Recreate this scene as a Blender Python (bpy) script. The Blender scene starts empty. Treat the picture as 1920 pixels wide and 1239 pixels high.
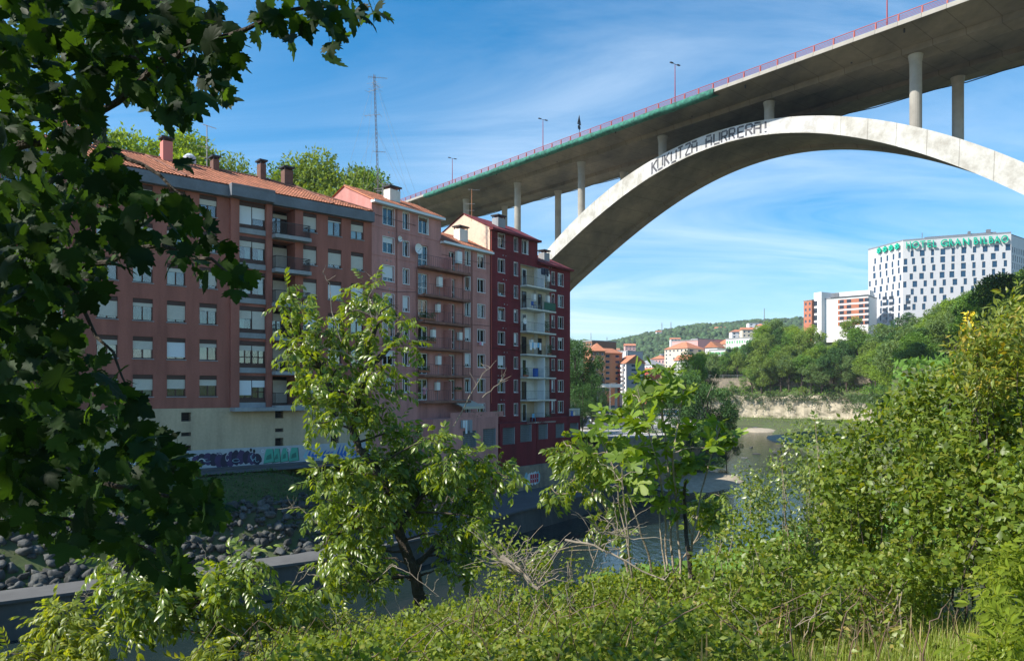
import bpy, math, random
import numpy as np
from mathutils import Vector, Matrix

# ---------------------------------------------------------------- camera, sky, sun
SC = bpy.context.scene
COL = SC.collection
F, CX, HY = 1390.0, 960.0, 735.0
random.seed(7)
RNG = np.random.default_rng(11)

cam = bpy.data.cameras.new('camera'); camo = bpy.data.objects.new('camera', cam); COL.objects.link(camo)
cam.sensor_width = 36; cam.lens = 36 * F / 1920; cam.shift_y = 115.5 / 1920
cam.clip_start = 0.1; cam.clip_end = 9000
camo.location = (0, 0, 0); camo.rotation_euler = (math.radians(90), 0, 0)
SC.camera = camo
SC.view_settings.view_transform = 'Standard'; SC.view_settings.look = 'None'
SC.view_settings.gamma = 1; SC.view_settings.use_curve_mapping = False
SC.view_settings.exposure = 0.70
SC.render.engine = 'CYCLES'
SC.cycles.max_bounces = 6; SC.cycles.diffuse_bounces = 3; SC.cycles.glossy_bounces = 3
SC.cycles.transmission_bounces = 4; SC.cycles.transparent_max_bounces = 8
SC.cycles.volume_bounces = 0; SC.cycles.volume_step_rate = 4; SC.cycles.volume_max_steps = 64

SUN = Vector((-0.94, -0.30, 0.95)).normalized()      # towards the sun
sun = bpy.data.lights.new('sun', 'SUN'); suno = bpy.data.objects.new('sun', sun); COL.objects.link(suno)
sun.energy = 5.0; sun.angle = math.radians(0.53); sun.color = (1.0, 0.94, 0.84)
suno.rotation_euler = (-SUN).to_track_quat('-Z', 'Y').to_euler()

W = bpy.data.worlds.new('World'); SC.world = W; W.use_nodes = True
nt = W.node_tree; nt.nodes.clear()
def N(t, **k):
    n = nt.nodes.new(t)
    for a, b in k.items(): setattr(n, a, b)
    return n
out = N('ShaderNodeOutputWorld'); bg = N('ShaderNodeBackground'); bg.inputs[1].default_value = 0.118
sky = N('ShaderNodeTexSky'); sky.sky_type = 'NISHITA'; sky.sun_disc = False
sky.sun_elevation = math.asin(SUN.z); sky.sun_rotation = math.atan2(SUN.x, SUN.y)
sky.air_density = 1.0; sky.dust_density = 0.5; sky.ozone_density = 3.2; sky.altitude = 50
tc = N('ShaderNodeTexCoord'); sep = N('ShaderNodeSeparateXYZ'); nt.links.new(tc.outputs['Generated'], sep.inputs[0])
def M2(op, a, b=None, clamp=False):
    n = N('ShaderNodeMath', operation=op); n.use_clamp = clamp
    for i, v in enumerate((a, b)):
        if v is None: continue
        if isinstance(v, (int, float)): n.inputs[i].default_value = v
        else: nt.links.new(v, n.inputs[i])
    return n.outputs[0]
zz = M2('ADD', M2('MAXIMUM', sep.outputs[2], 0.0), 0.16)
cu = M2('DIVIDE', sep.outputs[0], zz); cv = M2('DIVIDE', sep.outputs[1], zz)
cmb = N('ShaderNodeCombineXYZ'); nt.links.new(cu, cmb.inputs[0]); nt.links.new(cv, cmb.inputs[1])
mp = N('ShaderNodeMapping'); nt.links.new(cmb.outputs[0], mp.inputs[0])
mp.inputs['Rotation'].default_value = (0, 0, math.radians(28)); mp.inputs['Scale'].default_value = (0.55, 1.9, 1)
n1 = N('ShaderNodeTexNoise'); nt.links.new(mp.outputs[0], n1.inputs[0]); n1.inputs['Scale'].default_value = 0.9
n1.inputs['Detail'].default_value = 9; n1.inputs['Roughness'].default_value = 0.62; n1.inputs['Distortion'].default_value = 0.9
n2 = N('ShaderNodeTexNoise'); nt.links.new(cmb.outputs[0], n2.inputs[0]); n2.inputs['Scale'].default_value = 0.42; n2.inputs['Detail'].default_value = 3
r1 = N('ShaderNodeValToRGB'); nt.links.new(n1.outputs[0], r1.inputs[0])
r1.color_ramp.elements[0].position = 0.37; r1.color_ramp.elements[1].position = 0.69
r1.color_ramp.elements[0].color = (0, 0, 0, 1); r1.color_ramp.elements[1].color = (1, 1, 1, 1)
r2 = N('ShaderNodeValToRGB'); nt.links.new(n2.outputs[0], r2.inputs[0])
r2.color_ramp.elements[0].position = 0.36; r2.color_ramp.elements[1].position = 0.62
veil = M2('MULTIPLY', r1.outputs[0], r2.outputs[0])
low = M2('SUBTRACT', 1.0, M2('MULTIPLY', sep.outputs[2], 1.15), clamp=True)
fac = M2('MULTIPLY', veil, M2('MULTIPLY', low, 0.86), clamp=True)
hs = N('ShaderNodeHueSaturation'); hs.inputs['Hue'].default_value = 0.491; hs.inputs['Saturation'].default_value = 1.42; hs.inputs['Value'].default_value = 1.0
nt.links.new(sky.outputs[0], hs.inputs['Color'])
mx = N('ShaderNodeMixRGB'); nt.links.new(fac, mx.inputs[0]); nt.links.new(hs.outputs[0], mx.inputs[1])
mx.inputs[2].default_value = (6.4, 7.2, 7.9, 1)
nt.links.new(mx.outputs[0], bg.inputs[0]); nt.links.new(bg.outputs[0], out.inputs[0])

# ---------------------------------------------------------------- geometry helpers
def P(px, py, Y): return Vector(((px - CX) * Y / F, Y, (HY - py) * Y / F))
def PG(px, py, z): return P(px, py, -z * F / (py - HY))

def tag(o, label=None, cat=None, group=None, kind=None):
    if label: o['label'] = label
    if cat: o['category'] = cat
    if group: o['group'] = group
    if kind: o['kind'] = kind
    return o
def empty(name, loc=(0, 0, 0), rz=0, parent=None):
    o = bpy.data.objects.new(name, None); COL.objects.link(o); o.location = loc; o.rotation_euler = (0, 0, rz)
    o.empty_display_size = 0.2
    if parent: o.parent = parent
    return o
def mobj(name, me, parent=None, loc=None, rot=None, scale=None):
    o = bpy.data.objects.new(name, me); COL.objects.link(o)
    if parent: o.parent = parent
    if loc is not None: o.location = loc
    if rot is not None: o.rotation_euler = rot
    if scale is not None: o.scale = scale if hasattr(scale, '__len__') else (scale,) * 3
    return o
def copy_tree(o, parent=None):
    c = o.copy(); COL.objects.link(c); c.parent = parent
    for ch in list(KIDS.get(o.name, ())): copy_tree(ch, c)
    return c
def copy_thing(o):
    "copy of a thing with copies of its parts and sub-parts"
    c = o.copy(); COL.objects.link(c)
    for ch in list(o.children):
        d = ch.copy(); COL.objects.link(d); d.parent = c
        for g in list(ch.children):
            e = g.copy(); COL.objects.link(e); e.parent = d
    return c

class MB:
    def __init__(s): s.v = []; s.f = []; s.m = []; s.T = None
    def add(s, vs, fs, mi=0):
        n = len(s.v)
        if s.T is not None: vs = [s.T @ Vector(v) for v in vs]
        s.v.extend([tuple(v) for v in vs]); s.f.extend([tuple(i + n for i in f) for f in fs]); s.m.extend([mi] * len(fs))
    def box(s, x0, x1, y0, y1, z0, z1, mi=0):
        s.add([(x0, y0, z0), (x1, y0, z0), (x1, y1, z0), (x0, y1, z0), (x0, y0, z1), (x1, y0, z1), (x1, y1, z1), (x0, y1, z1)],
              [(0, 3, 2, 1), (4, 5, 6, 7), (0, 1, 5, 4), (1, 2, 6, 5), (2, 3, 7, 6), (3, 0, 4, 7)], mi)
    def bar(s, a, b, w, h=None, mi=0, up=(0, 0, 1)):
        h = h or w; a = Vector(a); b = Vector(b); d = (b - a).normalized(); u = Vector(up)
        if abs(d.dot(u)) > 0.95: u = Vector((1, 0, 0))
        x = d.cross(u).normalized() * w / 2; y = x.cross(d).normalized() * h / 2
        s.add([a - x - y, a + x - y, a + x + y, a - x + y, b - x - y, b + x - y, b + x + y, b - x + y],
              [(0, 3, 2, 1), (4, 5, 6, 7), (0, 1, 5, 4), (1, 2, 6, 5), (2, 3, 7, 6), (3, 0, 4, 7)], mi)
    def tube(s, pts, rad, n=6, mi=0, cap=True):
        pts = [Vector(p) for p in pts]; k = len(pts)
        if not hasattr(rad, '__len__'): rad = [rad] * k
        vs = []; fs = []; ref = Vector((0.31, 0.95, 0.12))
        for i, p in enumerate(pts):
            d = (pts[min(i + 1, k - 1)] - pts[max(i - 1, 0)])
            d = d.normalized() if d.length > 1e-9 else Vector((0, 0, 1))
            x = d.cross(ref); x = x.normalized() if x.length > 1e-3 else d.orthogonal().normalized(); y = d.cross(x)
            for j in range(n):
                a = 2 * math.pi * j / n; vs.append(p + (x * math.cos(a) + y * math.sin(a)) * rad[i])
        for i in range(k - 1):
            for j in range(n):
                a, b = i * n + j, i * n + (j + 1) % n; fs.append((a, b, b + n, a + n))
        if cap: fs.append(tuple(range(n))[::-1]); fs.append(tuple(range((k - 1) * n, k * n)))
        s.add(vs, fs, mi)
    def prism(s, poly, z0, z1, mi=0):
        n = len(poly)
        s.add([(x, y, z0) for x, y in poly] + [(x, y, z1) for x, y in poly],
              [tuple(range(n))[::-1], tuple(range(n, 2 * n))] + [(i, (i + 1) % n, (i + 1) % n + n, i + n) for i in range(n)], mi)
    def mesh(s, name, mats, smooth=False):
        me = bpy.data.meshes.new(name); me.from_pydata(s.v, [], s.f)
        for m in (mats if isinstance(mats, (list, tuple)) else [mats]): me.materials.append(m)
        if any(s.m): me.polygons.foreach_set('material_index', s.m)
        if smooth: me.polygons.foreach_set('use_smooth', [True] * len(s.f))
        me.update(); return me
    def build(s, name, mats, parent=None, smooth=False, loc=None, rot=None):
        return mobj(name, s.mesh(name, mats, smooth), parent, loc, rot)

def np_mesh(name, V, T, mat, smooth=False, mi=None):
    "fast mesh from arrays: V (n,3), T (m,k) faces of one size"
    V = np.asarray(V, dtype=np.float32).reshape(-1, 3); T = np.asarray(T, dtype=np.int32); k = T.shape[1]
    me = bpy.data.meshes.new(name)
    me.vertices.add(len(V)); me.vertices.foreach_set('co', V.ravel())
    me.loops.add(T.size); me.loops.foreach_set('vertex_index', T.ravel())
    me.polygons.add(len(T)); me.polygons.foreach_set('loop_start', np.arange(0, T.size, k, dtype=np.int32))
    try: me.polygons.foreach_set('loop_total', np.full(len(T), k, dtype=np.int32))
    except Exception: pass
    for m in (mat if isinstance(mat, (list, tuple)) else [mat]): me.materials.append(m)
    if mi is not None: me.polygons.foreach_set('material_index', np.asarray(mi, dtype=np.int32))
    if smooth: me.polygons.foreach_set('use_smooth', np.ones(len(T), dtype=bool))
    me.update(calc_edges=True); return me

def unit(a):
    a = np.asarray(a, float); return a / np.maximum(np.linalg.norm(a, axis=-1, keepdims=True), 1e-9)
def frames(t, n):
    "columns x (across), y (tip direction), z (normal) for arrays of tips and rough normals"
    y = unit(t); x = unit(np.cross(y, n)); z = np.cross(x, y)
    return np.stack([x, y, z], axis=-1)
def scatter(base, C, R, S):
    "many copies of base (V,T) -> one vertex and face array"
    bv, bt = base; n = len(C); S = np.broadcast_to(np.asarray(S, float).reshape(-1, 1, 1), (n, 1, 1))
    V = np.einsum('nij,kj->nki', R, bv) * S + np.asarray(C)[:, None, :]
    T = bt[None, :, :] + (np.arange(n) * len(bv))[:, None, None]
    return V.reshape(-1, 3), T.reshape(-1, bt.shape[1])
def rdir(n, rng=RNG): return unit(rng.normal(size=(n, 3)))

# ---------------------------------------------------------------- materials
MATS = {}
def mat(name, col, rough=0.8, metal=0.0, var=0.0, scale=3.0, bump=0.0, bscale=20.0, spec=None, island=0.0, col2=None, trans=0.0, tcol=None, streak=False, coord='Object', sheen=0, emit=None):
    if name in MATS: return MATS[name]
    m = bpy.data.materials.new(name); m.use_nodes = True; t = m.node_tree; b = t.nodes['Principled BSDF']
    b.inputs['Roughness'].default_value = rough; b.inputs['Metallic'].default_value = metal
    if spec is not None: b.inputs['Specular IOR Level'].default_value = spec
    c = (*col, 1); b.inputs['Base Color'].default_value = c; src = None
    tcn = t.nodes.new('ShaderNodeTexCoord')
    def mix(f, a, bb, bt='MIX'):
        n = t.nodes.new('ShaderNodeMixRGB'); n.blend_type = bt
        for i, v in enumerate((f, a, bb)):
            if isinstance(v, (int, float)): n.inputs[i].default_value = v
            elif isinstance(v, tuple): n.inputs[i].default_value = v
            else: t.links.new(v, n.inputs[i])
        return n.outputs[0]
    cur = c
    if col2 is not None or var:
        nz = t.nodes.new('ShaderNodeTexNoise'); nz.inputs['Scale'].default_value = scale; nz.inputs['Detail'].default_value = 7; nz.inputs['Roughness'].default_value = 0.62
        if streak:
            mpn = t.nodes.new('ShaderNodeMapping'); mpn.inputs['Scale'].default_value = streak if isinstance(streak, tuple) else (1, 1, 0.16)
            t.links.new(tcn.outputs[coord], mpn.inputs[0]); t.links.new(mpn.outputs[0], nz.inputs['Vector'])
        else: t.links.new(tcn.outputs[coord], nz.inputs['Vector'])
        rp = t.nodes.new('ShaderNodeValToRGB'); rp.color_ramp.elements[0].position = 0.36; rp.color_ramp.elements[1].position = 0.66
        t.links.new(nz.outputs[0], rp.inputs[0])
        c2 = (*col2, 1) if col2 is not None else tuple(max(0, x * (1 - var)) for x in col) + (1,)
        cur = mix(rp.outputs[0], c, c2)
        nz2 = t.nodes.new('ShaderNodeTexNoise'); nz2.inputs['Scale'].default_value = scale * 9; nz2.inputs['Detail'].default_value = 5
        t.links.new(tcn.outputs[coord], nz2.inputs['Vector'])
        rp2 = t.nodes.new('ShaderNodeMapRange'); rp2.inputs[3].default_value = 0.82; rp2.inputs[4].default_value = 1.16
        t.links.new(nz2.outputs[0], rp2.inputs[0])
        cur = mix(1.0, cur, rp2.outputs[0], 'MULTIPLY')
    if island:
        g = t.nodes.new('ShaderNodeNewGeometry'); oi = t.nodes.new('ShaderNodeObjectInfo')
        ad = t.nodes.new('ShaderNodeMath'); ad.operation = 'ADD'; t.links.new(g.outputs['Random Per Island'], ad.inputs[0]); t.links.new(oi.outputs['Random'], ad.inputs[1])
        fr = t.nodes.new('ShaderNodeMath'); fr.operation = 'FRACT'; t.links.new(ad.outputs[0], fr.inputs[0])
        mr = t.nodes.new('ShaderNodeMapRange'); mr.inputs[3].default_value = 1 - island; mr.inputs[4].default_value = 1 + island
        t.links.new(fr.outputs[0], mr.inputs[0]); cur = mix(1.0, cur, mr.outputs[0], 'MULTIPLY')
        if tcol is not None:
            mr2 = t.nodes.new('ShaderNodeMapRange'); mr2.inputs[1].default_value = 0.70; mr2.inputs[2].default_value = 1.0; mr2.inputs[4].default_value = 0.75
            t.links.new(fr.outputs[0], mr2.inputs[0]); cur = mix(mr2.outputs[0], cur, (*tcol, 1))
    if not isinstance(cur, tuple): t.links.new(cur, b.inputs['Base Color'])
    if bump:
        nb = t.nodes.new('ShaderNodeTexNoise'); nb.inputs['Scale'].default_value = bscale; nb.inputs['Detail'].default_value = 6; t.links.new(tcn.outputs[coord], nb.inputs['Vector'])
        bp = t.nodes.new('ShaderNodeBump'); bp.inputs['Strength'].default_value = bump; bp.inputs['Distance'].default_value = 0.05
        t.links.new(nb.outputs[0], bp.inputs['Height']); t.links.new(bp.outputs[0], b.inputs['Normal'])
    if trans:
        o = t.nodes['Material Output']; tr = t.nodes.new('ShaderNodeBsdfTranslucent'); ms = t.nodes.new('ShaderNodeMixShader'); ms.inputs[0].default_value = trans
        if isinstance(cur, tuple): tr.inputs[0].default_value = (min(1, c[0] * 2.2), min(1, c[1] * 2.2), c[2] * 0.8, 1)
        else:
            q = mix(1.0, cur, (2.6, 2.3, 0.5, 1), 'MULTIPLY'); t.links.new(q, tr.inputs[0])
        t.links.new(b.outputs[0], ms.inputs[1]); t.links.new(tr.outputs[0], ms.inputs[2]); t.links.new(ms.outputs[0], o.inputs[0])
    MATS[name] = m; return m

def glass_mat(name, tint=(0.75, 0.85, 0.85), refl=0.35):
    m = bpy.data.materials.new(name); m.use_nodes = True; t = m.node_tree; t.nodes.clear()
    o = t.nodes.new('ShaderNodeOutputMaterial'); a = t.nodes.new('ShaderNodeBsdfTransparent'); g = t.nodes.new('ShaderNodeBsdfGlossy'); x = t.nodes.new('ShaderNodeMixShader')
    a.inputs[0].default_value = (*tint, 1); g.inputs['Roughness'].default_value = 0.03; g.inputs['Color'].default_value = (0.85, 0.9, 0.92, 1)
    fr = t.nodes.new('ShaderNodeFresnel'); fr.inputs[0].default_value = 1.6
    mr = t.nodes.new('ShaderNodeMapRange'); mr.inputs[3].default_value = refl * 0.16; mr.inputs[4].default_value = 1.0
    t.links.new(fr.outputs[0], mr.inputs[0]); t.links.new(mr.outputs[0], x.inputs[0])
    t.links.new(a.outputs[0], x.inputs[1]); t.links.new(g.outputs[0], x.inputs[2]); t.links.new(x.outputs[0], o.inputs[0])
    MATS[name] = m; return m

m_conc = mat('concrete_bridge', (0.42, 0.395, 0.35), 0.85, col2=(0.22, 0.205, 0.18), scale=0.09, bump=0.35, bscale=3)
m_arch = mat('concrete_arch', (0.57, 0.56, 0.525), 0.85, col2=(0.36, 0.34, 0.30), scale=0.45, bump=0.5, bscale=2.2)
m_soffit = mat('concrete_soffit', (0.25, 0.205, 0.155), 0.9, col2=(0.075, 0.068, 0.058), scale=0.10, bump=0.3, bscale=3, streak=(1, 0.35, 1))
m_redpaint = mat('red_railing', (0.30, 0.035, 0.04), 0.5)
m_redpost = mat('red_post', (0.42, 0.07, 0.04), 0.55)
m_net = mat('green_net', (0.035, 0.22, 0.16), 0.85, var=0.75, scale=1.3, bump=0.5, bscale=8)
m_black = mat('black_metal', (0.018, 0.018, 0.02), 0.5)
m_dark = mat('opening_shade', (0.012, 0.012, 0.013), 0.9)  # near-black colour stands in for the shade of unlit rooms
m_brick = mat('terracotta_wall', (0.38, 0.134, 0.098), 0.9, var=0.34, scale=0.9, bump=0.25, bscale=9, streak=True)
m_pink = mat('pink_render', (0.60, 0.272, 0.238), 0.9, var=0.36, scale=0.8, bump=0.2, bscale=9, streak=True)
m_red = mat('crimson_render', (0.19, 0.018, 0.026), 0.88, var=0.40, scale=0.8, bump=0.2, bscale=9, streak=True)
m_cream = mat('cream_render', (0.58, 0.45, 0.30), 0.9, var=0.28, scale=0.6, bump=0.15, bscale=9, streak=True)
m_whitewall = mat('white_render', (0.72, 0.70, 0.64), 0.9, var=0.15, scale=0.5, streak=True)
m_gable = mat('peach_render', (0.74, 0.56, 0.42), 0.9, var=0.14, scale=0.4, streak=True)
m_gray = mat('grey_cement', (0.34, 0.35, 0.36), 0.85, var=0.3, scale=0.6, streak=True)
m_fascia = mat('slate_fascia', (0.17, 0.185, 0.21), 0.7, var=0.3, scale=0.7)
m_tile = mat('roof_tile', (0.60, 0.235, 0.13), 0.85, var=0.35, scale=0.8, island=0.22)
m_brownf = mat('brown_frame', (0.07, 0.030, 0.022), 0.6, var=0.3, scale=2)
m_whitef = mat('white_frame', (0.74, 0.75, 0.76), 0.5)
m_blind = mat('blind_beige', (0.60, 0.57, 0.50), 0.7, var=0.1, scale=3)
m_blind2 = mat('blind_white', (0.72, 0.75, 0.78), 0.7)
m_blindb = mat('blind_brown', (0.17, 0.095, 0.06), 0.8)
m_curtain = mat('curtain', (0.55, 0.56, 0.54), 0.9, var=0.25, scale=6, streak=True)
m_glass = glass_mat('window_glass')
m_block = mat('glass_block', (0.13, 0.16, 0.15), 0.15, var=0.4, scale=2)
m_stone = mat('rubble_stone', (0.33, 0.27, 0.19), 0.95, col2=(0.17, 0.145, 0.115), scale=0.7, bump=0.9, bscale=3.2)
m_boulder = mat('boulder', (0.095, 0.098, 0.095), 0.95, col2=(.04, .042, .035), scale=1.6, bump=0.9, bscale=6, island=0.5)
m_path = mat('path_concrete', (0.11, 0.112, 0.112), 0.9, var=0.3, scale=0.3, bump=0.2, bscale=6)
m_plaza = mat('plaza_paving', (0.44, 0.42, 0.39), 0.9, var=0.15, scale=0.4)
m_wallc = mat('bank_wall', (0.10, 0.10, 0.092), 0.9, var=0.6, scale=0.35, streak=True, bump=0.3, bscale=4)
m_asph = mat('asphalt', (0.06, 0.06, 0.062), 0.85, var=0.2, scale=1)
m_grassg = mat('ground_soil', (0.065, 0.10, 0.028), 1, col2=(0.075, 0.075, 0.035), scale=0.25, bump=0.8, bscale=3)
m_bankgrass = mat('bank_turf', (0.045, 0.085, 0.02), 1, var=0.4, scale=1.5, bump=1, bscale=8)
m_gravel = mat('gravel', (0.46, 0.39, 0.29), 1, var=0.35, scale=1.2, bump=1, bscale=9)
m_cliff = mat('cliff_rock', (0.52, 0.45, 0.34), 0.95, col2=(0.27, 0.24, 0.17), scale=0.30, bump=1, bscale=1.5, streak=(1, 1, 0.3))
m_bark = mat('bark', (0.075, 0.060, 0.045), 0.95, var=0.4, scale=6, bump=0.9, bscale=30)
m_barkpale = mat('bark_pale', (0.34, 0.28, 0.20), 0.9, var=0.4, scale=8, bump=0.5, bscale=30)
m_twig = mat('dead_twig', (0.30, 0.25, 0.19), 0.9, var=0.3, scale=8)

def add_joints(m, dirv, step, wid=.03, dark=.45):
    "pour joints: thin dark recessed lines across a direction"
    t = m.node_tree; b = t.nodes['Principled BSDF']; tcx = t.nodes.new('ShaderNodeTexCoord'); vm = t.nodes.new('ShaderNodeVectorMath'); vm.operation = 'DOT_PRODUCT'; vm.inputs[1].default_value = tuple(v / step for v in dirv)
    t.links.new(tcx.outputs['Object'], vm.inputs[0]); fr = t.nodes.new('ShaderNodeMath'); fr.operation = 'FRACT'; t.links.new(vm.outputs['Value'], fr.inputs[0])
    lt = t.nodes.new('ShaderNodeMath'); lt.operation = 'LESS_THAN'; t.links.new(fr.outputs[0], lt.inputs[0]); lt.inputs[1].default_value = wid
    src = b.inputs['Base Color'].links[0].from_socket; mxx = t.nodes.new('ShaderNodeMixRGB'); mxx.blend_type = 'MULTIPLY'; mu = t.nodes.new('ShaderNodeMath'); mu.operation = 'MULTIPLY'; t.links.new(lt.outputs[0], mu.inputs[0]); mu.inputs[1].default_value = 1 - dark
    t.links.new(mu.outputs[0], mxx.inputs[0]); t.links.new(src, mxx.inputs[1]); mxx.inputs[2].default_value = (0.35, .33, .30, 1); t.links.new(mxx.outputs[0], b.inputs['Base Color'])
for mm in (m_arch, m_soffit): add_joints(mm, (-.58, .815, .04), 4.3)
add_joints(m_wallc, (.8, .6, 0), 5.0, .02)
# ---------------------------------------------------------------- terrain
LE = [(-90, 6), (-60, 18), (-40, 29.5), (-26.5, 38.4), (-12.5, 48), (-5, 57.5), (0, 66.7), (6.5, 76.3), (11, 84), (15, 92), (20, 100), (28, 112), (44, 150), (56, 190), (68, 230), (76, 262), (66, 282), (30, 296), (-30, 306)]
RE = [(-90, -16), (-60, 4), (-40, 17), (-22, 28), (-8, 34), (6, 43), (18, 54), (28, 68), (37, 88), (46, 108), (54, 130), (62, 155), (69, 185), (78, 222), (90, 255), (94, 283), (78, 302), (40, 318), (-30, 330)]
CL = [(62, 120), (78, 150), (96, 190), (118, 240), (139, 303), (105, 333), (60, 350), (-40, 372)]
def sdist(poly, X, Y):
    best = np.full(X.shape, 1e9); sg = np.zeros(X.shape)
    for (ax, ay), (bx, by) in zip(poly, poly[1:]):
        dx, dy = bx - ax, by - ay; L2 = dx * dx + dy * dy
        t = np.clip(((X - ax) * dx + (Y - ay) * dy) / L2, 0, 1)
        d = np.hypot(X - ax - t * dx, Y - ay - t * dy); c = dx * (Y - ay) - dy * (X - ax)
        k = d < best - 1e-6; best = np.where(k, d, best); sg = np.where(k, np.sign(c), sg)
    return best * np.where(sg == 0, 1, sg)          # + is left of the line
def ss(a, b, x): t = np.clip((x - a) / (b - a), 0, 1); return t * t * (3 - 2 * t)
def vnoise(X, Y, s, seed=0):
    r = 0
    for k, (a, b, c, d) in enumerate([(1.0, .7, .3, .9), (2.1, -1.3, 1.7, .4), (-3.1, 2.3, 2.2, 3.9), (4.7, 5.3, -4.1, 3.3)]):
        r = r + np.sin(X / s * a + Y / s * b + seed + k * 2.1) * np.cos(X / s * c - Y / s * d + seed * 1.7 + k) / (k + 1)
    return r / 2
def H(X, Y):
    X = np.asarray(X, float); Y = np.asarray(Y, float)
    dl = sdist(LE, X, Y); dr = -sdist(RE, X, Y); dc = -sdist(CL, X, Y)
    bed = np.full(X.shape, -14.2)
    # left bank
    rock = -11.3 + 3.2 * ss(3.2, 7.6, dl) + 1.95 * ss(7.4, 10.4, dl)
    flat = np.where(dl < 13.5, -11.3, -6.2)
    zone = ss(63.5, 67, Y - 0.35 * X)
    left = rock * (1 - zone) + flat * zone
    far = ss(97, 103, Y)
    left = left * (1 - far) + (-11.5 + 5.3 * ss(4, 9, dl)) * far
    hill = 22 * ss(22, 62, dl) * (1 - ss(115, 170, Y) * 0.8) + 10 * ss(60, 200, dl)
    left = np.where(dl > 20, left + hill, left)
    left = np.where(dl > 1.5, left, bed)
    # right bank, near
    g = -1.75 - np.maximum(Y - 3.0, 0) * np.clip(0.285 - 0.016 * X, 0.13, 0.42)
    g = np.minimum(g, -1.6 - 0.0 * X) + 0.10 * vnoise(X, Y, 1.3, 3)
    prof = -13.6 + 0.43 * np.clip(dr, 0, 26) + 0.1 * np.clip(dr - 26, 0, 60)
    near = g * (1 - ss(9, 20, Y)) + np.minimum(prof, 30) * ss(9, 20, Y)
    behind = ss(0.5, -6, Y); near = near * (1 - behind) + (-1.7 + 0.12 * np.clip(-Y, 0, 60)) * behind
    # right bank, far
    up = -2.5 + 4.5 * ss(0, 9, dc) + 4.2 * ss(12.2, 13.2, dc) + 12 * ss(13.5, 42, dc) + 8 * ss(42, 110, dc) + 0.9 * vnoise(X, Y, 9)
    pxx = CX + F * X / np.maximum(Y, 1); kk = 1 - (1 - (.12 + .88 * ss(1235, 1430, pxx))) * ss(318, 350, Y); up = -2.5 + (up + 2.5) * kk
    shore = -12.9 + 1.6 * ss(0, 9, dr)
    fr = np.where(dc > 2.9, up, shore)
    w = ss(70, 118, Y)
    right = near * (1 - w) + fr * w
    dist = ss(200, 60, Y)
    z = np.where(dr > -0.3, right, left)
    return z
def Hs(x, y): return float(H(np.array([x]), np.array([y]))[0])

def grid_mesh(name, xs, ys, mt, fn, kind='structure'):
    X, Y = np.meshgrid(xs, ys); Z = fn(X, Y); V = np.stack([X, Y, Z], -1).reshape(-1, 3)
    nx, ny = len(xs), len(ys); i = np.arange(nx * ny).reshape(ny, nx)
    T = np.stack([i[:-1, :-1], i[:-1, 1:], i[1:, 1:], i[1:, :-1]], -1).reshape(-1, 4)
    o = mobj(name, np_mesh(name, V, T, mt, smooth=True)); tag(o, kind=kind); return o
xs = np.concatenate([np.arange(-170, -40, 4), np.arange(-40, 0, .5), np.arange(0, 150, 1.25), np.arange(150, 420, 5)])
ys = np.concatenate([np.arange(-40, 0, 3), np.arange(0, 30, 1.0), np.arange(30, 70, .5), np.arange(70, 120, 1.0), np.arange(120, 470, 2.5)])
grid_mesh('ground', xs, ys, m_grassg, H)

RIDGE = [(-3000, 648), (900, 646), (1070, 642), (1100, 637), (1125, 641), (1180, 632), (1215, 624), (1250, 618), (1300, 611), (1400, 603), (1500, 597), (1600, 590), (1750, 580), (2300, 560), (6000, 600)]
def HH(X, Y):
    px = CX + F * X / Y; yr = np.interp(px, [a for a, b in RIDGE], [b for a, b in RIDGE]) + 10
    top = (HY - yr) * 1500 / F
    t = ss(430, 1500, Y); z = -7 + (top + 7) * t ** 1.25 + 9 * vnoise(X, Y, 75, 2) * ss(430, 700, Y) * (1 - ss(1200, 1500, Y)) + 2.5 * vnoise(X, Y, 22, 5) * ss(430, 700, Y)
    z = z - 60 * ss(1500, 2600, Y)
    right = ss(90, 240, X) * 24 * (1 - ss(430, 800, Y))
    return z + right
m_hill = mat('hillside', (0.040, 0.075, 0.028), 1, col2=(0.07, 0.105, 0.035), scale=0.012, bump=1, bscale=0.15)
grid_mesh('hills', np.arange(-2200, 3600, 30), np.concatenate([np.arange(425, 1600, 14), np.arange(1600, 2650, 100)]), m_hill, HH)

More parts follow.
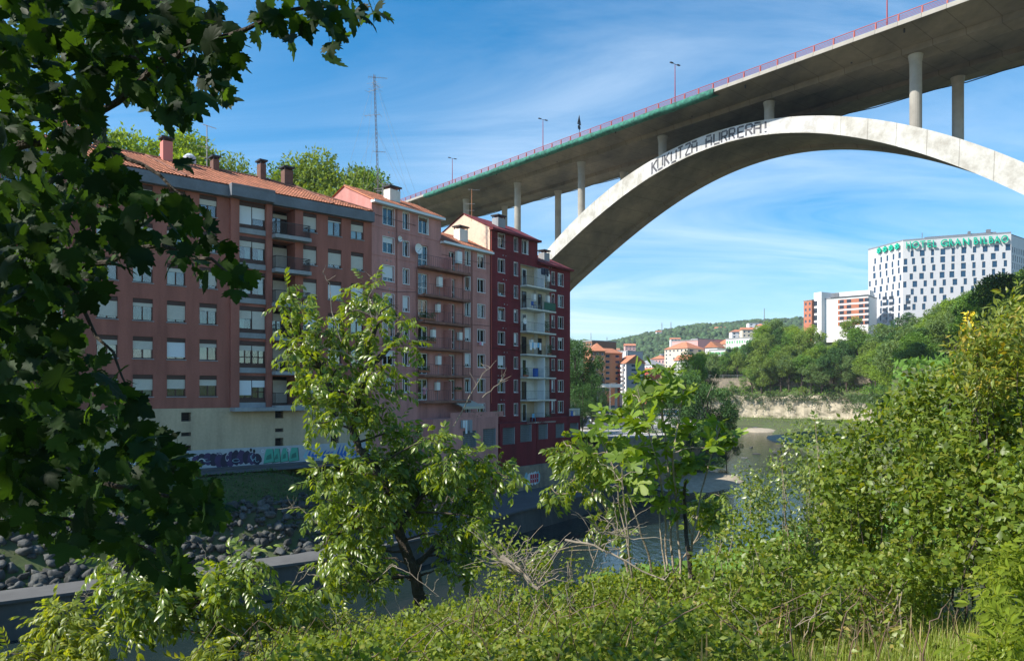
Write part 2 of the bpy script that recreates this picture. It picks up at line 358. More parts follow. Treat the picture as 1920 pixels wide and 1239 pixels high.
# river
m_water = bpy.data.materials.new('river_water'); m_water.use_nodes = True
t = m_water.node_tree; b = t.nodes['Principled BSDF']; b.inputs['Base Color'].default_value = (0.014, 0.026, 0.026, 1); b.inputs['Roughness'].default_value = 0.06; b.inputs['IOR'].default_value = 1.33
tcn = t.nodes.new('ShaderNodeTexCoord'); mpn = t.nodes.new('ShaderNodeMapping'); mpn.inputs['Rotation'].default_value = (0, 0, math.radians(-35)); mpn.inputs['Scale'].default_value = (1, 0.45, 1)
t.links.new(tcn.outputs['Object'], mpn.inputs[0])
nz = t.nodes.new('ShaderNodeTexNoise'); nz.inputs['Scale'].default_value = 1.7; nz.inputs['Detail'].default_value = 6; nz.inputs['Distortion'].default_value = 0.8; t.links.new(mpn.outputs[0], nz.inputs['Vector'])
bp = t.nodes.new('ShaderNodeBump'); bp.inputs['Strength'].default_value = 0.6; bp.inputs['Distance'].default_value = 0.09; sx = t.nodes.new('ShaderNodeSeparateXYZ'); t.links.new(tcn.outputs['Object'], sx.inputs[0]); mr = t.nodes.new('ShaderNodeMapRange'); mr.inputs[1].default_value = -6; mr.inputs[2].default_value = 9; mr.inputs[3].default_value = .35; mr.inputs[4].default_value = 1; t.links.new(sx.outputs[0], mr.inputs[0]); mm_ = t.nodes.new('ShaderNodeMath'); mm_.operation = 'MULTIPLY'; t.links.new(nz.outputs[0], mm_.inputs[0]); t.links.new(mr.outputs[0], mm_.inputs[1]); t.links.new(mm_.outputs[0], bp.inputs['Height']); t.links.new(bp.outputs[0], b.inputs['Normal'])
grid_mesh('river_water', np.arange(-120, 140, 10), np.arange(-40, 400, 10), m_water, lambda X, Y: X * 0 - 13.0)

def offset_poly(poly, d):
    "offset a polyline to its left by d"
    out = []
    for i, (x, y) in enumerate(poly):
        a = poly[max(i - 1, 0)]; c = poly[min(i + 1, len(poly) - 1)]; dx, dy = c[0] - a[0], c[1] - a[1]; L = math.hypot(dx, dy)
        out.append((x - dy / L * d, y + dx / L * d))
    return out
def strip(name, A, B, za, zb, mt, kind='structure', thick=0):
    n = len(A); V = [(x, y, za) for x, y in A] + [(x, y, zb) for x, y in B]
    mb = MB(); mb.add(V, [(i, i + 1, n + i + 1, n + i) for i in range(n - 1)])
    o = mb.build(name, mt); tag(o, kind=kind); return o
wl = LE[1:11]
# river wall below the path, its coping and the path; the last stretch widens to a quay before the red block
top = [(x, y) for x, y in offset_poly(wl, 0.45)]
wall = MB()
for (a, b2), (c, d2) in zip(list(zip(wl, top)), list(zip(wl[1:], top[1:]))):
    wall.add([(a[0], a[1], -14.5), (c[0], c[1], -14.5), (d2[0], d2[1], -11.0), (b2[0], b2[1], -11.0)], [(0, 1, 2, 3)])
rw = wall.build('embankment_wall', m_wallc); tag(rw, 'low sloping concrete river wall below the shaded walkway', 'wall')
cop = MB()
for p0, p1 in zip(top, top[1:]):
    cop.bar((p0[0], p0[1], -10.97), (p1[0], p1[1], -10.97), 0.5, 0.16)
cop.build('coping', m_path, rw)
for inner, nm in ((3.3, 'path'),):
    strip(nm, offset_poly(wl, 0.3), offset_poly(wl, inner), -11.02, -11.0, m_path)
q = [(-9.5, 57), (-5.2, 57.8), (-0.3, 66.8), (6.2, 76.5), (10.7, 84.2), (14.7, 92.2), (19.5, 100), (12, 104), (8, 99), (-1, 86), (-13, 71)]
mb = MB(); mb.add([(x, y, -10.985) for x, y in q], [tuple(range(len(q)))]); tag(mb.build('quay_paving', m_path), kind='structure')
# street level beyond the red block and its retaining wall
pz = [(13.0, 99.5), (17.5, 99), (24, 107), (27, 116), (38, 150), (50, 190), (60, 232), (66, 262), (30, 290), (70, 600), (120, 900), (70, 900), (20, 400), (14, 200), (-2, 128), (2, 106)]
mb = MB(); mb.add([(x, y, -6.0) for x, y in pz], [tuple(range(len(pz)))]); tag(mb.build('street_paving', m_plaza), kind='structure')
rd = [(14.5, 128), (21.5, 128), (39, 260), (75, 600), (62, 600), (28, 260)]
mb = MB(); mb.add([(x, y, -5.99) for x, y in rd], [tuple(range(len(rd)))]); tag(mb.build('road', m_asph), kind='structure')
sw = MB()
rwp = [(11.5, 98.6), (17.5, 98.6), (24.2, 106.6), (27.3, 116), (38.3, 150), (50, 190)]
for p0, p1 in zip(rwp, rwp[1:]): sw.bar((p0[0], p0[1], -9.3), (p1[0], p1[1], -9.3), 0.6, 6.6)
tag(sw.build('quay_wall', m_stone), 'rubble stone quay wall under the sunlit street paving', 'wall')
# the promenade in front of the brick block
pr = [(-71, 14.3), (-44.9, 34.8), (-31.9, 45.8), (-18.5, 56.9), (-9.6, 65.4), (-13, 71), (-60, 36)]
mb = MB(); mb.add([(x, y, -6.0) for x, y in pr], [tuple(range(len(pr)))]); tag(mb.build('promenade', m_path), kind='structure')

# gravel bar
def ellipse(cx, cy, a, b, rot, n=26, jit=0.08, seed=1):
    r = random.Random(seed); out = []
    for i in range(n):
        t = 2 * math.pi * i / n; k = 1 + r.uniform(-jit, jit); x, y = a * math.cos(t) * k, b * math.sin(t) * k
        out.append((cx + x * math.cos(rot) - y * math.sin(rot), cy + x * math.sin(rot) + y * math.cos(rot)))
    return out
def bar_island(name, cx, cy, a, b, rot, h, seed):
    P0 = ellipse(cx, cy, a, b, rot, seed=seed); mb = MB(); n = len(P0); rings = [(1.0, -13.25), (0.94, -12.96), (0.8, -12.96 + h * 0.55), (0.5, -12.96 + h), (0.2, -12.96 + h * 1.05)]
    V = []
    for k, z in rings: V += [(cx + (x - cx) * k, cy + (y - cy) * k, z) for x, y in P0]
    fs = [(r * n + i, r * n + (i + 1) % n, (r + 1) * n + (i + 1) % n, (r + 1) * n + i) for r in range(4) for i in range(n)] + [tuple(range(4 * n, 5 * n))]
    mb.add(V, fs); o = mb.build(name, m_gravel, smooth=True); tag(o, kind='structure'); return o
bar_island('gravel_bank', 27.5, 108, 6.0, 14, -0.45, 0.5, 3)
bar_island('gravel_bank', 76, 205, 5.5, 20, -0.25, 0.5, 5)
bar_island('gravel_bank', 84, 252, 6, 14, -0.3, 0.5, 9)

# boulders on the left bank
def rock_mesh(seed, ncut=9):
    r = np.random.default_rng(seed)
    t = (1 + 5 ** .5) / 2
    v = unit(np.array([(-1, t, 0), (1, t, 0), (-1, -t, 0), (1, -t, 0), (0, -1, t), (0, 1, t), (0, -1, -t), (0, 1, -t), (t, 0, -1), (t, 0, 1), (-t, 0, -1), (-t, 0, 1)], float))
    f = [(0, 11, 5), (0, 5, 1), (0, 1, 7), (0, 7, 10), (0, 10, 11), (1, 5, 9), (5, 11, 4), (11, 10, 2), (10, 7, 6), (7, 1, 8), (3, 9, 4), (3, 4, 2), (3, 2, 6), (3, 6, 8), (3, 8, 9), (4, 9, 5), (2, 4, 11), (6, 2, 10), (8, 6, 7), (9, 8, 1)]
    vs = [tuple(x) for x in v]; mid = {}
    def m(a, b):
        k = (min(a, b), max(a, b))
        if k not in mid:
            p = unit((np.array(vs[a]) + np.array(vs[b])) / 2); mid[k] = len(vs); vs.append(tuple(p))
        return mid[k]
    nf = []
    for a, b, c in f:
        x, y, z = m(a, b), m(b, c), m(c, a); nf += [(a, x, z), (b, y, x), (c, z, y), (x, y, z)]
    V = np.array(vs); V = V * (1 + r.uniform(-0.24, 0.24, (len(V), 1))) * np.array([1, r.uniform(.6, .9), r.uniform(.5, .75)])
    for k in range(ncut):
        d = unit(r.normal(size=3)); h = r.uniform(.38, .60); over = V @ d - h; V = V - np.maximum(over, 0)[:, None] * d * 1.0
    return np_mesh('boulder', V, np.array(nf), m_boulder)
rocks = [rock_mesh(s) for s in range(6)]; rrocks = [rock_mesh(s, 3) for s in (11, 12, 13)]
r = random.Random(3); cnt = 0
for k in range(4000):
    s = r.uniform(0.05, 1.05)
    # along the rock slope: between the path's inner edge and the grass
    q_ = Vector((r.uniform(-29, -7.5), r.uniform(40, 62))); dd = float(sdist(LE, np.array([q_.x]), np.array([q_.y]))[0])
    if not 3.5 < dd < 8.0 or q_.x / q_.y < -.60 or q_.x / q_.y > -.20: continue
    dd -= 3.3
    z = Hs(q_.x, q_.y) + .08
    sz = r.uniform(0.26, 0.60) * (1.15 - 0.06 * dd)
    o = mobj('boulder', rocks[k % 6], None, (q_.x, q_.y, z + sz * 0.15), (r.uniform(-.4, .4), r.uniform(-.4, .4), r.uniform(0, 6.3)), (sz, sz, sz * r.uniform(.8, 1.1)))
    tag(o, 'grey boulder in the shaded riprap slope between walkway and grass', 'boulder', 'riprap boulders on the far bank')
    cnt += 1
    if cnt >= 290: break
# the smaller stones between and beyond them
rs_ = np.random.default_rng(17); X_ = rs_.uniform(-48, -6, 9000); Y_ = rs_.uniform(22, 64, 9000); D_ = sdist(LE, X_, Y_); k_ = (D_ > 3.4) & (D_ < 7.9) & (Y_ - .35 * X_ < 65)
X_, Y_ = X_[k_][:1500], Y_[k_][:1500]; Z_ = H(X_, Y_) + .05; n_ = len(X_); Vs_, Ts_, o_n = [], [], 0
for q_ in range(6):
    ix = np.arange(q_, n_, 6); bv = np.array([v.co[:] for v in rocks[q_].vertices]); bt_ = np.array([p.vertices[:] for p in rocks[q_].polygons])
    V, T = scatter((bv, bt_), np.stack([X_[ix], Y_[ix], Z_[ix]], -1), frames(rdir(len(ix), rs_) * [1, 1, .3], rdir(len(ix), rs_) * .4 + [0, 0, 1]), np.where(X_[ix] / Y_[ix] < -.58, rs_.uniform(.3, .7, len(ix)), rs_.uniform(.15, .35, len(ix)))); Vs_.append(V); Ts_.append(T + o_n); o_n += len(V)
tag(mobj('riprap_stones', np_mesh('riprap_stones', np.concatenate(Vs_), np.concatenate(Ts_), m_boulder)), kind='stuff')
# rocks in the river
for i, (px, py, s, lab) in enumerate([(1418, 801, 1.5, 'dark rounded rock standing in the green river near the cliff'), (1462, 812, 1.1, 'flat dark rock on the far gravel bar'), (1420, 850, 1.3, 'dark wet rock lying in the blue rapids'), (1452, 846, 1.6, 'broad wet boulder breaking the rapids left of the bush'),
                                 (1408, 838, 1.0, 'small wet stone in the rapids by the dark bank tree'), (1395, 857, 1.1, 'low wet stone in the river under the dark tree')]):
    p = PG(px, py, -12.9); tag(mobj('rock', rrocks[i % 3], None, (p.x, p.y, -13.02), (.1, .1, i), (s, s * .8, s * .35)), lab, 'rock')

# cliff and upper retaining wall (solid, with their own relief)
def relief_wall(name, A, z0, z1, mt, label, cat, step=1.6, amp=0.8, thick=5.5, seed=0, topjit=0.8):
    pts = []
    for (ax, ay), (bx, by) in zip(A, A[1:]):
        n = max(2, int(math.hypot(bx - ax, by - ay) / step)); pts += [(ax + (bx - ax) * i / n, ay + (by - ay) * i / n) for i in range(n)]
    pts.append(A[-1]); rr = np.random.default_rng(seed); nz = max(3, int((z1 - z0) / 1.1)); V = []; nrm = offset_poly(pts, 1.0)
    for i, (x, y) in enumerate(pts):
        nx, ny = nrm[i][0] - x, nrm[i][1] - y; zt = z1 + rr.uniform(-topjit, topjit)
        for k in range(nz + 1):
            d = rr.uniform(-amp, amp) * 0.3 + amp * .8 * math.sin(i * .9 + math.sin(i * .37) * 3) * (.4 + .6 * math.sin(k * .8 + i * .2) ** 2) + (k / nz) * -0.8; V.append((x + nx * d, y + ny * d, z0 + (zt - z0) * k / nz))
        V.append((x - nx * thick, y - ny * thick, zt)); V.append((x - nx * thick, y - ny * thick, z0))
    m = nz + 3; fs = [(i * m + k, (i + 1) * m + k, (i + 1) * m + k + 1, i * m + k + 1) for i in range(len(pts) - 1) for k in range(m - 1)]
    mb = MB(); mb.add(V, fs); o = mb.build(name, mt); tag(o, label, cat); return o
relief_wall('cliff', CL, -13.5, -1.8, m_cliff, 'pale rock face with creepers standing over the far river bend', 'cliff')
up = offset_poly(CL, -11.0)
rwall = relief_wall('retaining_wall', up[3:], 0.2, 6.6, m_stone, 'weathered masonry retaining wall above the cliff on the wooded slope', 'wall', step=3, amp=0.12, thick=3.2, seed=4, topjit=0.1)
fp = MB(); pts = [Vector((x, y, 6.6)) for x, y in offset_poly(CL, -11.4)[4:]]
for a, c in zip(pts, pts[1:]):
    n = int((c - a).length / 6)
    for i in range(n): p = a.lerp(c, i / n); fp.bar(p, p + Vector((0, 0, 1.4)), 0.14)
    for h in (0.7, 1.35): fp.bar(a + Vector((0, 0, h)), c + Vector((0, 0, h)), 0.08)
fp.build('railing', m_gray, rwall)
# ---------------------------------------------------------------- walls, windows, buildings
class Fac:
    "a facade on the line between two points in plan; u along it, v into the building"
    def __init__(s, A, B):
        s.A = Vector(A); s.B = Vector(B); s.d = (s.B - s.A).normalized(); s.L = (s.B - s.A).length
        s.n = Vector((s.d.y, -s.d.x)); s.rz = math.atan2(s.d.y, s.d.x)
    @staticmethod
    def px(pa, ya, pb, yb): return Fac(((pa - CX) / F * ya, ya), ((pb - CX) / F * yb, yb))
    def u(s, px, v=0.0):
        k = (px - CX) / F; A = s.A - s.n * v
        return (k * A.y - A.x) / (s.d.x - k * s.d.y)
    def z(s, px, py, v=0.0):
        u = s.u(px, v); Y = (s.A - s.n * v).y + u * s.d.y; return (HY - py) * Y / F
    def pt(s, u, v, z): q = s.A + s.d * u - s.n * v; return Vector((q.x, q.y, z))
    def root(s, name): return empty(name, (s.A.x, s.A.y, 0), s.rz)

def Tloc(ox, oy, ang): return Matrix.Translation((ox, oy, 0)) @ Matrix.Rotation(ang, 4, 'Z')
I4 = Matrix.Identity(4)
def wall_holes(mb, T, u0, u1, z0, z1, holes, depth=0.6, mi=0, mi_in=1, mi_rev=0, zc=None):
    "front sheet at v=0 with real openings, reveals and a flat back sheet coloured dark as an unlit room"
    mb.T = T
    us = sorted({u0, u1} | {a for h in holes for a in (h[0], h[1]) if u0 < a < u1})
    zs = sorted({z0, z1} | {a for h in holes for a in (h[2], h[3]) if z0 < a < z1})
    for i in range(len(us) - 1):
        um = (us[i] + us[i + 1]) / 2; hs = [h for h in holes if h[0] < um < h[1]]; run = None
        for j in range(len(zs) - 1):
            zm = (zs[j] + zs[j + 1]) / 2; op = any(h[2] < zm < h[3] for h in hs)
            if not op:
                if run is None: run = zs[j]
            if (op or j == len(zs) - 2) and run is not None:
                e = zs[j] if op else zs[j + 1]
                mb.add([(us[i], 0, run), (us[i + 1], 0, run), (us[i + 1], 0, e), (us[i], 0, e)], [(0, 1, 2, 3)], mi); run = None
    for h in holes:
        a, b, c, d = h[:4]; D = h[4] if len(h) > 4 else depth
        mb.add([(a, 0, c), (b, 0, c), (b, 0, d), (a, 0, d), (a, D, c), (b, D, c), (b, D, d), (a, D, d)],
               [(0, 3, 7, 4), (1, 5, 6, 2), (3, 2, 6, 7), (0, 4, 5, 1)], h[5] if len(h) > 5 else mi_rev)
        mb.add([(a, D, c), (b, D, c), (b, D, d), (a, D, d)], [(0, 1, 2, 3)], mi_in)
    mb.T = None

MC = {}
def cm(key, fn):
    if key not in MC: MC[key] = fn()
    return MC[key]
def q2(x): return round(x * 40) / 40
def frame_mesh(w, h, fw, mull, mt, dv=0.06, rail=0):
    def f():
        mb = MB(); a = w / 2
        mb.box(-a, -a + fw, -dv / 2, dv / 2, 0, h); mb.box(a - fw, a, -dv / 2, dv / 2, 0, h)
        mb.box(-a + fw, a - fw, -dv / 2, dv / 2, 0, fw); mb.box(-a + fw, a - fw, -dv / 2, dv / 2, h - fw, h)
        for k in range(mull):
            x = -a + w * (k + 1) / (mull + 1); mb.box(x - fw * .6, x + fw * .6, -dv / 2 - .004, dv / 2 + .004, fw, h - fw)
        if rail: mb.box(-a + fw, a - fw, -dv / 2 + .004, dv / 2 - .004, rail - fw / 2, rail + fw / 2)
        return mb.mesh('window', mt)
    return cm(('f', w, h, fw, mull, mt.name, rail), f)
def boxm(key, x0, x1, y0, y1, z0, z1, mt):
    def f(): mb = MB(); mb.box(x0, x1, y0, y1, z0, z1); return mb.mesh(key, mt)
    return cm((key, x0, x1, y0, y1, z0, z1, mt.name), f)
def slatm(w, h, mt):
    def f():
        mb = MB(); n = max(2, int(h / 0.09)); a = w / 2
        for i in range(n): mb.box(-a, a, -0.012 - 0.006 * (i % 2), 0.012, h * i / n, h * (i + 1) / n - 0.008)
        mb.box(-a, a, 0.013, 0.02, 0, h); return mb.mesh('blind', mt)
    return cm(('slat', w, h, mt.name), f)
def window(root, T, u, z, w, h, style, blind=0.0, rnd=random):
    w = q2(w); h = q2(h); rec = 0.2
    if style == 'brown': fm, fw, mull, bm = m_brownf, 0.07, 1, m_blind
    elif style == 'white': fm, fw, mull, bm = m_whitef, 0.055, (1 if w > 0.75 else 0), m_blind2
    else: fm, fw, mull, bm = m_brownf, 0.06, 0, m_blind
    mat4 = T @ Matrix.Translation((u, rec, z)); loc = mat4.to_translation(); rz = mat4.to_euler().z
    bx = q2(h * 0.2) if style == 'brown' else 0
    fr = mobj('window', frame_mesh(w, h - bx, fw, mull, fm, rail=(q2(0.3 * h) if style == 'rail' else 0)), root, loc, (0, 0, rz))
    mobj('pane', boxm('pane', -w / 2 + fw, w / 2 - fw, .0, .01, fw, h - bx - fw, m_glass), fr)
    if bx: mobj('shutter_box', boxm('shutter_box', -w / 2, w / 2, -.10, .04, h - bx, h, m_brownf), fr)
    if blind > 0.03:
        bh = q2((h - bx - 2 * fw) * min(blind, 1)); bm = bm if rnd.random() < .72 else m_blind2
        if style == 'white' and rnd.random() < .3: bm = m_blindb
        mobj('blind', slatm(w - 2 * fw if style == 'white' else w, bh, bm), fr, (0, -.055, h - bx - bh - (fw if style == 'white' else 0)))
    if blind < .8 and rnd.random() < .6:
        cw = q2(rnd.choice([w - .1, w * .5, w * .35])); cx = rnd.choice([0, -1, 1]) * (w - cw) / 2 * .8
        mobj('curtain', boxm('curtain', -cw / 2, cw / 2, .0, .01, 0.05, h - bx - .05, m_curtain), fr, (cx, .12, 0))
    sm = m_gray if style == 'brown' else m_whitef
    mobj('sill', boxm('sill', -w / 2 - .06, w / 2 + .06, -.26, -.03, -.07, -.005, sm), fr)
    if style == 'white':
        def s():
            mb = MB(); a = w / 2
            mb.box(-a - .05, -a - .0, -.21, -.04, -.05, h + .05); mb.box(a + .0, a + .05, -.21, -.04, -.05, h + .05); mb.box(-a, a, -.209, -.04, h + .0, h + .045)
            return mb.mesh('surround', m_whitef)
        mobj('surround', cm(('sur', w, h), s), fr)
    return fr

def tiles(mb, O, U, V, nu, nv, inside=lambda a, b: True, mi=0):
    "barrel tiles on a plane: O corner, U along the eave per tile, V up the slope per tile"
    O, U, V = Vector(O), Vector(U), Vector(V); Nn = U.cross(V).normalized(); w = U.length
    prof = [(0.0, 0.0), (0.22, 0.26), (0.5, 0.38), (0.78, 0.26), (1.0, 0.0)]
    for j in range(nv):
        for i in range(nu):
            if not inside((i + .5), (j + .5)): continue
            base = O + U * i + V * j; vs = []
            for k, hh in ((0, .055), (1.06, 0.012)):
                for a, b in prof: vs.append(base + U * a + V * k + Nn * (b * w * .55 + hh))
            mb.add(vs, [(a, a + 1, a + 6, a + 5) for a in range(4)], mi)

def bars(mb, a, b, z0, z1, n, w=0.02):
    a = Vector(a); b = Vector(b)
    for i in range(n + 1):
        p = a.lerp(b, i / n); mb.bar((p.x, p.y, z0), (p.x, p.y, z1), w)
    mb.bar((a.x, a.y, z1), (b.x, b.y, z1), w * 2.4); mb.bar((a.x, a.y, z0), (b.x, b.y, z0), w * 1.8)

# ================================================================ terracotta block
FB = Fac.px(-170, 45.2, 697, 66.7)
rb = FB.root('apartment_building'); tag(rb, 'long terracotta apartment block with brown shutters and graffiti on its cream base', 'building')
RT = 2.77; ZW = [1.28 + RT * k for k in range(6)]       # window heads, bottom row first
rr = random.Random(5); DB = 11.0
zbase, zcream, zeave = -6.3, -1.22, 15.25
holes = []; wins = []
cols = [(181, 221), (249, 287), (313, 348), (374, 407), (568.5, 594), (615, 640.5), (658, 682)]
BL = {(0, 0): .5, (1, 0): .7, (2, 0): .62, (3, 0): .4, (0, 1): .3, (1, 1): .52, (2, 1): .98, (3, 1): .25, (0, 2): .95, (1, 2): .22, (2, 2): .92, (3, 2): .22,
      (4, 5): .85, (5, 5): .08, (6, 5): .5, (4, 4): .98, (5, 4): .88, (6, 4): .98, (4, 3): .98, (5, 3): .98, (6, 3): .95, (3, 4): .4, (3, 5): .35, (2, 5): .2, (1, 3): .25, (2, 3): .25, (0, 3): .2}
for ci, (a, b) in enumerate(cols):
    ua, ub = FB.u(a), FB.u(b)
    for k, zt in enumerate(ZW):
        holes.append((ua, ub, zt - 1.6, zt)); wins.append(((ua + ub) / 2, zt - 1.6, ub - ua, 1.6, BL.get((ci, k), rr.choice([.2, .5, .9]))))
bays = [(FB.u(446.5), FB.u(497), FB.u(508), FB.u(552)), (FB.u(75), FB.u(118), FB.u(2), FB.u(62))]
for g0, g1, l0, l1 in bays:
    for k, zt in enumerate(ZW):
        holes.append((g0, g1, zt - 2.1, zt + .02, .7)); holes.append((l0, l1, zt - 2.35, zt + .02, 1.5))
vents = []
for a, b, ys_ in [(515.5, 531, [(769, 784), (803, 810), (821, 836)]), (620, 635, [(767, 782), (799, 806), (816, 831)]), (339.5, 358, [(773, 790), (810.5, 818), (835, 847), (866, 872)]), (205, 226, [(778, 796), (816, 824)])]:
    for c, d in ys_: vents.append((FB.u(a), FB.u(b), FB.z(a, d), FB.z(a, c), .5))
mb = MB()
wall_holes(mb, I4, 0, FB.L, zcream, zeave, holes); 
mb.add([(FB.L, 0, zbase), (FB.L, DB, zbase), (FB.L, DB, zeave), (FB.L, 0, zeave)], [(0, 1, 2, 3)]); mb.add([(0, 0, zbase), (0, DB, zbase), (0, DB, zeave), (0, 0, zeave)], [(3, 2, 1, 0)])
mb.add([(0, DB, zbase), (FB.L, DB, zbase), (FB.L, DB, zeave), (0, DB, zeave)], [(3, 2, 1, 0)])
mb.build('wall', [m_brick, m_dark], rb)
mb = MB(); wall_holes(mb, Matrix.Translation((0, -0.03, 0)), 0, FB.L, zbase, zcream - .004, vents)
for zz_ in (-2.35, -3.5): mb.box(0, FB.L, -.045, -.029, zz_, zz_ + .03, 0)
mb.build('base_wall', [m_cream, m_dark], rb)
for i, v in enumerate(vents):
    g = MB(); n = 4
    for k in range(n): z_ = v[2] + (v[3] - v[2]) * (k + .5) / n; g.box(v[0], v[1], 0.1, .16, z_ - .02, z_ + .02)
    g.build('vent_grille', m_black, rb)
for w_ in wins: window(rb, I4, *w_[:4], 'brown', w_[4], rr)
# glazed bays, loggias, pilasters
def pilaster(a, b, proud, z0=zcream + .02, z1=zeave):
    m = MB(); m.box(a, b, -proud, -.004, z0, z1); m.build('pilaster', m_brick, rb)
pilaster(FB.u(430.5), FB.u(446.5) - .002, .28); pilaster(FB.u(497) + .002, FB.u(508) - .002, .28); pilaster(FB.u(552) + .002, FB.u(566.5), .16)
pilaster(FB.u(118) + .002, FB.u(134), .28); pilaster(FB.u(62) + .002, FB.u(75) - .002, .28)
bl2 = {5: (.97, .62), 4: (.3, .32), 3: (.06, .06), 2: (.42, .97), 1: (.25, .27), 0: (.8, .38)}
for bi, (g0, g1, l0, l1) in enumerate(bays):
    W_ = g1 - g0
    for k, zt in enumerate(ZW):
        s = MB(); s.box(g0 + .004, g1 - .004, -.14, .0, zt - 2.1 - .42, zt - 2.1 - .004); s.build('spandrel', m_gray, rb)
        hd = MB(); hd.box(g0, g1, -.02, .1, zt - .34, zt); hd.build('shutter_box', m_brownf, rb)
        sk = MB(); sk.box(g0, g1, -.02, .1, zt - 2.1, zt - 1.8); sk.build('panel', m_brownf, rb)
        for j in (0, 1):
            cw = W_ / 2 - .03; uc = g0 + W_ * (.25 + .5 * j); hh = 1.46
            fr = mobj('window', frame_mesh(q2(cw), q2(hh), .07, 1 if k in (0, 1) else 0, m_brownf, rail=(.55 if k in (0, 1) else 0)), rb, (uc, .08, zt - 1.8))
            mobj('pane', boxm('pane', -q2(cw) / 2 + .07, q2(cw) / 2 - .07, 0, .01, .07, q2(hh) - .07, m_glass), fr)
            bf = bl2[k][j]; bh = q2(bf * hh)
            mobj('blind', slatm(q2(cw - .04), max(bh, .1), m_blind2 if k in (5, 0) else m_blind), fr, (0, -.06, hh - max(bh, .1)))
            if bf < .5: mobj('curtain', boxm('curtain', -.25, .25, 0, .01, .05, hh - .05, m_curtain), fr, (rr.choice([-.25, .3]), .14, 0))
        # loggia
        s = MB(); s.box(l0 - .05, FB.u(574) if bi == 0 else l1 + .2, -1.0, .01, zt - 2.35 - .3, zt - 2.35 - .003)
        bal = s.build('balcony', m_gray, rb)
        e0, e1 = l0 + .02, (FB.u(572) if bi == 0 else l1 + .1)
        r_ = MB(); bars(r_, (e0, -.94), (e1, -.94), zt - 2.28, zt - 1.35, 30); bars(r_, (e1, -.94), (e1, -.03), zt - 2.28, zt - 1.35, 8); bars(r_, (e0, -.94), (e0, -.3), zt - 2.28, zt - 1.35, 6)
        r_.build('railing', m_black, bal)
        dw = l1 - l0; fr = mobj('window', frame_mesh(q2(dw - .1), 2.1, .07, 1, m_brownf), rb, ((l0 + l1) / 2, 1.3, zt - 2.33))
        mobj('pane', boxm('pane', -q2(dw - .1) / 2 + .07, q2(dw - .1) / 2 - .07, 0, .01, .07, 2.0, m_glass), fr)
        bh = q2([1.9, 1.2, .6, 1.7, 1.75, .3][k]); mobj('blind', slatm(q2(dw * .6), bh, m_blind), fr, (dw * .15, -.06, 2.05 - bh))
s = MB(); s.box(FB.u(430.5), FB.u(574), -1.02, -.034, zcream - .28, zcream + .014); s.build('ledge', m_gray, rb)
# eaves and tiled roof
ef = MB(); ef.box(-.2, FB.u(424), -.55, -.003, zeave - .05, 16.05); ef.box(FB.u(424) + .002, FB.u(505), -1.15, -.003, zeave - .05, 16.15); ef.box(FB.u(505) + .002, FB.L - .02, -.55, -.003, zeave - .05, 16.05)
ef.box(-.2, FB.L - .02, 0.0, DB, zeave + .002, 15.95); ef.build('eaves', m_fascia, rb)
tr = MB(); run, rise = 6.0, 2.75; sl = math.hypot(run, rise); nu = int((FB.L + .3) / .25); nv = int(sl / .42)
hipn = 7.4 / .25
tiles(tr, (-.3, -.55, 16.07), (.25, 0, 0), (0, run / nv, rise / nv), nu, nv, lambda i, j: i < nu - hipn * j / nv)
V_ = 0; tiles(tr, (FB.u(424), -1.15, 15.9), (.25, 0, 0), (0, .42 * run / sl, .42 * rise / sl), int((FB.u(505) - FB.u(424)) / .25), 2)
tr.build('roof_tiles', m_tile, rb)['kind'] = 'stuff'
rf = MB(); xr = FB.L - 7.4
rf.add([(-.3, -.5, 16.04), (FB.L, -.5, 16.04), (xr, 5.45, 18.78), (-.3, 5.45, 18.78), (-.3, DB, 16.04), (FB.L, DB, 16.04)], [(0, 1, 2, 3), (3, 2, 5, 4), (1, 5, 2)], 0)
rf.tube([(-.3, 5.45, 18.86), (xr, 5.45, 18.86)], .13, 8, 1); rf.tube([(xr, 5.45, 18.88), (FB.L - .1, -.4, 16.2)], .12, 8, 1)
for uu in (FB.u(345), FB.u(620)): rf.tube([(uu, -.5, 16.2), (uu - 1.2, 5.4, 18.9)], .10, 6, 1)
rf.build('roof', [m_tile, mat('ridge_tile', (0.26, 0.11, 0.07), .9, var=.5, scale=2)], rb)
m_chim = mat('brown_chimney', (0.16, 0.08, 0.06), .9, var=.3); m_pinkch = mat('pink_chimney', (0.55, 0.19, 0.16), .9)
def chimney(root, u, v, w, d, z0, z1, mt, capw=.12, capm=None, legs=False):
    m = MB(); m.box(u - w / 2, u + w / 2, v - d / 2, v + d / 2, z0, z1); ch = m.build('chimney', mt, root)
    c = MB(); g = .22 if legs else .0
    if legs:
        for a in (-1, 1):
            for b in (-1, 1): c.box(u + a * (w / 2 - .06) - .04, u + a * (w / 2 - .06) + .04, v + b * (d / 2 - .06) - .04, v + b * (d / 2 - .06) + .04, z1 + .002, z1 + g)
    c.box(u - w / 2 - capw, u + w / 2 + capw, v - d / 2 - capw, v + d / 2 + capw, z1 + g + .002, z1 + g + .14)
    c.build('chimney_cap', capm or m_black, ch)
for px, w_, z1, mt in [(313.5, .75, 20.2, m_pinkch), (404, .5, 19.5, m_chim), (492, .5, 20.0, m_chim), (540, .8, 19.9, m_chim), (120, .8, 20.2, m_pinkch)]:
    chimney(rb, FB.u(px, 5), 5.2, w_, .8, 17.6, z1, mt, legs=True)
tnk = MB(); uu = FB.u(361, 5.5); tnk.tube([(uu, 6.2, 18.2), (uu, 6.2, 19.7)], [.5, .5], 12); tnk.tube([(uu, 6.2, 19.7), (uu, 6.2, 19.95)], [.5, .2], 12); tnk.build('water_tank', mat('tank_grey', (.45, .5, .55), .6), rb)

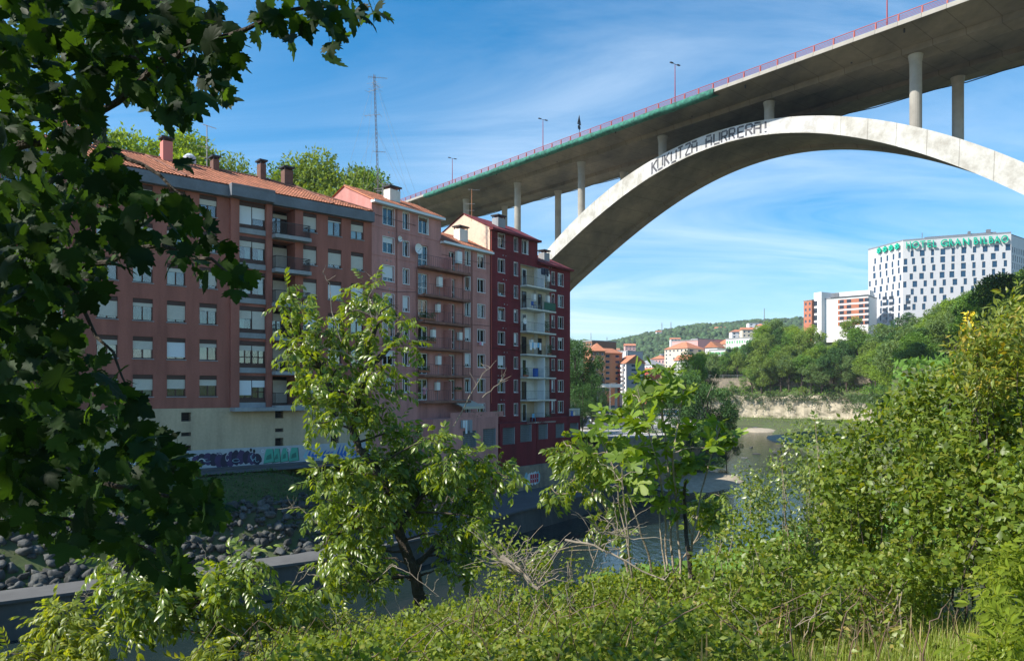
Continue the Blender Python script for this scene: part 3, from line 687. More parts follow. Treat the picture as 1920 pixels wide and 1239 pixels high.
# graffiti: flat paint on the base
m_band = mat('graffiti_ground', (0.46, 0.48, 0.50), .85, var=.15, scale=.5)
gm = {k: mat('paint_' + k, c, .6, var=.25, scale=1.5) for k, c in dict(navy=(.012, .014, .045), violet=(.05, .03, .11), teal=(.07, .42, .30), green=(.03, .20, .15), blue=(.03, .16, .55), white=(.75, .76, .78), black=(.01, .01, .012), sky=(.3, .55, .62), red=(.5, .03, .06), yellow=(.55, .4, .1)).items()}
gk = list(gm); MG = [m_band] + [gm[k] for k in gk]
def blob(mb, cx, cz, a, b, v, mi, n=14, jit=.18, rot=0, rg=random):
    vs = []
    for i in range(n):
        t = 2 * math.pi * i / n; k = 1 + rg.uniform(-jit, jit); x, z = a * math.cos(t) * k, b * math.sin(t) * k
        vs.append((cx + x * math.cos(rot) - z * math.sin(rot), v, cz + x * math.sin(rot) + z * math.cos(rot)))
    mb.add(vs, [tuple(range(n))], mi)
def ring(mb, cx, cz, a, b, th, v, mi, n=14, a0=0, a1=6.28, rot=0):
    vs = []
    for i in range(n + 1):
        t = a0 + (a1 - a0) * i / n
        for k in (1, 1 - th): x, z = a * math.cos(t) * k, b * math.sin(t) * k; vs.append((cx + x * math.cos(rot) - z * math.sin(rot), v, cz + x * math.sin(rot) + z * math.cos(rot)))
    mb.add(vs, [(2 * i, 2 * i + 2, 2 * i + 3, 2 * i + 1) for i in range(n)], mi)
def gi(k): return gk.index(k) + 1
gr = MB(); gz0, gz1 = -5.95, -4.42
gr.add([(FB.u(60), -.034, gz0), (FB.L - .1, -.034, gz0), (FB.L - .1, -.034, gz1), (FB.u(60), -.034, gz1)], [(0, 1, 2, 3)], 0)
rg = random.Random(9)
ua, ub = FB.u(363), FB.u(487)
for i in range(12):                                       # the dark piece
    u = ua + (ub - ua) * (i + .5) / 12; blob(gr, u, -5.25 + .12 * math.sin(i), .36, .62 - .03 * abs(i - 6), -.038 - .0004 * i, gi('navy' if i % 2 else 'violet'), jit=.1, rg=rg)
for i in range(14):
    u = ua + (ub - ua) * rg.random(); ring(gr, u, -5.2 + rg.uniform(-.3, .3), rg.uniform(.12, .34), rg.uniform(.12, .38), .2, -.0445 - .0002 * i, gi(rg.choice(['sky', 'violet', 'white', 'black'])), a0=rg.uniform(0, 3), a1=rg.uniform(4, 8))
ua, ub = FB.u(492), FB.u(563)
for i, (fx, w_) in enumerate([(0.02, .75), (.24, .6), (.45, .6), (.68, .75)]):     # the teal piece, four angular letters
    u0 = ua + (ub - ua) * fx; u1 = u0 + w_ * (ub - ua) / 2.9; v = -.04 - .001 * i
    gr.add([(u0, v, -5.78), (u1 + .1, v, -5.68), (u1, v, -4.62), (u0 + .25, v, -4.6), (u0 + .1, v, -5.1)], [(0, 1, 2, 3, 4)], gi('teal'))
    gr.add([(u0 + .2, v - .004, -5.5), (u1 - .15, v - .004, -5.42), (u1 - .2, v - .004, -5.0), (u0 + .3, v - .004, -5.15)], [(0, 1, 2, 3)], gi('green'))
    gr.add([(u0, v - .005, -5.8), (u1 + .1, v - .005, -5.7), (u1 + .1, v - .005, -5.66), (u0, v - .005, -5.76)], [(0, 1, 2, 3)], gi('black'))
    gr.add([(u1, v - .005, -4.64), (u1 - .05, v - .005, -4.62), (u1 + .05, v - .005, -5.7), (u1 + .1, v - .005, -5.7)], [(0, 1, 2, 3)], gi('black'))
    if i in (0, 3): ring(gr, u0 - .05, -4.75, .14, .14, .4, v - .006, gi('white'))
ua, ub = FB.u(568), FB.u(668)
for i in range(15):                                      # the blue spiky piece
    u = ua + (ub - ua) * i / 15; h = rg.uniform(.5, 1.15); v = -.04 - .0006 * i
    gr.add([(u, v, -5.7 + rg.uniform(0, .3)), (u + .42, v, -5.75), (u + .3, v, -5.3), (u + .5, v, -5.6 + h), (u + .12, v, -5.2)], [(0, 1, 2, 3, 4)], gi('blue' if i % 4 else 'sky'))
for i in range(9):
    u = FB.u(70) + (FB.u(350) - FB.u(70)) * (i + .5) / 9; blob(gr, u, -5.3, .7, .5, -.038 - .001 * i, gi(['sky', 'white', 'navy', 'blue'][i % 4]), jit=.25, rg=rg)
    ring(gr, u + .3, -5.3, .5, .42, .14, -.05 - .001 * i, gi('black'), a0=.4, a1=5.5)
for i, px in enumerate((347, 352, 470, 476)): blob(gr, FB.u(px), -4.62 - .1 * (i % 2), .1, .15, -.048, gi('black'), jit=.05, rg=rg)
gr.build('graffiti', MG, rb)
st = MB(); st.box(FB.u(300), FB.L - .3, -1.1, -.05, -6.05, -5.82); tag(st.build('low_bench', m_path), 'long low concrete ledge at the foot of the graffiti wall', 'bench').matrix_world = Matrix.Translation((FB.A.x, FB.A.y, 0)) @ Matrix.Rotation(FB.rz, 4, 'Z')

# ================================================================ pink and crimson blocks
FP = Fac.px(697, 67.0, 1069, 93.0)
uP1, uP2, uR1, uR2, uE = 0.0, FP.u(827), FP.u(918.5), FP.u(1008), FP.L
def placed(name, label, cat, u):
    o = empty(name, tuple(FP.pt(u, 0, 0)), FP.rz); return tag(o, label, cat)
def gable_block(root, x0, x1, D, zb, ze, zr, wallm, sidem, holes, roofm=None, eavem=m_whitef, back=True, proud=.45):
    "x0..x1 local; eave towards the river, ridge half-way back, gables on both ends"
    L = x1 - x0
    mb = MB(); wall_holes(mb, Matrix.Translation((x0, 0, 0)), 0, L, zb, ze, [(a - x0, b - x0, *r) for a, b, *r in holes])
    for x, fl in ((x0, True), (x1, False)):
        vs = [(x, 0, zb), (x, D, zb), (x, D, ze), (x, D / 2, zr), (x, 0, ze)]
        mb.add(vs, [(4, 3, 2, 1, 0) if fl else (0, 1, 2, 3, 4)], 2)
    mb.add([(x0, D, zb), (x1, D, zb), (x1, D, ze), (x0, D, ze)], [(3, 2, 1, 0)])
    mb.build('wall', [wallm, m_dark, sidem, m_whitewall], root)
    r = MB(); sl = (zr - ze) / (D / 2); o = .12
    r.add([(x0 - o, -proud, ze - sl * proud + .1), (x1 + o, -proud, ze - sl * proud + .1), (x1 + o, D / 2, zr + .1), (x0 - o, D / 2, zr + .1), (x1 + o, D + .3, ze - sl * .3 + .1), (x0 - o, D + .3, ze - sl * .3 + .1),
           (x0 - o, -proud, ze - sl * proud), (x1 + o, -proud, ze - sl * proud), (x1 + o, D / 2, zr), (x0 - o, D / 2, zr)], [(0, 1, 2, 3), (3, 2, 4, 5), (0, 6, 7, 1), (1, 7, 8, 2), (0, 3, 9, 6)])
    rf = r.build('roof', roofm or m_tile, root)
    if roofm is None:
        t_ = MB(); s_ = math.hypot(D / 2 + proud, zr - ze + sl * proud); nv = int(s_ / .42)
        V = Vector((0, D / 2 + proud, zr - ze + sl * proud)) / nv
        tiles(t_, (x0 - o, -proud, ze - sl * proud + .1), ((L + 2 * o) / int((L + .2) / .25), 0, 0), V, int((L + .2) / .25), nv); t_.build('roof_tiles', m_tile, root)['kind'] = 'stuff'
    e = MB(); e.box(x0 - .12, x1 + .12, -proud - .08, -.003, ze - .33, ze - .10); e.build('eaves', eavem, root)
    return rf
def rowz(px, ys): return [(FP.z(px, b), FP.z(px, a)) for a, b in ys]

P1Y = [(390, 422), (445, 474), (498, 527), (551, 580), (604, 632), (658, 684), (709, 735)]
P2Y = [(473, 500), (521, 546), (569, 594), (617, 640), (664, 688), (710, 735), (757, 781)]
R1Y = [(440, 466), (487, 512), (532, 555), (578, 601), (623, 646), (668, 690), (712, 735), (757, 779)]
R2Y = [(512, 535), (553, 575), (593, 615), (633, 655), (674, 694), (713, 734), (752, 773)]
slabP = [498.5, 551.5, 601, 651, 702, 751]
slabR = [535, 577.5, 620.5, 663.5, 706.5, 749, 791]
def make_block(name, label, ux, cols, rows, rowpx, x1, zb, ze, zr, wallm, sidem, doors=(), recess=None, roofm=None, eavem=m_whitef, rseed=1, D=7.4):
    root = placed(name, label, 'building', ux); rg = random.Random(rseed); hs = []; ws = []
    zr_ = rowz(rowpx, rows)
    for (a, b, skip) in cols:
        ua, ub = FP.u(a) - ux, FP.u(b) - ux
        for i, (z0, z1) in enumerate(zr_):
            if i in skip: continue
            hs.append((ua, ub, z0, z1)); ws.append(((ua + ub) / 2, z0, ub - ua, z1 - z0))
    dz = []
    for (a, b, tops) in doors:
        for zt in tops: hs.append((FP.u(a) - ux, FP.u(b) - ux, zt - 2.05, zt)); dz.append(((FP.u(a) + FP.u(b)) / 2 - ux, zt - 2.05, FP.u(b) - FP.u(a), 2.05))
    if recess: hs += recess
    rf = gable_block(root, 0, x1 - ux, D, zb, ze, zr, wallm, sidem, hs, roofm, eavem)
    Lb = x1 - ux; cut = [(FP.u(a) - ux - .1, FP.u(b) - ux + .1) for a, b in ((782, 869), (975, 1031))]; cut = [(max(0, a), min(Lb, b)) for a, b in cut if a < Lb and b > 0]
    for i, (z0, z1) in enumerate(zr_):
        m = MB(); a = .01
        for c0, c1 in (cut if i else []) + [(Lb - .01, Lb)]:
            if c0 - a > .2: m.box(a, c0, -.035, -.003, z0 - .42, z0 - .36); m.box(a, c0, -.02, -.0035, z0 - .36, z0 - .345)
            a = c1
        if m.v: m.build('string_course', wallm, root)
        v_ = MB(); uu_ = rg.uniform(.35, .65) * min(Lb, 4) ; v_.tube([(uu_, -.05, z1 + .45), (uu_, -.0, z1 + .45)], .07, 8); v_.tube([(uu_ + .5, -.05, z1 + .45), (uu_ + .5, -.0, z1 + .45)], .05, 8); v_.build('vent', m_gray, root)
    for k in range(3):
        cb_ = MB(); zz_ = ze - 2 - 5.5 * k + rg.uniform(-1, 1); e_ = cut[0][0] - .05 if cut and cut[0][0] > 1 else Lb - .05; s_ = .05
        cb_.tube([(s_, -.05, zz_), ((s_ + e_) / 2, -.05, zz_ - .07), (e_, -.05, zz_ + rg.uniform(-.2, .2))], .018, 4); cb_.build('cable', m_black, root)
    for w in ws: window(root, I4, *w, 'white', rg.choice([0, 0, 0, 0, .2, .35, .8]), rg)
    for w in dz:
        fr = mobj('balcony_door', frame_mesh(q2(w[2]), 2.05, .08, 1, m_whitef, rail=.7), root, (w[0], .2, w[1])); mobj('pane', boxm('pane', -q2(w[2]) / 2 + .08, q2(w[2]) / 2 - .08, 0, .01, .08, 1.97, m_glass), fr)
        if rg.random() < .5: mobj('curtain', boxm('curtain', -.2, .2, 0, .01, .05, 2.0, m_curtain), fr, (rg.uniform(-.15, .15), .12, 0))
    return root, rf
zsP = [FP.z(782, y) for y in slabP]; zsR = [FP.z(976, y) for y in slabR]
p1, p1r = make_block('apartment_building', 'salmon pink apartment block joined to the terracotta one, tallest of the pink pair', 0, [(718, 738.5, ()), (755.7, 766.6, ()), (785, 803, (1, 2, 3, 4, 5, 6))], P1Y, 728, uP2, -11.2, 17.45, 19.2,
                     m_pink, m_pink, doors=[(784, 803, [z + 2.1 for z in zsP])], rseed=3)
p2, p2r = make_block('apartment_building', 'lower salmon pink block with rusty balconies next to the crimson one', uP2, [(872, 881.5, ()), (895.5, 909, ())], P2Y, 890, uR1, -11.2, 15.2, 17.0,
                     m_pink, m_pink, doors=[(841.5, 854, [z + 2.1 + .0 for z in zsP])], rseed=4)
r1, r1r = make_block('apartment_building', 'tall dark crimson apartment block under a pale gable behind the pink one', uR1, [(934, 946, ()), (964, 970.5, ()), (979, 990, (1, 2, 3, 4, 5, 6, 7))], R1Y, 945, uR2, -11.2, 17.9, 19.8,
                     m_red, m_gable, rseed=5, roofm=m_red, eavem=m_red,
                     recess=[(FP.u(976) - uR1, uR2 - uR1 - .004, z + .02, z + 2.45, .55, 3) for z in zsR])
r2, r2r = make_block('apartment_building', 'lower dark crimson apartment block at the riverside end of the row', uR2, [(1034.5, 1039.5, ()), (1046.5, 1056, ())], R2Y, 1046, uE, -11.2, 15.4, 17.2,
                     m_red, m_red, rseed=6, roofm=m_red, eavem=m_red,
                     recess=[(.004, FP.u(1030) - uR2, z + .02, z + 2.45, .55, 3) for z in zsR])
# white back walls of the crimson loggias with their doors
for root, ua, ub, s in ((r1, FP.u(976) - uR1, uR2 - uR1 - .01, 0), (r2, .01, FP.u(1030) - uR2, 1)):
    for k, z in enumerate(zsR):
        m = MB(); m.box(ua + .004, ub - .004, .50, .54, z + .024, z + 2.446); m.box(ua, ua + .03, .0, .5, z + .024, z + 2.44); m.build('loggia_wall', m_whitewall if k % 3 else m_cream, root)
        w = .85; uc = ua + (ub - ua) * (.38 if s == 0 else .42)
        fr = mobj('balcony_door', frame_mesh(w, 2.05, .08, 0, m_brownf if k % 2 else m_whitef), root, (uc, .44, z + .03))
        mobj('pane', boxm('dark_pane', -w / 2 + .07, w / 2 - .07, 0, .03, .08, 1.97, mat('door_glass', (.02, .022, .025), .12)), fr)
m = MB()
# balconies
for k, z in enumerate(zsP):
    for root, ua, ub in ((p1, FP.u(782), uP2 - .01), (p2, .01, FP.u(869) - uP2)):
        s = MB(); s.box(ua, ub, -1.05, -.002, z - .24, z - .02); bl = s.build('balcony', mat('rusty_slab', (.30, .14, .10), .9, var=.4, scale=1.5), root)
        r_ = MB(); bars(r_, (ua + .03, -1.0), (ub - .03, -1.0), z + .05, z + 1.0, int((ub - ua) / .30), .010)
        if root is p1: bars(r_, (ua + .03, -1.0), (ua + .03, -.05), z + .05, z + 1.0, 4, .014)
        else: bars(r_, (ub - .03, -1.0), (ub - .03, -.05), z + .05, z + 1.0, 4, .014)
        r_.build('railing', m_black, bl)
    if k < 6:
        s = MB(); u_ = FP.u(833); s.box(u_ - .08 - uP2, u_ + .08 - uP2, -1.0, -.01, z - .019, z + (1.9 if k else 1.3)); s.build('divider', m_pink, p2)
for k, z in enumerate(zsR):
    for root, ua, ub, rr_ in ((r1, FP.u(975.5) - uR1, uR2 - uR1 - .005, 0), (r2, .005, FP.u(1030) - uR2, 1)):
        s = MB(); s.box(ua, ub, -1.0, .0 if False else -.002, z - .17, z - .0); bl = s.build('balcony', m_whitewall, root)
        r_ = MB(); bars(r_, (ua + .03, -.95), (ub - .03, -.95), z + .08, z + 1.0, int((ub - ua) / .28), .010)
        e = ua + .03 if rr_ == 0 else ub - .03; bars(r_, (e, -.95), (e, -.05), z + .08, z + 1.0, 7, .016); r_.build('railing', m_black if k not in (2,) else m_black, bl)
    if k % 2 == 0 or k > 3: s = MB(); s.box(-.05, .05, -.98, -.01, z + .004, z + 2.3); s.build('divider', m_whitef, r2)
gp = MB(); gp.box(.1, FP.u(1030) - uR2, -.9, -.87, zsR[1] + .1, zsR[1] + .95); gp.build('screen_panel', mat('green_screen', (.03, .14, .09), .7), r2)
# downpipes and cables
for root, ux, px in ((p1, 0, 743), (p1, 0, 781), (p2, uP2, 884), (p2, uP2, 867), (r1, uR1, 920)):
    s = MB(); u_ = FP.u(px) - ux; zt_ = {743: 17.1, 781: 12, 884: 14.8, 867: 12, 920: 17.5}[px]; s.tube([(u_, -.09, -1.2), (u_, -.09, zt_)], .05, 6); s.build('downpipe', m_redpost if root is r1 else mat('pipe_pink', (.3, .13, .1), .8), root)
# projecting ground floors
def annex(root, ux, pa, pb, ztop, zb, v, wallm, wins_, label=None):
    ua, ub = FP.u(pa, -v) - ux, FP.u(pb, -v) - ux; hs = []
    for a, b, c, d in wins_: hs.append((FP.u(a, -v) - ux - ua, FP.u(b, -v) - ux - ua, FP.z(a, d, -v), FP.z(a, c, -v), .25))
    m = MB(); wall_holes(m, Matrix.Translation((ua, -v, 0)), 0, ub - ua, zb, ztop, hs, mi_in=1)
    m.add([(ub, -v, zb), (ub, 0, zb), (ub, 0, ztop), (ub, -v, ztop), (ua, -v, ztop), (ua, 0, ztop), (ua, 0, zb), (ua, -v, zb)], [(0, 1, 2, 3), (4, 3, 2, 5), (7, 4, 5, 6)]); m.build('annex_wall', [wallm, m_block], root)
    for h in hs:
        g = MB(); w, hh = h[1] - h[0], h[3] - h[2]; nx, nz_ = max(3, round(w / .2)), max(4, round(hh / .2))
        for i in range(nx + 1): g.box(ua + h[0] + w * i / nx - .012, ua + h[0] + w * i / nx + .012, -v + .16, -v + .24, h[2], h[3])
        for i in range(nz_ + 1): g.box(ua + h[0], ua + h[1], -v + .165, -v + .235, h[2] + hh * i / nz_ - .012, h[2] + hh * i / nz_ + .012)
        g.box(ua + h[1] - .08, ua + h[1], -v - .01, -v + .25, h[2], h[3]); g.build('glass_block_window', m_gray, root)
    return ua, ub
a2 = annex(p2, uP2, 812, 934, FP.z(880, 783, -2.2), -11.2, 2.2, m_pink, [(868, 893, 808, 840), (905.5, 929.5, 804, 839)])
a3 = annex(r1, uR1, 937, 1006, FP.z(970, 792, -1.0), -8.3, 1.0, m_red, [(942.5, 965, 802, 834), (975.5, 996.5, 796, 829)])
a4 = annex(r2, uR2, 1006.8, 1088, FP.z(1040, 781, -1.0), -8.3, 1.0, m_red, [(1009.5, 1027, 795, 824), (1042, 1057.5, 794, 821), (1068.5, 1084, 793, 819)])
s = MB(); s.box(FP.u(1069), FP.u(1088), 0.01, 6.0, -11.2, FP.z(1040, 781)); s.T = None; o = s.build('side_wing', m_red, r2); o.location = (-uR2, 0, 0)
sb = MB(); sb.box(a3[0] - .1 , a3[1] + .0, -1.35, -.01, -11.3, -8.305); sb.build('stone_base', m_stone, r1)
sb = MB(); sb.box(a4[0] + .01, a4[1] + .1, -1.35, -.01, -11.3, -8.305); sb.build('stone_base', m_stone, r2)
for root, aa in ((r1, a3), (r2, a4)):
    g = MB()
    if root is r1: continue
# graffiti on the stone base
g = MB(); uu0 = FP.u(985, -1.35) - uR1
for i in range(5): blob(g, uu0 + .55 * i + .2, -9.8, .42, .75, -1.354 - .001 * i, gi('sky' if i in (0, 4) else 'white'), rg=rg)
for i in range(4):
    u_ = uu0 + .9 + .42 * i; g.add([(u_, -1.362, -10.3), (u_ + .34, -1.362, -10.3), (u_ + .38, -1.362, -9.35), (u_ + .04, -1.362, -9.3)], [(0, 1, 2, 3)], gi('red'))
    g.add([(u_ + .12, -1.365, -9.9), (u_ + .3, -1.365, -9.95), (u_ + .3, -1.365, -9.85), (u_ + .12, -1.365, -9.8)], [(0, 1, 2, 3)], gi('white'))
blob(g, uu0 - 1.2, -10.3, .6, .35, -1.354, gi('yellow'), rg=rg)
g.build('graffiti', MG, r1)
# chimneys of the row
for root, ux, px, w_, d_, z0, z1, mt in ((p1, 0, 735, 1.35, .9, 17.8, 19.35, m_whitewall), (p2, uP2, 864, 1.3, .9, 15.4, 17.3, m_whitewall), (r1, uR1, 935, 1.3, .9, 18.2, 19.7, m_gray), (r2, uR2, 1020, 1.15, .9, 15.7, 17.1, m_gray)):
    chimney(root, FP.u(px, 1.7) - ux, 1.7, w_, d_, z0, z1, mt, legs=True)
# terrace with awning on the pink annex
aw = tag(empty('awning', tuple(FP.pt(FP.u(862), 0, 0)), FP.rz), 'striped cream awning over the terrace of the lower pink block', 'awning')
m = MB(); zt = FP.z(862, 755); m.add([(-1.6, -.05, zt + .3), (1.6, -.05, zt + .3), (1.7, -1.9, zt - .35), (-1.7, -1.9, zt - .35), (1.7, -1.9, zt - .6), (-1.7, -1.9, zt - .6)], [(0, 1, 2, 3), (3, 2, 4, 5)]); m.build('canopy', mat('awning_cloth', (.5, .45, .36), .8), aw)
m = MB(); m.bar((-1.6, -.05, zt + .1), (-1.6, -1.85, zt - .4), .04); m.bar((1.6, -.05, zt + .1), (1.6, -1.85, zt - .4), .04); m.build('arm', m_gray, aw)
rt = MB(); ua_ = FP.u(815) - FP.u(870); rt.box(ua_, 3.9, -2.15, -2.1, FP.z(880, 783, -2.2), FP.z(880, 783, -2.2) + .55); tag(rt.build('terrace_parapet', m_pink), 'low pink parapet round the terrace above the glass block windows', 'parapet').matrix_world = Matrix.Translation(FP.pt(FP.u(870), 0, 0)) @ Matrix.Rotation(FP.rz, 4, 'Z')
rt = MB()
e0, e1 = FP.u(1068, -1), FP.u(1088, -1); zt = FP.z(1070, 781, -1)
bars(rt, (e0, -.95), (e1, -.95), zt + .03, zt + .95, 22, .02); bars(rt, (e1, -.95), (e1, 2.5), zt + .03, zt + .95, 20, .02)
tr_ = rt.build('roof_railing', m_whitef, r2); tr_.location = (-uR2, 0, 0)
# ---------------------------------------------------------------- things on the balconies and roofs
def fpt(px, v, z): return FP.pt(FP.u(px, v), v, z)
def item(name, label, cat, px, v, z, parts, group=None):
    "parts: list of (name, MB builder fn, material, smooth)"
    o = tag(empty(name, tuple(fpt(px, v, z)), FP.rz), label, cat, group)
    for nm, fn, mt in parts: m = MB(); fn(m); m.build(nm, mt, o)
    return o
m_boiler = mat('boiler_white', (.78, .78, .76), .45); m_cloths = {k: mat('cloth_' + k, c, .9, bump=.4, bscale=6) for k, c in dict(blue=(.03, .12, .42), white=(.78, .79, .8), dark=(.02, .025, .05), sky=(.18, .5, .75), pink=(.7, .3, .4), grey=(.3, .31, .33)).items()}
def boiler(px, zi, lab, s=1.0, Z=zsP, v=-.25):
    item('boiler', lab, 'water heater', px, v, Z[zi], [('casing', lambda m: m.box(-.24 * s, .24 * s, -.17, .17, 1.0, 1.0 + .8 * s), m_boiler), ('flue', lambda m: m.tube([(0, 0, 1.0 + .8 * s), (0, 0, 1.15 + .8 * s), (.2, -.2, 1.2 + .8 * s)], .05, 6), m_gray), ('pipe', lambda m: m.tube([(.1, .1, .05), (.1, .1, 1.0)], .02, 5), m_gray)])
boiler(860, 0, 'white water heater box on the top balcony of the lower pink block', 1.5)
boiler(824, 1, 'tall pale cabinet on the second balcony of the pink blocks', 1.2)
boiler(821, 2, 'white water heater on the third pink balcony from the top')
boiler(812, 3, 'white water heater on the fourth pink balcony, left of the divider')
boiler(862, 3, 'white water heater on the fourth pink balcony, right of the balcony door')
boiler(822, 4, 'white water heater on the fifth pink balcony beside the divider', 1.1)
boiler(820, 5, 'white water heater over the lowest pink balcony', 1.0)
boiler(1001, 1, 'white water heater on the second white loggia of the crimson blocks', 1.0, zsR)
boiler(1027, 1, 'white box heater on the second crimson balcony at the railing end', 1.1, zsR)
boiler(996, 3, 'white water heater above the washing on the fourth crimson balcony', .9, zsR)
boiler(1027, 0, 'white box heater on the topmost crimson balcony', 1.1, zsR)
def dish(px, z, r, lab, v=-1.1):
    def bowl(m):
        n = 16; vs = [(0, .12, 0)]
        for k in (.5, 1):
            for i in range(n): a = 6.283 * i / n; vs.append((r * k * math.cos(a), .12 - .14 * k * k, r * k * math.sin(a)))
        m.add(vs, [(0, 1 + i, 1 + (i + 1) % n) for i in range(n)] + [(1 + i, 1 + n + i, 1 + n + (i + 1) % n, 1 + (i + 1) % n) for i in range(n)])
    item('satellite_dish', lab, 'satellite dish', px, v, z, [('dish_bowl', bowl, m_boiler), ('arm', lambda m: m.bar((0, .1, -r * .6), (0, -.35, 0), .025), m_gray), ('bracket', lambda m: m.bar((0, .12, 0), (0, .3, -r - .2), .03), m_gray)])
dish(785, zsP[0] + 1.55, .50, 'large grey satellite dish on the top balcony of the pink block', -.5)
dish(984, zsR[2] + 1.05, .36, 'round white satellite dish on the third crimson balcony')
dish(750, FP.z(750, 450), .28, 'small pale satellite dish on the wall between pink windows', -.35)
def laundry(px, z, cl, lab, v=-1.15, span=1.6, seed=0, drop=(.5, .9)):
    rg = random.Random(seed); o = tag(empty('laundry', tuple(fpt(px, v, z)), FP.rz), lab, 'laundry'); m = MB(); m.bar((-span / 2, 0, 0), (span / 2, 0, 0), .02); m.build('line', m_gray, o); x = -span / 2
    while x < span / 2 - .15:
        w = rg.uniform(.22, .45); h = rg.uniform(*drop); m = MB(); vs = []; n = 6
        for j in range(5):
            for i in range(n + 1): vs.append((x + w * i / n + .02 * math.sin(j), .03 * math.sin(i * 2.1 + j) * j / 4 + .0, -h * j / 4))
        m.add(vs, [(j * (n + 1) + i, j * (n + 1) + i + 1, (j + 1) * (n + 1) + i + 1, (j + 1) * (n + 1) + i) for j in range(4) for i in range(n)]); m.build('garment', m_cloths[rg.choice(cl)], o); x += w + .04
laundry(729, FP.z(729, 631), ['blue', 'dark', 'dark'], 'dark and blue clothes hanging under a pink block window', -.3, 1.0, 1)
laundry(1004, FP.z(1004, 644), ['white', 'sky', 'white', 'sky'], 'white and sky blue washing on the fourth crimson balcony', -1.1, 2.2, 2)
laundry(1022, FP.z(1022, 508), ['dark', 'blue', 'dark'], 'dark clothes drying on the topmost crimson balcony', -1.0, 1.6, 5)
laundry(874, FP.z(874, 785), ['white', 'grey', 'white'], 'grey and white sheets over the terrace parapet of the pink annex', -2.3, 1.6, 4, (.7, 1.4))
laundry(1073, FP.z(1073, 769), ['blue', 'blue'], 'blue cloth over the white roof railing at the crimson corner', -1.1, .7, 7, (.6, .8))
laundry(903, FP.z(903, 641), ['pink', 'white'], 'small pink garment hanging below a window of the lower pink block', -.3, .7, 9, (.3, .45))
m_pot = mat('clay_pot', (.36, .13, .07), .85); m_leafb = mat('balcony_leaves', (.05, .11, .03), .6, island=.5, trans=.2)
LQ = (np.array([(0, 0, 0), (.5, .45, .06), (0, 1, -.05), (-.5, .45, .06)], float) * [.5, 1, 1], np.array([(0, 1, 2), (0, 2, 3)]))
def potplant(px, v, z, w, lab, h=.55, n=220):
    o = tag(empty('potted_plant', tuple(fpt(px, v, z)), FP.rz), lab, 'potted plant')
    m = MB(); m.box(-w / 2, w / 2, -.1, .1, 0, .2); m.build('planter', m_pot, o)
    C = np.stack([RNG.uniform(-w / 2, w / 2, n), RNG.uniform(-.16, .16, n), RNG.uniform(.12, h, n)], -1)
    V, T = scatter(LQ, C, frames(rdir(n) + [0, 0, .4], rdir(n)), RNG.uniform(.08, .16, n)); mobj('foliage', np_mesh('foliage', V, T, m_leafb), o)
potplant(802, -.85, zsP[2] + .02, 2.0, 'green plants in a trough on the third pink balcony', .75, 420)
potplant(800, -.9, zsP[3] + .4, 2.4, 'flowering plants along the fourth pink balcony railing', .6, 420)
potplant(796, -.9, zsP[4] + .2, 1.4, 'plants on the fifth pink balcony railing', .6)
potplant(859, -.95, zsP[5] + .9, 1.0, 'flower box on the railing end of the lowest pink balcony', .4)
potplant(903, -2.0, FP.z(903, 781), 1.6, 'trailing plants on the terrace edge of the pink annex', .6, 300)
potplant(888, -2.0, FP.z(888, 783), .8, 'bushy pot at the terrace end of the pink annex', .7)
potplant(929, -2.0, FP.z(929, 781), .8, 'green pot at the corner of the pink annex terrace', .7)
potplant(986, -.8, zsR[4] + .02, .8, 'clay pot with a leafy plant on the fifth crimson balcony', 1.0)
potplant(1026, -.8, zsR[6] + .02, 1.2, 'leafy plants on the lowest crimson balcony', .8)
potplant(1024, -.8, zsR[2] + .02, 1.2, 'dense creeper pots on the third crimson balcony', 1.3, 400)
potplant(1030, -.8, zsR[3] + .02, .6, 'dark potted shrub at the end of the fourth crimson balcony', 1.2)
def chair(px, z, lab, col):
    item('balcony_chair', lab, 'chair', px, -.6, z, [('seat', lambda m: m.box(-.22, .22, -.22, .22, .42, .46), col), ('backrest', lambda m: m.box(-.22, .22, .2, .24, .46, .9), col)] + [('leg', (lambda sx, sy: lambda m: m.bar((sx * .2, sy * .2, .42), (sx * .24, sy * .24, 0), .03))(a, b), col) for a in (-1, 1) for b in (-1, 1)])
chair(1001, zsR[1] + .01, 'blue folding chair on the second crimson balcony', m_cloths['blue']); chair(1003, zsR[6] + .01, 'blue chair on the lowest crimson balcony', m_cloths['sky'])
barrel = item('barrel', 'blue plastic barrel on the fifth crimson balcony', 'barrel', 1004, -.6, zsR[4] + .01, [('drum', lambda m: m.tube([(0, 0, 0), (0, 0, .1), (0, 0, .9), (0, 0, 1.0)], [.26, .33, .33, .28], 14), m_cloths['blue']), ('lid', lambda m: m.tube([(0, 0, 1.0), (0, 0, 1.04)], [.3, .3], 14), m_black)])

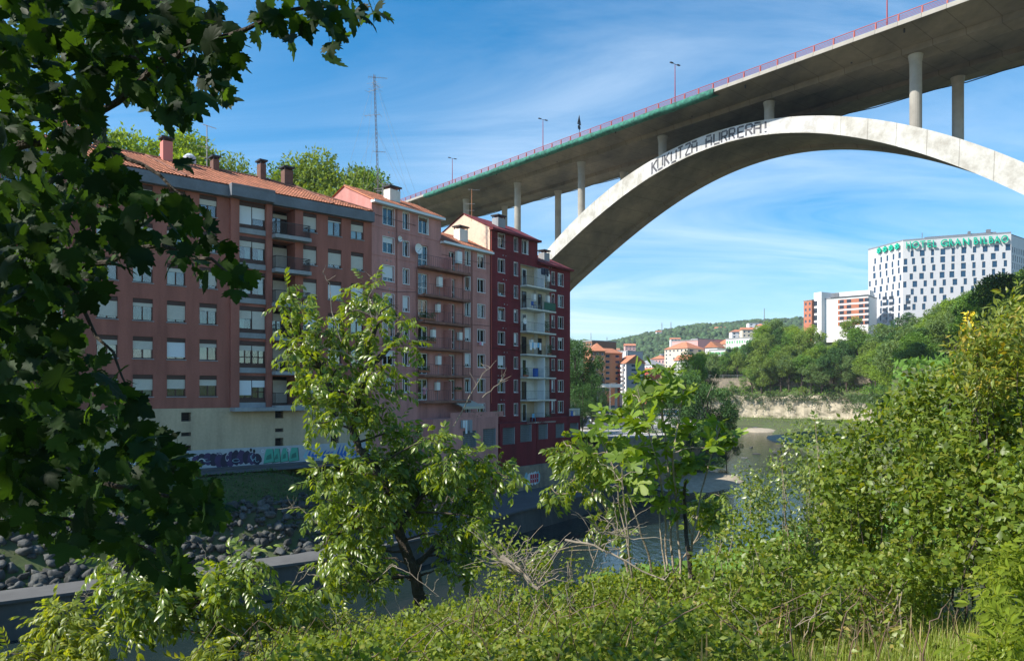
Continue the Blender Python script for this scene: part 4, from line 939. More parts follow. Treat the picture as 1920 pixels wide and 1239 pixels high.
def person(name, label, loc, rz, top, skin=(.55, .33, .24)):
    "small figure leaning at a window: one skinned body"
    o = tag(empty(name, loc, rz), label, 'person')
    def sk(nm, pts, edges, rad, mt, sub=1):
        me = bpy.data.meshes.new(nm); me.from_pydata(pts, edges, []); me.materials.append(mt); ob = mobj(nm, me, o)
        s = ob.modifiers.new('skin', 'SKIN'); me.skin_vertices[0].data[0].use_root = True
        for i, r_ in enumerate(rad): me.skin_vertices[0].data[i].radius = (r_, r_)
        ob.modifiers.new('sub', 'SUBSURF').levels = sub; ob.modifiers['sub'].render_levels = sub; return ob
    sk('body', [(0, 0, .5), (0, -.02, .75), (0, -.06, 1.05), (0, -.1, 1.28), (0, -.12, 1.4), (0, -.14, 1.52), (.19, -.08, 1.25), (.27, -.2, 1.02), (.12, -.36, .98), (-.19, -.08, 1.25), (-.27, -.2, 1.02), (-.12, -.36, .98)],
       [(0, 1), (1, 2), (2, 3), (3, 4), (4, 5), (3, 6), (6, 7), (7, 8), (3, 9), (9, 10), (10, 11)], [.15, .14, .15, .13, .055, .10, .065, .05, .035, .065, .05, .035], mat('skin', skin, .6))
    sk('shirt', [(0, 0, .55), (0, -.02, .78), (0, -.06, 1.05), (0, -.1, 1.26), (.19, -.08, 1.24), (.26, -.18, 1.06), (-.19, -.08, 1.24), (-.26, -.18, 1.06)], [(0, 1), (1, 2), (2, 3), (3, 4), (4, 5), (3, 6), (6, 7)], [.17, .16, .17, .145, .085, .065, .085, .065], top)
    sk('hair', [(0, -.10, 1.56), (0, -.06, 1.62), (0, -.04, 1.52), (0, -.04, 1.42)], [(0, 1), (1, 2), (2, 3)], [.095, .085, .09, .05], mat('hair_dark', (.03, .02, .015), .7))
    return o
pu = FB.u(390); zt = ZW[4]
person('person', 'person in a pink top leaning out of an upper terracotta window', tuple(FB.pt(pu, .25, zt - 2.55)), FB.rz, m_cloths['pink'])
person('person', 'person in pink standing in the doorway of the lowest pink balcony', tuple(fpt(795, -.2, zsP[5] - .02)), FP.rz, m_cloths['pink'])

# rooftop antennas
def lattice_mast(loc, h, w, label):
    o = tag(empty('antenna_mast', loc), label, 'antenna'); m = MB(); n = int(h / .45)
    c = [(w * math.cos(a), w * math.sin(a)) for a in (.3, 2.4, 4.5)]
    for x, y in c: m.bar((x, y, 0), (x, y, h), .035)
    for i in range(n):
        z0, z1 = h * i / n, h * (i + 1) / n
        for j in range(3):
            a, b = c[j], c[(j + 1) % 3]; m.bar((a[0], a[1], z0), (b[0], b[1], z1), .022)
    m.build('lattice', mat('mast_steel', (.12, .12, .13), .6), o)
    return o
def yagi(o, z, L, n, w, ang, name='aerial'):
    m = MB(); m.T = Matrix.Translation((0, 0, z)) @ Matrix.Rotation(ang, 4, 'Z'); m.bar((-L * .3, 0, 0), (L * .7, 0, .03), .035)
    for i in range(n): x = -L * .3 + L * i / (n - 1); m.bar((x, -w / 2 * (1 - .4 * i / n), 0), (x, w / 2 * (1 - .4 * i / n), 0), .018)
    m.build(name, m_gray, o)
bs = P(712, 362, 77); bs = Vector((bs.x, bs.y, 16.2))
hm = (735 - 140) * 77 / F - 16.2
mst = lattice_mast(tuple(bs), hm, .10, 'tall guyed lattice antenna mast on the pink block roof')
mst.rotation_euler = (0, -.035, 0)
yagi(mst, hm - .3, 1.9, 9, .9, .3); yagi(mst, hm - 1.0, 1.4, 4, 1.3, 1.2); yagi(mst, hm - 1.6, 1.2, 3, 1.6, 2.6); yagi(mst, hm - 4.2, 1.6, 4, 1.4, 3.0); yagi(mst, hm - 8.0, 1.2, 5, .8, .4)
g = MB()
for zg in (hm - .2, hm * .66, hm * .36):
    for a in (.4, 2.2, 3.9, 5.6): g.bar((0, 0, zg), (5.5 * math.cos(a), 5.5 * math.sin(a), .4), .012)
g.build('guy_wire', m_gray, mst)
def small_antenna(px, py0, py1, Y, label, ang=0.0, rust=False):
    b_ = P(px, py0, Y); h = (py0 - py1) * Y / F; o = tag(empty('antenna', tuple(b_)), label, 'antenna')
    m = MB(); m.tube([(0, 0, -.6), (0, 0, h)], .045, 6); m.build('pole', mat('rusty_pole', (.34, .14, .06), .8) if rust else m_gray, o)
    yagi(o, h - .05, 1.3, 8, .35, ang); yagi(o, h * .45, 1.1, 4, .7, ang + 2.8); yagi(o, h * .2, .9, 3, .7, ang + 2.8)
small_antenna(884.5, 405, 355, 82, 'rusty television aerial on the pale gable of the tall crimson block', .3, True)
small_antenna(388, 312, 235, 66, 'thin television aerial above the terracotta block tiles', 1.0)
small_antenna(717, 362, 344, 72, 'short forked aerial beside the mast base on the pink roof', .2)

# ---------------------------------------------------------------- the viaduct
class Br:
    o0 = Vector((123.6, 0)); d = Vector((-.712, 1)); lat = Vector((.815, .58))
    s = d.length
def bxy(Y, o): return Vector((Br.o0.x + Br.d.x * Y + Br.lat.x * o, Y + Br.lat.y * o))
def bz(Y): return 51.6 + .051 * (Y - 133)
def bp_(Y, o, dz=0.0): q_ = bxy(Y, o); return Vector((q_.x, q_.y, bz(Y) + dz))
def bsolve(px, py, o):
    k = (px - CX) / F; Y = (Br.o0.x + Br.lat.x * o - k * Br.lat.y * o) / (k - Br.d.x); return Y, (HY - py) * (Y + Br.lat.y * o) / F
brg = tag(empty('viaduct', (0, 0, 0)), 'tall concrete arch viaduct crossing the river with red railing and painted slogan', 'bridge')
Ys = np.arange(60, 262, 3.0)
sec = [(0, -.02), (0, -.5), (.5, -.62), (5.9, -1.15), (6.1, -2.0), (9.4, -2.1), (9.6, -1.35), (17.0, -1.35), (17.2, -2.1), (20.5, -2.0), (20.7, -1.15), (26.2, -.62), (26.6, -.5), (26.6, -.02)]
m = MB(); V = []; K = len(sec)
for Y in Ys: V += [bp_(Y, a, b_) for a, b_ in sec]
m.add(V, [(i * K + k, i * K + k + 1, (i + 1) * K + k + 1, (i + 1) * K + k) for i in range(len(Ys) - 1) for k in range(K - 1)])
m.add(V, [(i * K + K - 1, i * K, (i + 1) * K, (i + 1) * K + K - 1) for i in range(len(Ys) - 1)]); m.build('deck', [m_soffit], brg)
# kerb panels, posts, rails: both edges
st_ = 2.55
def shared(nm, fn, mt): m = MB(); fn(m); return m.mesh(nm, mt)
ang = math.atan2(Br.d.y, Br.d.x); seg = st_ * Br.s
kp = shared('kerb_panel', lambda m: (m.box(.02, seg - .02, -.42, .12, -.46, .12), m.box(.02, seg - .02, .12, .2, -.52, -.3)), m_conc)
po = shared('post', lambda m: (m.box(-.07, .07, -.16, .05, .1, 1.0), m.box(-.05, .05, -.1, .0, 1.0, 1.14)), m_redpost)
ra = shared('rail', lambda m: [m.bar((.07, -.02, z), (seg - .07, -.02, z), .10 if z > 1 else .045) for z in (.3, .48, .66, .84, 1.1)], m_redpaint)
tilt = math.atan(.051 / Br.s)
for side, o_ in (('near', 0.0), ('far', 26.6)):
    n = int((255 - 62) / st_)
    for i in range(n):
        Y = 255 - st_ * (n - i) if False else 62 + st_ * i
        if side == 'far' and Y < 90: pass
        p = bp_(Y, o_); rot = (0, -tilt, ang) if side == 'near' else (0, tilt, ang + math.pi)
        if side == 'far': p = bp_(Y + st_, o_)
        mobj('kerb_panel', kp, brg, p, rot)
        if side == 'near':
            pp = mobj('post', po, brg, p, rot); mobj('rail', ra, brg, p, rot)
if True:
    m = MB(); a, b_ = bp_(62, 26.6), bp_(255, 26.6)
    for z in (.3, .66, 1.1): m.bar(a + Vector((0, 0, z)), b_ + Vector((0, 0, z)), .08)
    m.build('railing', m_redpaint, brg)
# scuppers and pipe under the deck
for i, Y in enumerate((100, 108, 121, 133, 146, 165, 180)):
    m = MB(); q_ = bp_(Y, 1.0 + (i % 2) * 4, -.6); m.tube([q_, q_ - Vector((0, 0, .6))], .12, 6); m.build('drain_spout', m_black, brg)
m = MB(); m.tube([bp_(Y, 25.6, -1.05 - .15 * math.sin(Y)) for Y in np.arange(90, 250, 4)], .09, 5); m.build('cable', m_black, brg)
# piers
def pier_sec(o_, Y, zt, zb, r0=.81):
    c = bxy(Y, o_); m = MB(); n = 20; h = zt - zb
    m.tube([(c.x, c.y, zb), (c.x, c.y, zb + h * .5), (c.x, c.y, zt - 1.1)], [r0, r0, r0], n); pr_ = m.build('pier', m_conc, brg, smooth=False)
    m = MB(); m.tube([(c.x, c.y, zt - 1.098), (c.x, c.y, zt - .2), (c.x, c.y, zt)], [r0 + .0, r0 + .16, r0 + .2], n); m.build('pier_head', m_conc, pr_)
# arch profile from its near face
topp = [(1024, 470), (1053, 440), (1082, 407), (1127, 364), (1192, 320), (1257, 283), (1339, 249), (1429, 225), (1510, 216), (1588, 217), (1700, 236), (1815, 268), (1920, 303)]
botp = [(1032, 488), (1153, 378), (1224, 331.5), (1340, 275), (1429, 251), (1503, 249), (1588, 256), (1690, 280), (1808, 313.6), (1920, 367)]
OA, WA = 5.5, 14.5
tp = np.array([bsolve(*p, OA) for p in topp]); bt = np.array([bsolve(*p, OA) for p in botp])
ct = np.polyfit(tp[:, 0] - 120, tp[:, 1], 4); cb = np.polyfit(bt[:, 0] - 120, bt[:, 1], 4)
def extrap(c, Y, lo, hi):
    y = np.clip(Y, lo, hi); v = np.polyval(c, y - 120); dv = np.polyval(np.polyder(c), y - 120); return v + dv * (Y - y) - .004 * (Y - y) ** 2
AY = np.arange(58, 205, 1.5)
zt_ = np.array([extrap(ct, y, 90, 172) for y in AY]); zb_ = np.array([extrap(cb, y, 90, 168) for y in AY]); zb_ = np.minimum(zb_, zt_ - 1.9)
keep = zt_ > -14; AY, zt_, zb_ = AY[keep], zt_[keep], zb_[keep]
m = MB(); V = []
rec = .55
for Y, a, b_ in zip(AY, zt_, zb_):
    for o_, z in ((OA, a), (OA, b_), (OA + 2.2, b_), (OA + 2.5, b_ + rec), (OA + WA - 2.5, b_ + rec), (OA + WA - 2.2, b_), (OA + WA, b_), (OA + WA, a)):
        c = bxy(Y, o_); V.append((c.x, c.y, z))
n = len(AY)
fs = [(i * 8 + k, i * 8 + (k + 1) % 8, (i + 1) * 8 + (k + 1) % 8, (i + 1) * 8 + k) for i in range(n - 1) for k in range(8)]
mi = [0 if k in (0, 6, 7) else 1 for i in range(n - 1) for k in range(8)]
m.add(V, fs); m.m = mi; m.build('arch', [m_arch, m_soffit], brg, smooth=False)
for st in np.arange(81.6, 240, 19.7):
    for o_ in (7.4, 20.0 - .6 + .9):
        zt0 = bz(st) - 2.05
        onarch = (AY[0] < st < AY[-1]); za = float(np.interp(st, AY, zt_)) if onarch else -99
        c = bxy(st, o_); g_ = float(H(np.array([c.x]), np.array([c.y]))[0]) - 1
        zb0 = max(za - .3, g_) if onarch else g_
        if o_ > 20 and not onarch: pass
        if zt0 - zb0 > .8: pier_sec(o_, st, zt0, zb0)
# lettering on the arch: block letters painted on pale paper
GL = {'K': [(0, 0, 0, 7), (0, 3.5, 4, 7), (1, 4, 4, 0)], 'U': [(0, 1, 0, 7), (0, 0, 4, 0), (4, 1, 4, 7)], 'T': [(0, 7, 4, 7), (2, 0, 2, 6.5)], 'Z': [(0, 7, 4, 7), (4, 6.5, 0, .5), (0, 0, 4, 0)],
      'A': [(0, 0, 0, 6), (4, 0, 4, 6), (0, 7, 4, 7), (0, 3.4, 4, 3.4)], 'R': [(0, 0, 0, 7), (0, 7, 4, 7), (4, 6.8, 4, 4), (0, 3.6, 4, 3.6), (2, 3.4, 4, 0)], 'E': [(0, 0, 0, 7), (.5, 7, 4, 7), (.5, 3.5, 3.4, 3.5), (.5, 0, 4, 0)], '!': [(2, 2.5, 2, 7), (2, 0, 2, .9)]}
ka, kb = bsolve(1222, 305, OA)[0], bsolve(1446, 237, OA)[0]
nface = -Br.lat
def arch_pt(Y, f, out_=.0):
    z = float(np.interp(Y, AY, zt_)); zb0 = float(np.interp(Y, AY, zb_)); c = bxy(Y, OA) + nface * out_
    return Vector((c.x, c.y, zb0 + (z - zb0) * f))
m = MB(); ya, yb = ka + 2, kb - 9; n = 40
V = []
for i in range(n + 1):
    Y = ya + (yb - ya) * i / n; V += [arch_pt(Y, .06, .01), arch_pt(Y, .97, .01)]
m.add(V, [(2 * i, 2 * i + 2, 2 * i + 3, 2 * i + 1) for i in range(n)]); m.build('painted_band', mat('band_paint', (.55, .57, .61), .8, col2=(.42, .40, .37), scale=.5), brg)
rg = random.Random(2); txt = 'KUKUTZA AURRERA!'; dY = (kb - ka) / len(txt); mlet = mat('letter_paint', (.13, .13, .15), .85, var=.7, scale=1.6)
for i, chh in enumerate(txt):
    if chh == ' ': continue
    m = MB(); Y0 = ka + dY * (i + rg.uniform(-.06, .06)); wd = dY * rg.uniform(.165, .19); jz = rg.uniform(-.025, .035)
    for (x0, z0, x1, z1) in GL[chh]:
        L = math.hypot(x1 - x0, z1 - z0); k = max(1, int(L / 2)); tx, tz = (x1 - x0) / L, (z1 - z0) / L
        for a in range(k):
            vs = []
            for q in (a, a + 1):
                x, z = x0 + (x1 - x0) * q / k, z0 + (z1 - z0) * q / k
                for sgn in (-.62, .62):
                    xx, zz2 = x - tz * sgn, z + tx * sgn
                    vs.append(arch_pt(Y0 + xx * wd, (.13 + jz + .104 * zz2 + .012 * math.sin(i * 2.3 + xx)), .02 + .001 * (a % 2)))
            m.add(vs, [(0, 2, 3, 1)])
    m.build('letter', mlet, brg)
# green netting along the fascia
net = tag(empty('safety_net', tuple(bp_(150, 0))), 'green safety netting slung under the railing of the viaduct', 'netting')
ja, jb = 123.6 / ((1340 - CX) / F + .712), 123.6 / ((795 - CX) / F + .712); m = MB(); Yn = np.arange(ja, jb, .7); V = []; rg = np.random.default_rng(4)
for i, Y in enumerate(Yn):
    s_ = .5 + .5 * abs(math.sin((Y - ja) * .3)) + rg.uniform(0, .12)
    for o_, dz in ((-.22, .10), (-.40 - .1 * s_, -.35), (-.32 - .12 * s_, -.62 - .25 * s_), (.1, -.75 - .4 * s_), (1.3, -.78)):
        V.append(bp_(Y, o_ + rg.uniform(-.05, .05), dz + rg.uniform(-.04, .04)) - Vector(bp_(150, 0)))
K = 5; m.add(V, [(i * K + k, i * K + k + 1, (i + 1) * K + k + 1, (i + 1) * K + k) for i in range(len(Yn) - 1) for k in range(K - 1)]); m.build('netting', m_net, net, smooth=True)
# lamps and sign
for i, (Y, h, lab) in enumerate([(101.7, 7.6, 'red lamp post on the viaduct cut by the top of the picture'), (133, 7.2, 'tall red lamp post on the viaduct above the slogan'), (164.5, 7.2, 'slim double lamp post on the viaduct left of the black road sign'), (196.4, 7.0, 'far double lamp post on the viaduct above the antenna roofs')]):
    b0 = bp_(Y, .5, .1); o = tag(empty('street_lamp', tuple(b0), ang), lab, 'street lamp', 'lamp posts along the viaduct')
    m = MB(); m.tube([(0, 0, 0), (0, 0, h)], [.11, .06], 8); m.build('pole', m_redpaint, o)
    m = MB(); m.bar((0, -.9, h), (0, .9, h), .06); m.build('arm', m_black, o)
    for s_ in (-1, 1): m = MB(); m.box(-.16, .16, s_ * .9 - .35, s_ * .9 + .35, h - .02, h + .12); m.build('lamp_head', m_black, o)
sg = tag(empty('road_sign', tuple(bp_(154.7, .8, 0)), ang + math.pi / 2 + .25), 'triangular road sign over a round one seen from behind on the viaduct', 'road sign')
m = MB(); m.tube([(0, 0, 0), (0, 0, 5.0)], .06, 6); m.build('pole', m_black, sg)
m = MB(); m.add([(-.62, -.08, 3.55), (.62, -.08, 3.55), (0, -.08, 5.3), (-.62, -.04, 3.55), (.62, -.04, 3.55), (0, -.04, 5.3)], [(0, 1, 2), (5, 4, 3), (0, 3, 4, 1), (1, 4, 5, 2), (2, 5, 3, 0)]); m.box(-.62, .62, -.09, -.03, 3.2, 3.5); m.build('triangle_plate', m_black, sg)
m = MB(); m.T = Matrix.Rotation(math.pi / 2, 4, 'X'); m.tube([(0, 2.65, .04), (0, 2.65, .08)], [.5, .5], 20); m.build('round_plate', m_black, sg)

# ---------------------------------------------------------------- hotel and the buildings on the right hill
m_hotw = mat('hotel_panel', (.54, .54, .56), .6, var=.06, scale=.3); m_hglass = mat('hotel_glass', (.02, .06, .12), .08); m_teal = mat('sign_green', (.0, .42, .27), .5)
def simple_windows(root, wf, hs, T, mt=None, fwid=.06):
    for (a, b, c, d) in [h[:4] for h in hs]:
        w, h = q2(b - a), q2(d - c); M4 = T @ Matrix.Translation(((a + b) / 2, .22, c))
        f = mobj('window', frame_mesh(w, h, fwid, 0, m_black if wf else m_whitef), root, M4.to_translation(), (0, 0, M4.to_euler().z))
        mobj('pane', boxm('pane', -w / 2 + fwid, w / 2 - fwid, 0, .02, fwid, h - fwid, mt or m_hglass), f)
kH = 340 / 300.0
HF = Fac(((1693 - CX) / F * 340, 340), ((1896 - CX) / F * 323, 323)); zH = 285 * 340 / F
ht = tag(HF.root('hotel'), 'white hotel tower with a green rooftop name and scattered dark windows', 'building')
def zpx(x, y): return HF.z(1480 + x / 4.3636, 400 + y / 4.3636)
rowsH = [(300, 355, -.045, [(1005, 25), (1088, 40), (1172, 25), (1257, 40), (1342, 25), (1428, 40), (1516, 28), (1603, 40), (1697, 40), (1790, 42)]),
         (368, 420, 0, [(951, 28), (1016, 25), (1093, 25), (1170, 25), (1255, 40), (1340, 27), (1420, 27), (1500, 27), (1580, 27), (1669, 40), (1756, 27)]),
         (432, 485, 0, [(948, 38), (1027, 27), (1103, 27), (1182, 27), (1260, 27), (1339, 27), (1425, 40), (1511, 27), (1591, 27), (1680, 40), (1768, 27)]),
         (498, 548, 0, [(998, 27), (1082, 38), (1165, 27), (1250, 40), (1330, 40), (1423, 40), (1510, 27), (1590, 27), (1671, 27), (1753, 27)]),
         (560, 610, 0, [(945, 27), (1027, 38), (1112, 27), (1190, 27), (1268, 27), (1355, 38), (1440, 27), (1520, 27), (1601, 27), (1690, 27)]),
         (622, 675, 0, [(1006, 25), (1085, 25), (1170, 25), (1245, 35), (1330, 25), (1415, 25), (1500, 25)]),
         (684, 735, 0, [(966, 27), (1032, 27), (1110, 27), (1190, 27), (1270, 30)]), (746, 797, 0, [(950, 27), (1020, 27), (1100, 27)])]
hs = []
zrow0 = zpx(1005, 306); dz = 3.47
for ri, (y0, y1, _, cs) in enumerate(rowsH):
    zt = zrow0 - dz * ri
    for cx_, w_ in cs:
        a, b_ = HF.u(1480 + (cx_ - w_ / 2) / 4.3636), HF.u(1480 + (cx_ + w_ / 2) / 4.3636); hs.append((max(a, .02), min(b_, HF.L - .05), zt - 2.75, zt))
zB = 14.0
m = MB(); wall_holes(m, I4, 0, HF.L, zB, zH, hs, depth=.5)
TL = Tloc(0, 0, 0); DH = 22.0; AL = math.radians(-90 - 4)
LW = 21.5
LT = Matrix.Rotation(AL, 4, 'Z') @ Matrix.Translation((-LW, 0, 0)); LT = Matrix.Translation((0, 0, 0)) @ Matrix.Rotation(math.radians(-72), 4, 'Z')
# left face: from its far end to the corner
la = Vector(((1628 - CX) / F * 362, 362)); lc = HF.A; FL_ = Fac(la, lc)
inv = Matrix.Rotation(-HF.rz, 4, 'Z') @ Matrix.Translation((-HF.A.x, -HF.A.y, 0)); TLf = inv @ Matrix.Translation((la.x, la.y, 0)) @ Matrix.Rotation(FL_.rz, 4, 'Z')
hl = []
for ri in range(9):
    for ci in range(7):
        x = 652 + 50 * ci - (6 if ri in (1, 5) else 0) + (7 if ri == 3 else 0) - (ri % 3) * 3; w_ = 14 if (ci + ri * 2) % 5 else 20
        if x > 915: continue
        a, b_ = FL_.u(1480 + (x - w_ / 2) / 4.3636), FL_.u(1480 + (x + w_ / 2) / 4.3636)
        if b_ > FL_.L - .1 or a < .1: continue
        zt = zrow0 - dz * ri - .1; hl.append((a, b_, zt - 2.7, zt))
wall_holes(m, TLf, 0, FL_.L, zB, zH, hl, depth=.5)
# right return face, back and roof
RF = Fac(HF.B, Vector(((1950 - CX) / F * 345, 345))); TRf = inv @ Matrix.Translation((RF.A.x, RF.A.y, 0)) @ Matrix.Rotation(RF.rz, 4, 'Z')
hr = [(1.2 + 2.6 * i + (j % 2) * .6, 2.1 + 2.6 * i + (j % 2) * .6, zrow0 - dz * (j + .3) - 2.6, zrow0 - dz * (j + .3)) for i in range(7) for j in range(4)]
hr = [h for h in hr if h[1] < RF.L - .3]
wall_holes(m, TRf, 0, RF.L, zB, zH - 1.2, hr, depth=.5)
pl = [inv @ Vector((q.x, q.y, 0)) for q in (la, lc, HF.B, RF.B)]
m.prism([(p.x, p.y) for p in (pl[0], pl[1], pl[2], pl[3])], zH - .9, zH - .85, 2)
m.add([(pl[3].x, pl[3].y, zB), (pl[0].x, pl[0].y, zB), (pl[0].x, pl[0].y, zH), (pl[3].x, pl[3].y, zH)], [(0, 1, 2, 3)])
m.build('wall', [m_hotw, m_dark, m_gray], ht)
simple_windows(ht, True, hs, I4); simple_windows(ht, True, hl, TLf); simple_windows(ht, True, hr, TRf)
e = MB(); e.T = I4; e.box(0, HF.L, -.1, .3, zH - .5, zH + .1); e.T = TLf; e.box(0, FL_.L - .32, -.1, .3, zH - .5, zH + .1); e.T = None; e.build('parapet', mat('parapet_grey', (.2, .22, .26), .6), ht)
e = MB(); e.box(9, HF.L - 5, 3, 14, zH + .0, zH + 1.1); e.box(HF.L - 16, HF.L - 15, 1, 3, zH + .1, zH + 1.9); e.box(HF.L - 9, HF.L - 7.4, 1, 3, zH + .1, zH + 2.1); e.tube([(8, 3, zH), (8, 3, zH + 3.2)], .15, 5); e.build('roof_plant', m_fascia, ht)
def text_mesh(ch, size, depth, mt, name='letter', off=.03):
    cu_ = bpy.data.curves.new(name, 'FONT'); cu_.body = ch; cu_.size = size; cu_.extrude = depth; cu_.offset = off; cu_.resolution_u = 3
    o = bpy.data.objects.new(name, cu_); COL.objects.link(o); dg = bpy.context.evaluated_depsgraph_get(); me = bpy.data.meshes.new_from_object(o.evaluated_get(dg)); bpy.data.objects.remove(o); me.materials.clear(); me.materials.append(mt); return me
def zoomx(x): return 1480 + x / 4.3636
lets = [('H', 955, 993), ('O', 1003, 1062), ('T', 1070, 1112), ('E', 1128, 1158), ('L', 1172, 1205), ('G', 1236, 1292), ('R', 1304, 1340), ('A', 1348, 1402), ('N', 1417, 1470), ('B', 1506, 1540), ('I', 1558, 1568), ('L', 1586, 1620), ('B', 1630, 1664), ('A', 1670, 1724), ('O', 1730, 1790)]
cache = {}
for ch, x0, x1 in lets:
    if ch not in cache: cache[ch] = text_mesh(ch, 4.3, .28, m_teal, off=.04)
    me = cache[ch]; vx = [v.co.x for v in me.vertices]; w = max(vx) - min(vx); ua, ub = HF.u(zoomx(x0)), HF.u(zoomx(x1)); zl = zpx(x0, 292 - (x0 - 955) * .062)
    o = mobj('letter', me, ht, (ua - min(vx) * (ub - ua) / w, -.75, zl), (math.pi / 2, 0, 0), ((ub - ua) / w, 1.05, 1))
for x in (745, 793, 842, 893):
    u_ = FL_.u(zoomx(x)); zs_ = FL_.z(zoomx(x), 400 + (306 - (x - 745) * .23) / 4.3636); s_ = MB()
    for k in range(3): a = math.pi * k / 3 + .5; s_.bar((-1.45 * math.cos(a), 0, -1.45 * math.sin(a)), (1.45 * math.cos(a), 0, 1.45 * math.sin(a)), .75, .5, up=(0, 1, 0))
    me = s_.mesh('star', m_teal); M4 = TLf @ Matrix.Translation((u_, -.8, zs_)); mobj('star', me, ht, M4.to_translation(), (0, 0, M4.to_euler().z))

def town(name, label, pa, ya, pb, yb, pytop, pybase, depth, wallm, rows, cols, roof='flat', sidem=None, ww=.42, wh=.5, rise=2.2, roofm=None, side_cols=0, zref=None, extra=None, mirror=False, skip=0.0, glassm=None, seed=1):
    f = Fac.px(pa, ya, pb, yb); z1 = f.z(pa, pytop); z0 = f.z(pa, pybase); zb = z0 - 10; root = tag(f.root(name), label, 'building'); L = f.L; rg = random.Random(seed)
    def hol(L_, nc):
        hs = []
        for j in range(rows):
            ch = (z1 - z0) / rows; zc = z1 - ch * (j + .55)
            for i in range(nc):
                cw = L_ / nc; uc = cw * (i + .5)
                if rg.random() < skip: continue
                hs.append((uc - cw * ww / 2, uc + cw * ww / 2, zc - ch * wh / 2, zc + ch * wh / 2))
        return hs
    h1 = hol(L, cols); m = MB(); wall_holes(m, I4, 0, L, zb, z1, h1, .4)
    TR = Matrix.Translation((L, 0, 0)) @ Matrix.Rotation(math.pi / 2, 4, 'Z'); TLL = Matrix.Translation((0, depth, 0)) @ Matrix.Rotation(-math.pi / 2, 4, 'Z')
    h2 = hol(depth, side_cols) if side_cols else []
    for T in (TR, TLL): wall_holes(m, T, 0, depth, zb, z1, h2, .4, mi=2, mi_rev=2)
    m.add([(0, depth, zb), (L, depth, zb), (L, depth, z1), (0, depth, z1)], [(3, 2, 1, 0)], 2); m.build('wall', [wallm, m_dark, sidem or wallm], root)
    simple_windows(root, False, h1, I4, glassm); 
    for T in (TR, TLL): simple_windows(root, False, h2, T, glassm)
    r_ = MB(); o = .5
    if roof == 'hip':
        k = min(L, depth) / 2 * .95; r_.add([(-o, -o, z1), (L + o, -o, z1), (L + o, depth + o, z1), (-o, depth + o, z1), (k, depth / 2, z1 + rise) if L >= depth else (L / 2, k, z1 + rise), (L - k, depth / 2, z1 + rise) if L >= depth else (L / 2, depth - k, z1 + rise)],
               [(0, 1, 5, 4) if L >= depth else (0, 1, 4), (2, 3, 4, 5) if L >= depth else (2, 3, 5), (3, 0, 4) if L >= depth else (3, 0, 4, 5), (1, 2, 5) if L >= depth else (1, 2, 5, 4), (3, 2, 1, 0)])
    elif roof == 'gable':
        r_.add([(-o, -o, z1), (L + o, -o, z1), (L + o, depth + o, z1), (-o, depth + o, z1), (-o, depth / 2, z1 + rise), (L + o, depth / 2, z1 + rise)], [(0, 1, 5, 4), (2, 3, 4, 5), (3, 0, 4), (1, 2, 5), (3, 2, 1, 0)])
    elif roof == 'gablev':
        r_.add([(-o, -o, z1), (L + o, -o, z1), (L + o, depth + o, z1), (-o, depth + o, z1), (L / 2, -o, z1 + rise), (L / 2, depth + o, z1 + rise)], [(0, 4, 5, 3), (4, 1, 2, 5), (0, 1, 4), (3, 5, 2), (3, 2, 1, 0)])
    else:
        r_.box(-.2, L + .2, -.2, depth + .2, z1 + .001, z1 + .45)
    r_.build('roof', roofm or (m_gray if roof == 'flat' else m_troof), root)
    if extra: extra(root, f, z0, z1, L)
    return root
m_troof = mat('town_roof', (.50, .20, .11), .9, var=.2, scale=.4)
m_tor = mat('town_orange', (.55, .25, .13), .9, var=.1); m_tbr = mat('town_brown', (.27, .15, .10), .9); m_tred = mat('town_red', (.50, .10, .07), .9); m_twh = mat('town_white', (.75, .73, .72), .9); m_tgr = mat('town_grey', (.38, .38, .40), .9)
m_tpk = mat('town_pink', (.62, .38, .36), .9); m_tcr = mat('town_cream', (.66, .56, .44), .9); m_grsh = mat('green_shutter', (.15, .42, .2), .8); m_hbrick = mat('hotel_brick', (.48, .18, .11), .9, var=.15, scale=.4)
m_win = mat('town_glass', (.03, .04, .06), .12)
def xr_res(root, f, z0, z1, L):
    for k in range(5):
        b_ = MB(); zz_ = z1 - (z1 - z0) * (k + .55) / 4.0 - 1.0
        b_.box(8.2, L - .3, -.06, -.004, zz_ - .1, zz_ + 1.7, 0); o = b_.build('brick_band', m_hbrick, root)
        w_ = MB()
    for k in range(5):
        zz_ = z1 - (z1 - z0) * (k + .55) / 4.0 - 1.0
        for j, u_ in enumerate((9, 12.2, 17.5, 20.0, 27.5, 30.2, 37)):
            p_ = MB(); p_.box(u_, u_ + 1.9, -.11, -.061, zz_ + .05, zz_ + 1.55); p_.build('window', m_win, root)
    c = MB(); c.box(6, L, 2.4, 9, z1 + .4, z1 + 3.0); c.build('attic', m_twh, root); c = MB(); c.box(4.8, 8.0, 2.0, 2.39, z1 + .45, z1 + 2.9); c.box(5, L, -.5, 2.3, z1 + .46, z1 + .7); c.build('canopy', m_fascia, root)
town('apartment_building', 'white and brick residence stepping down beside the hotel', 1537, 352, 1628, 338, 562, 603, 14, m_twh, 3, 1, 'flat', skip=1, extra=xr_res)
def brick_tower(root, f, z0, z1, L):
    c = MB(); c.box(L - .0, L + 4.2, 1.5, 9, z0 - 10, z1 + 3.6); c.build('stair_tower', m_twh, root)
    for k in range(4): c = MB(); c.box(L + .3, L + 1.9, 1.3, 1.49, z1 - 3.4 * k - 2.6, z1 - 3.4 * k - .4); c.build('window', m_win, root)
town('apartment_building', 'small brick wing with a white stair tower at the left end of the hilltop buildings', 1507, 356, 1522, 352, 565, 608, 12, m_hbrick, 4, 2, 'flat', side_cols=2, extra=brick_tower)
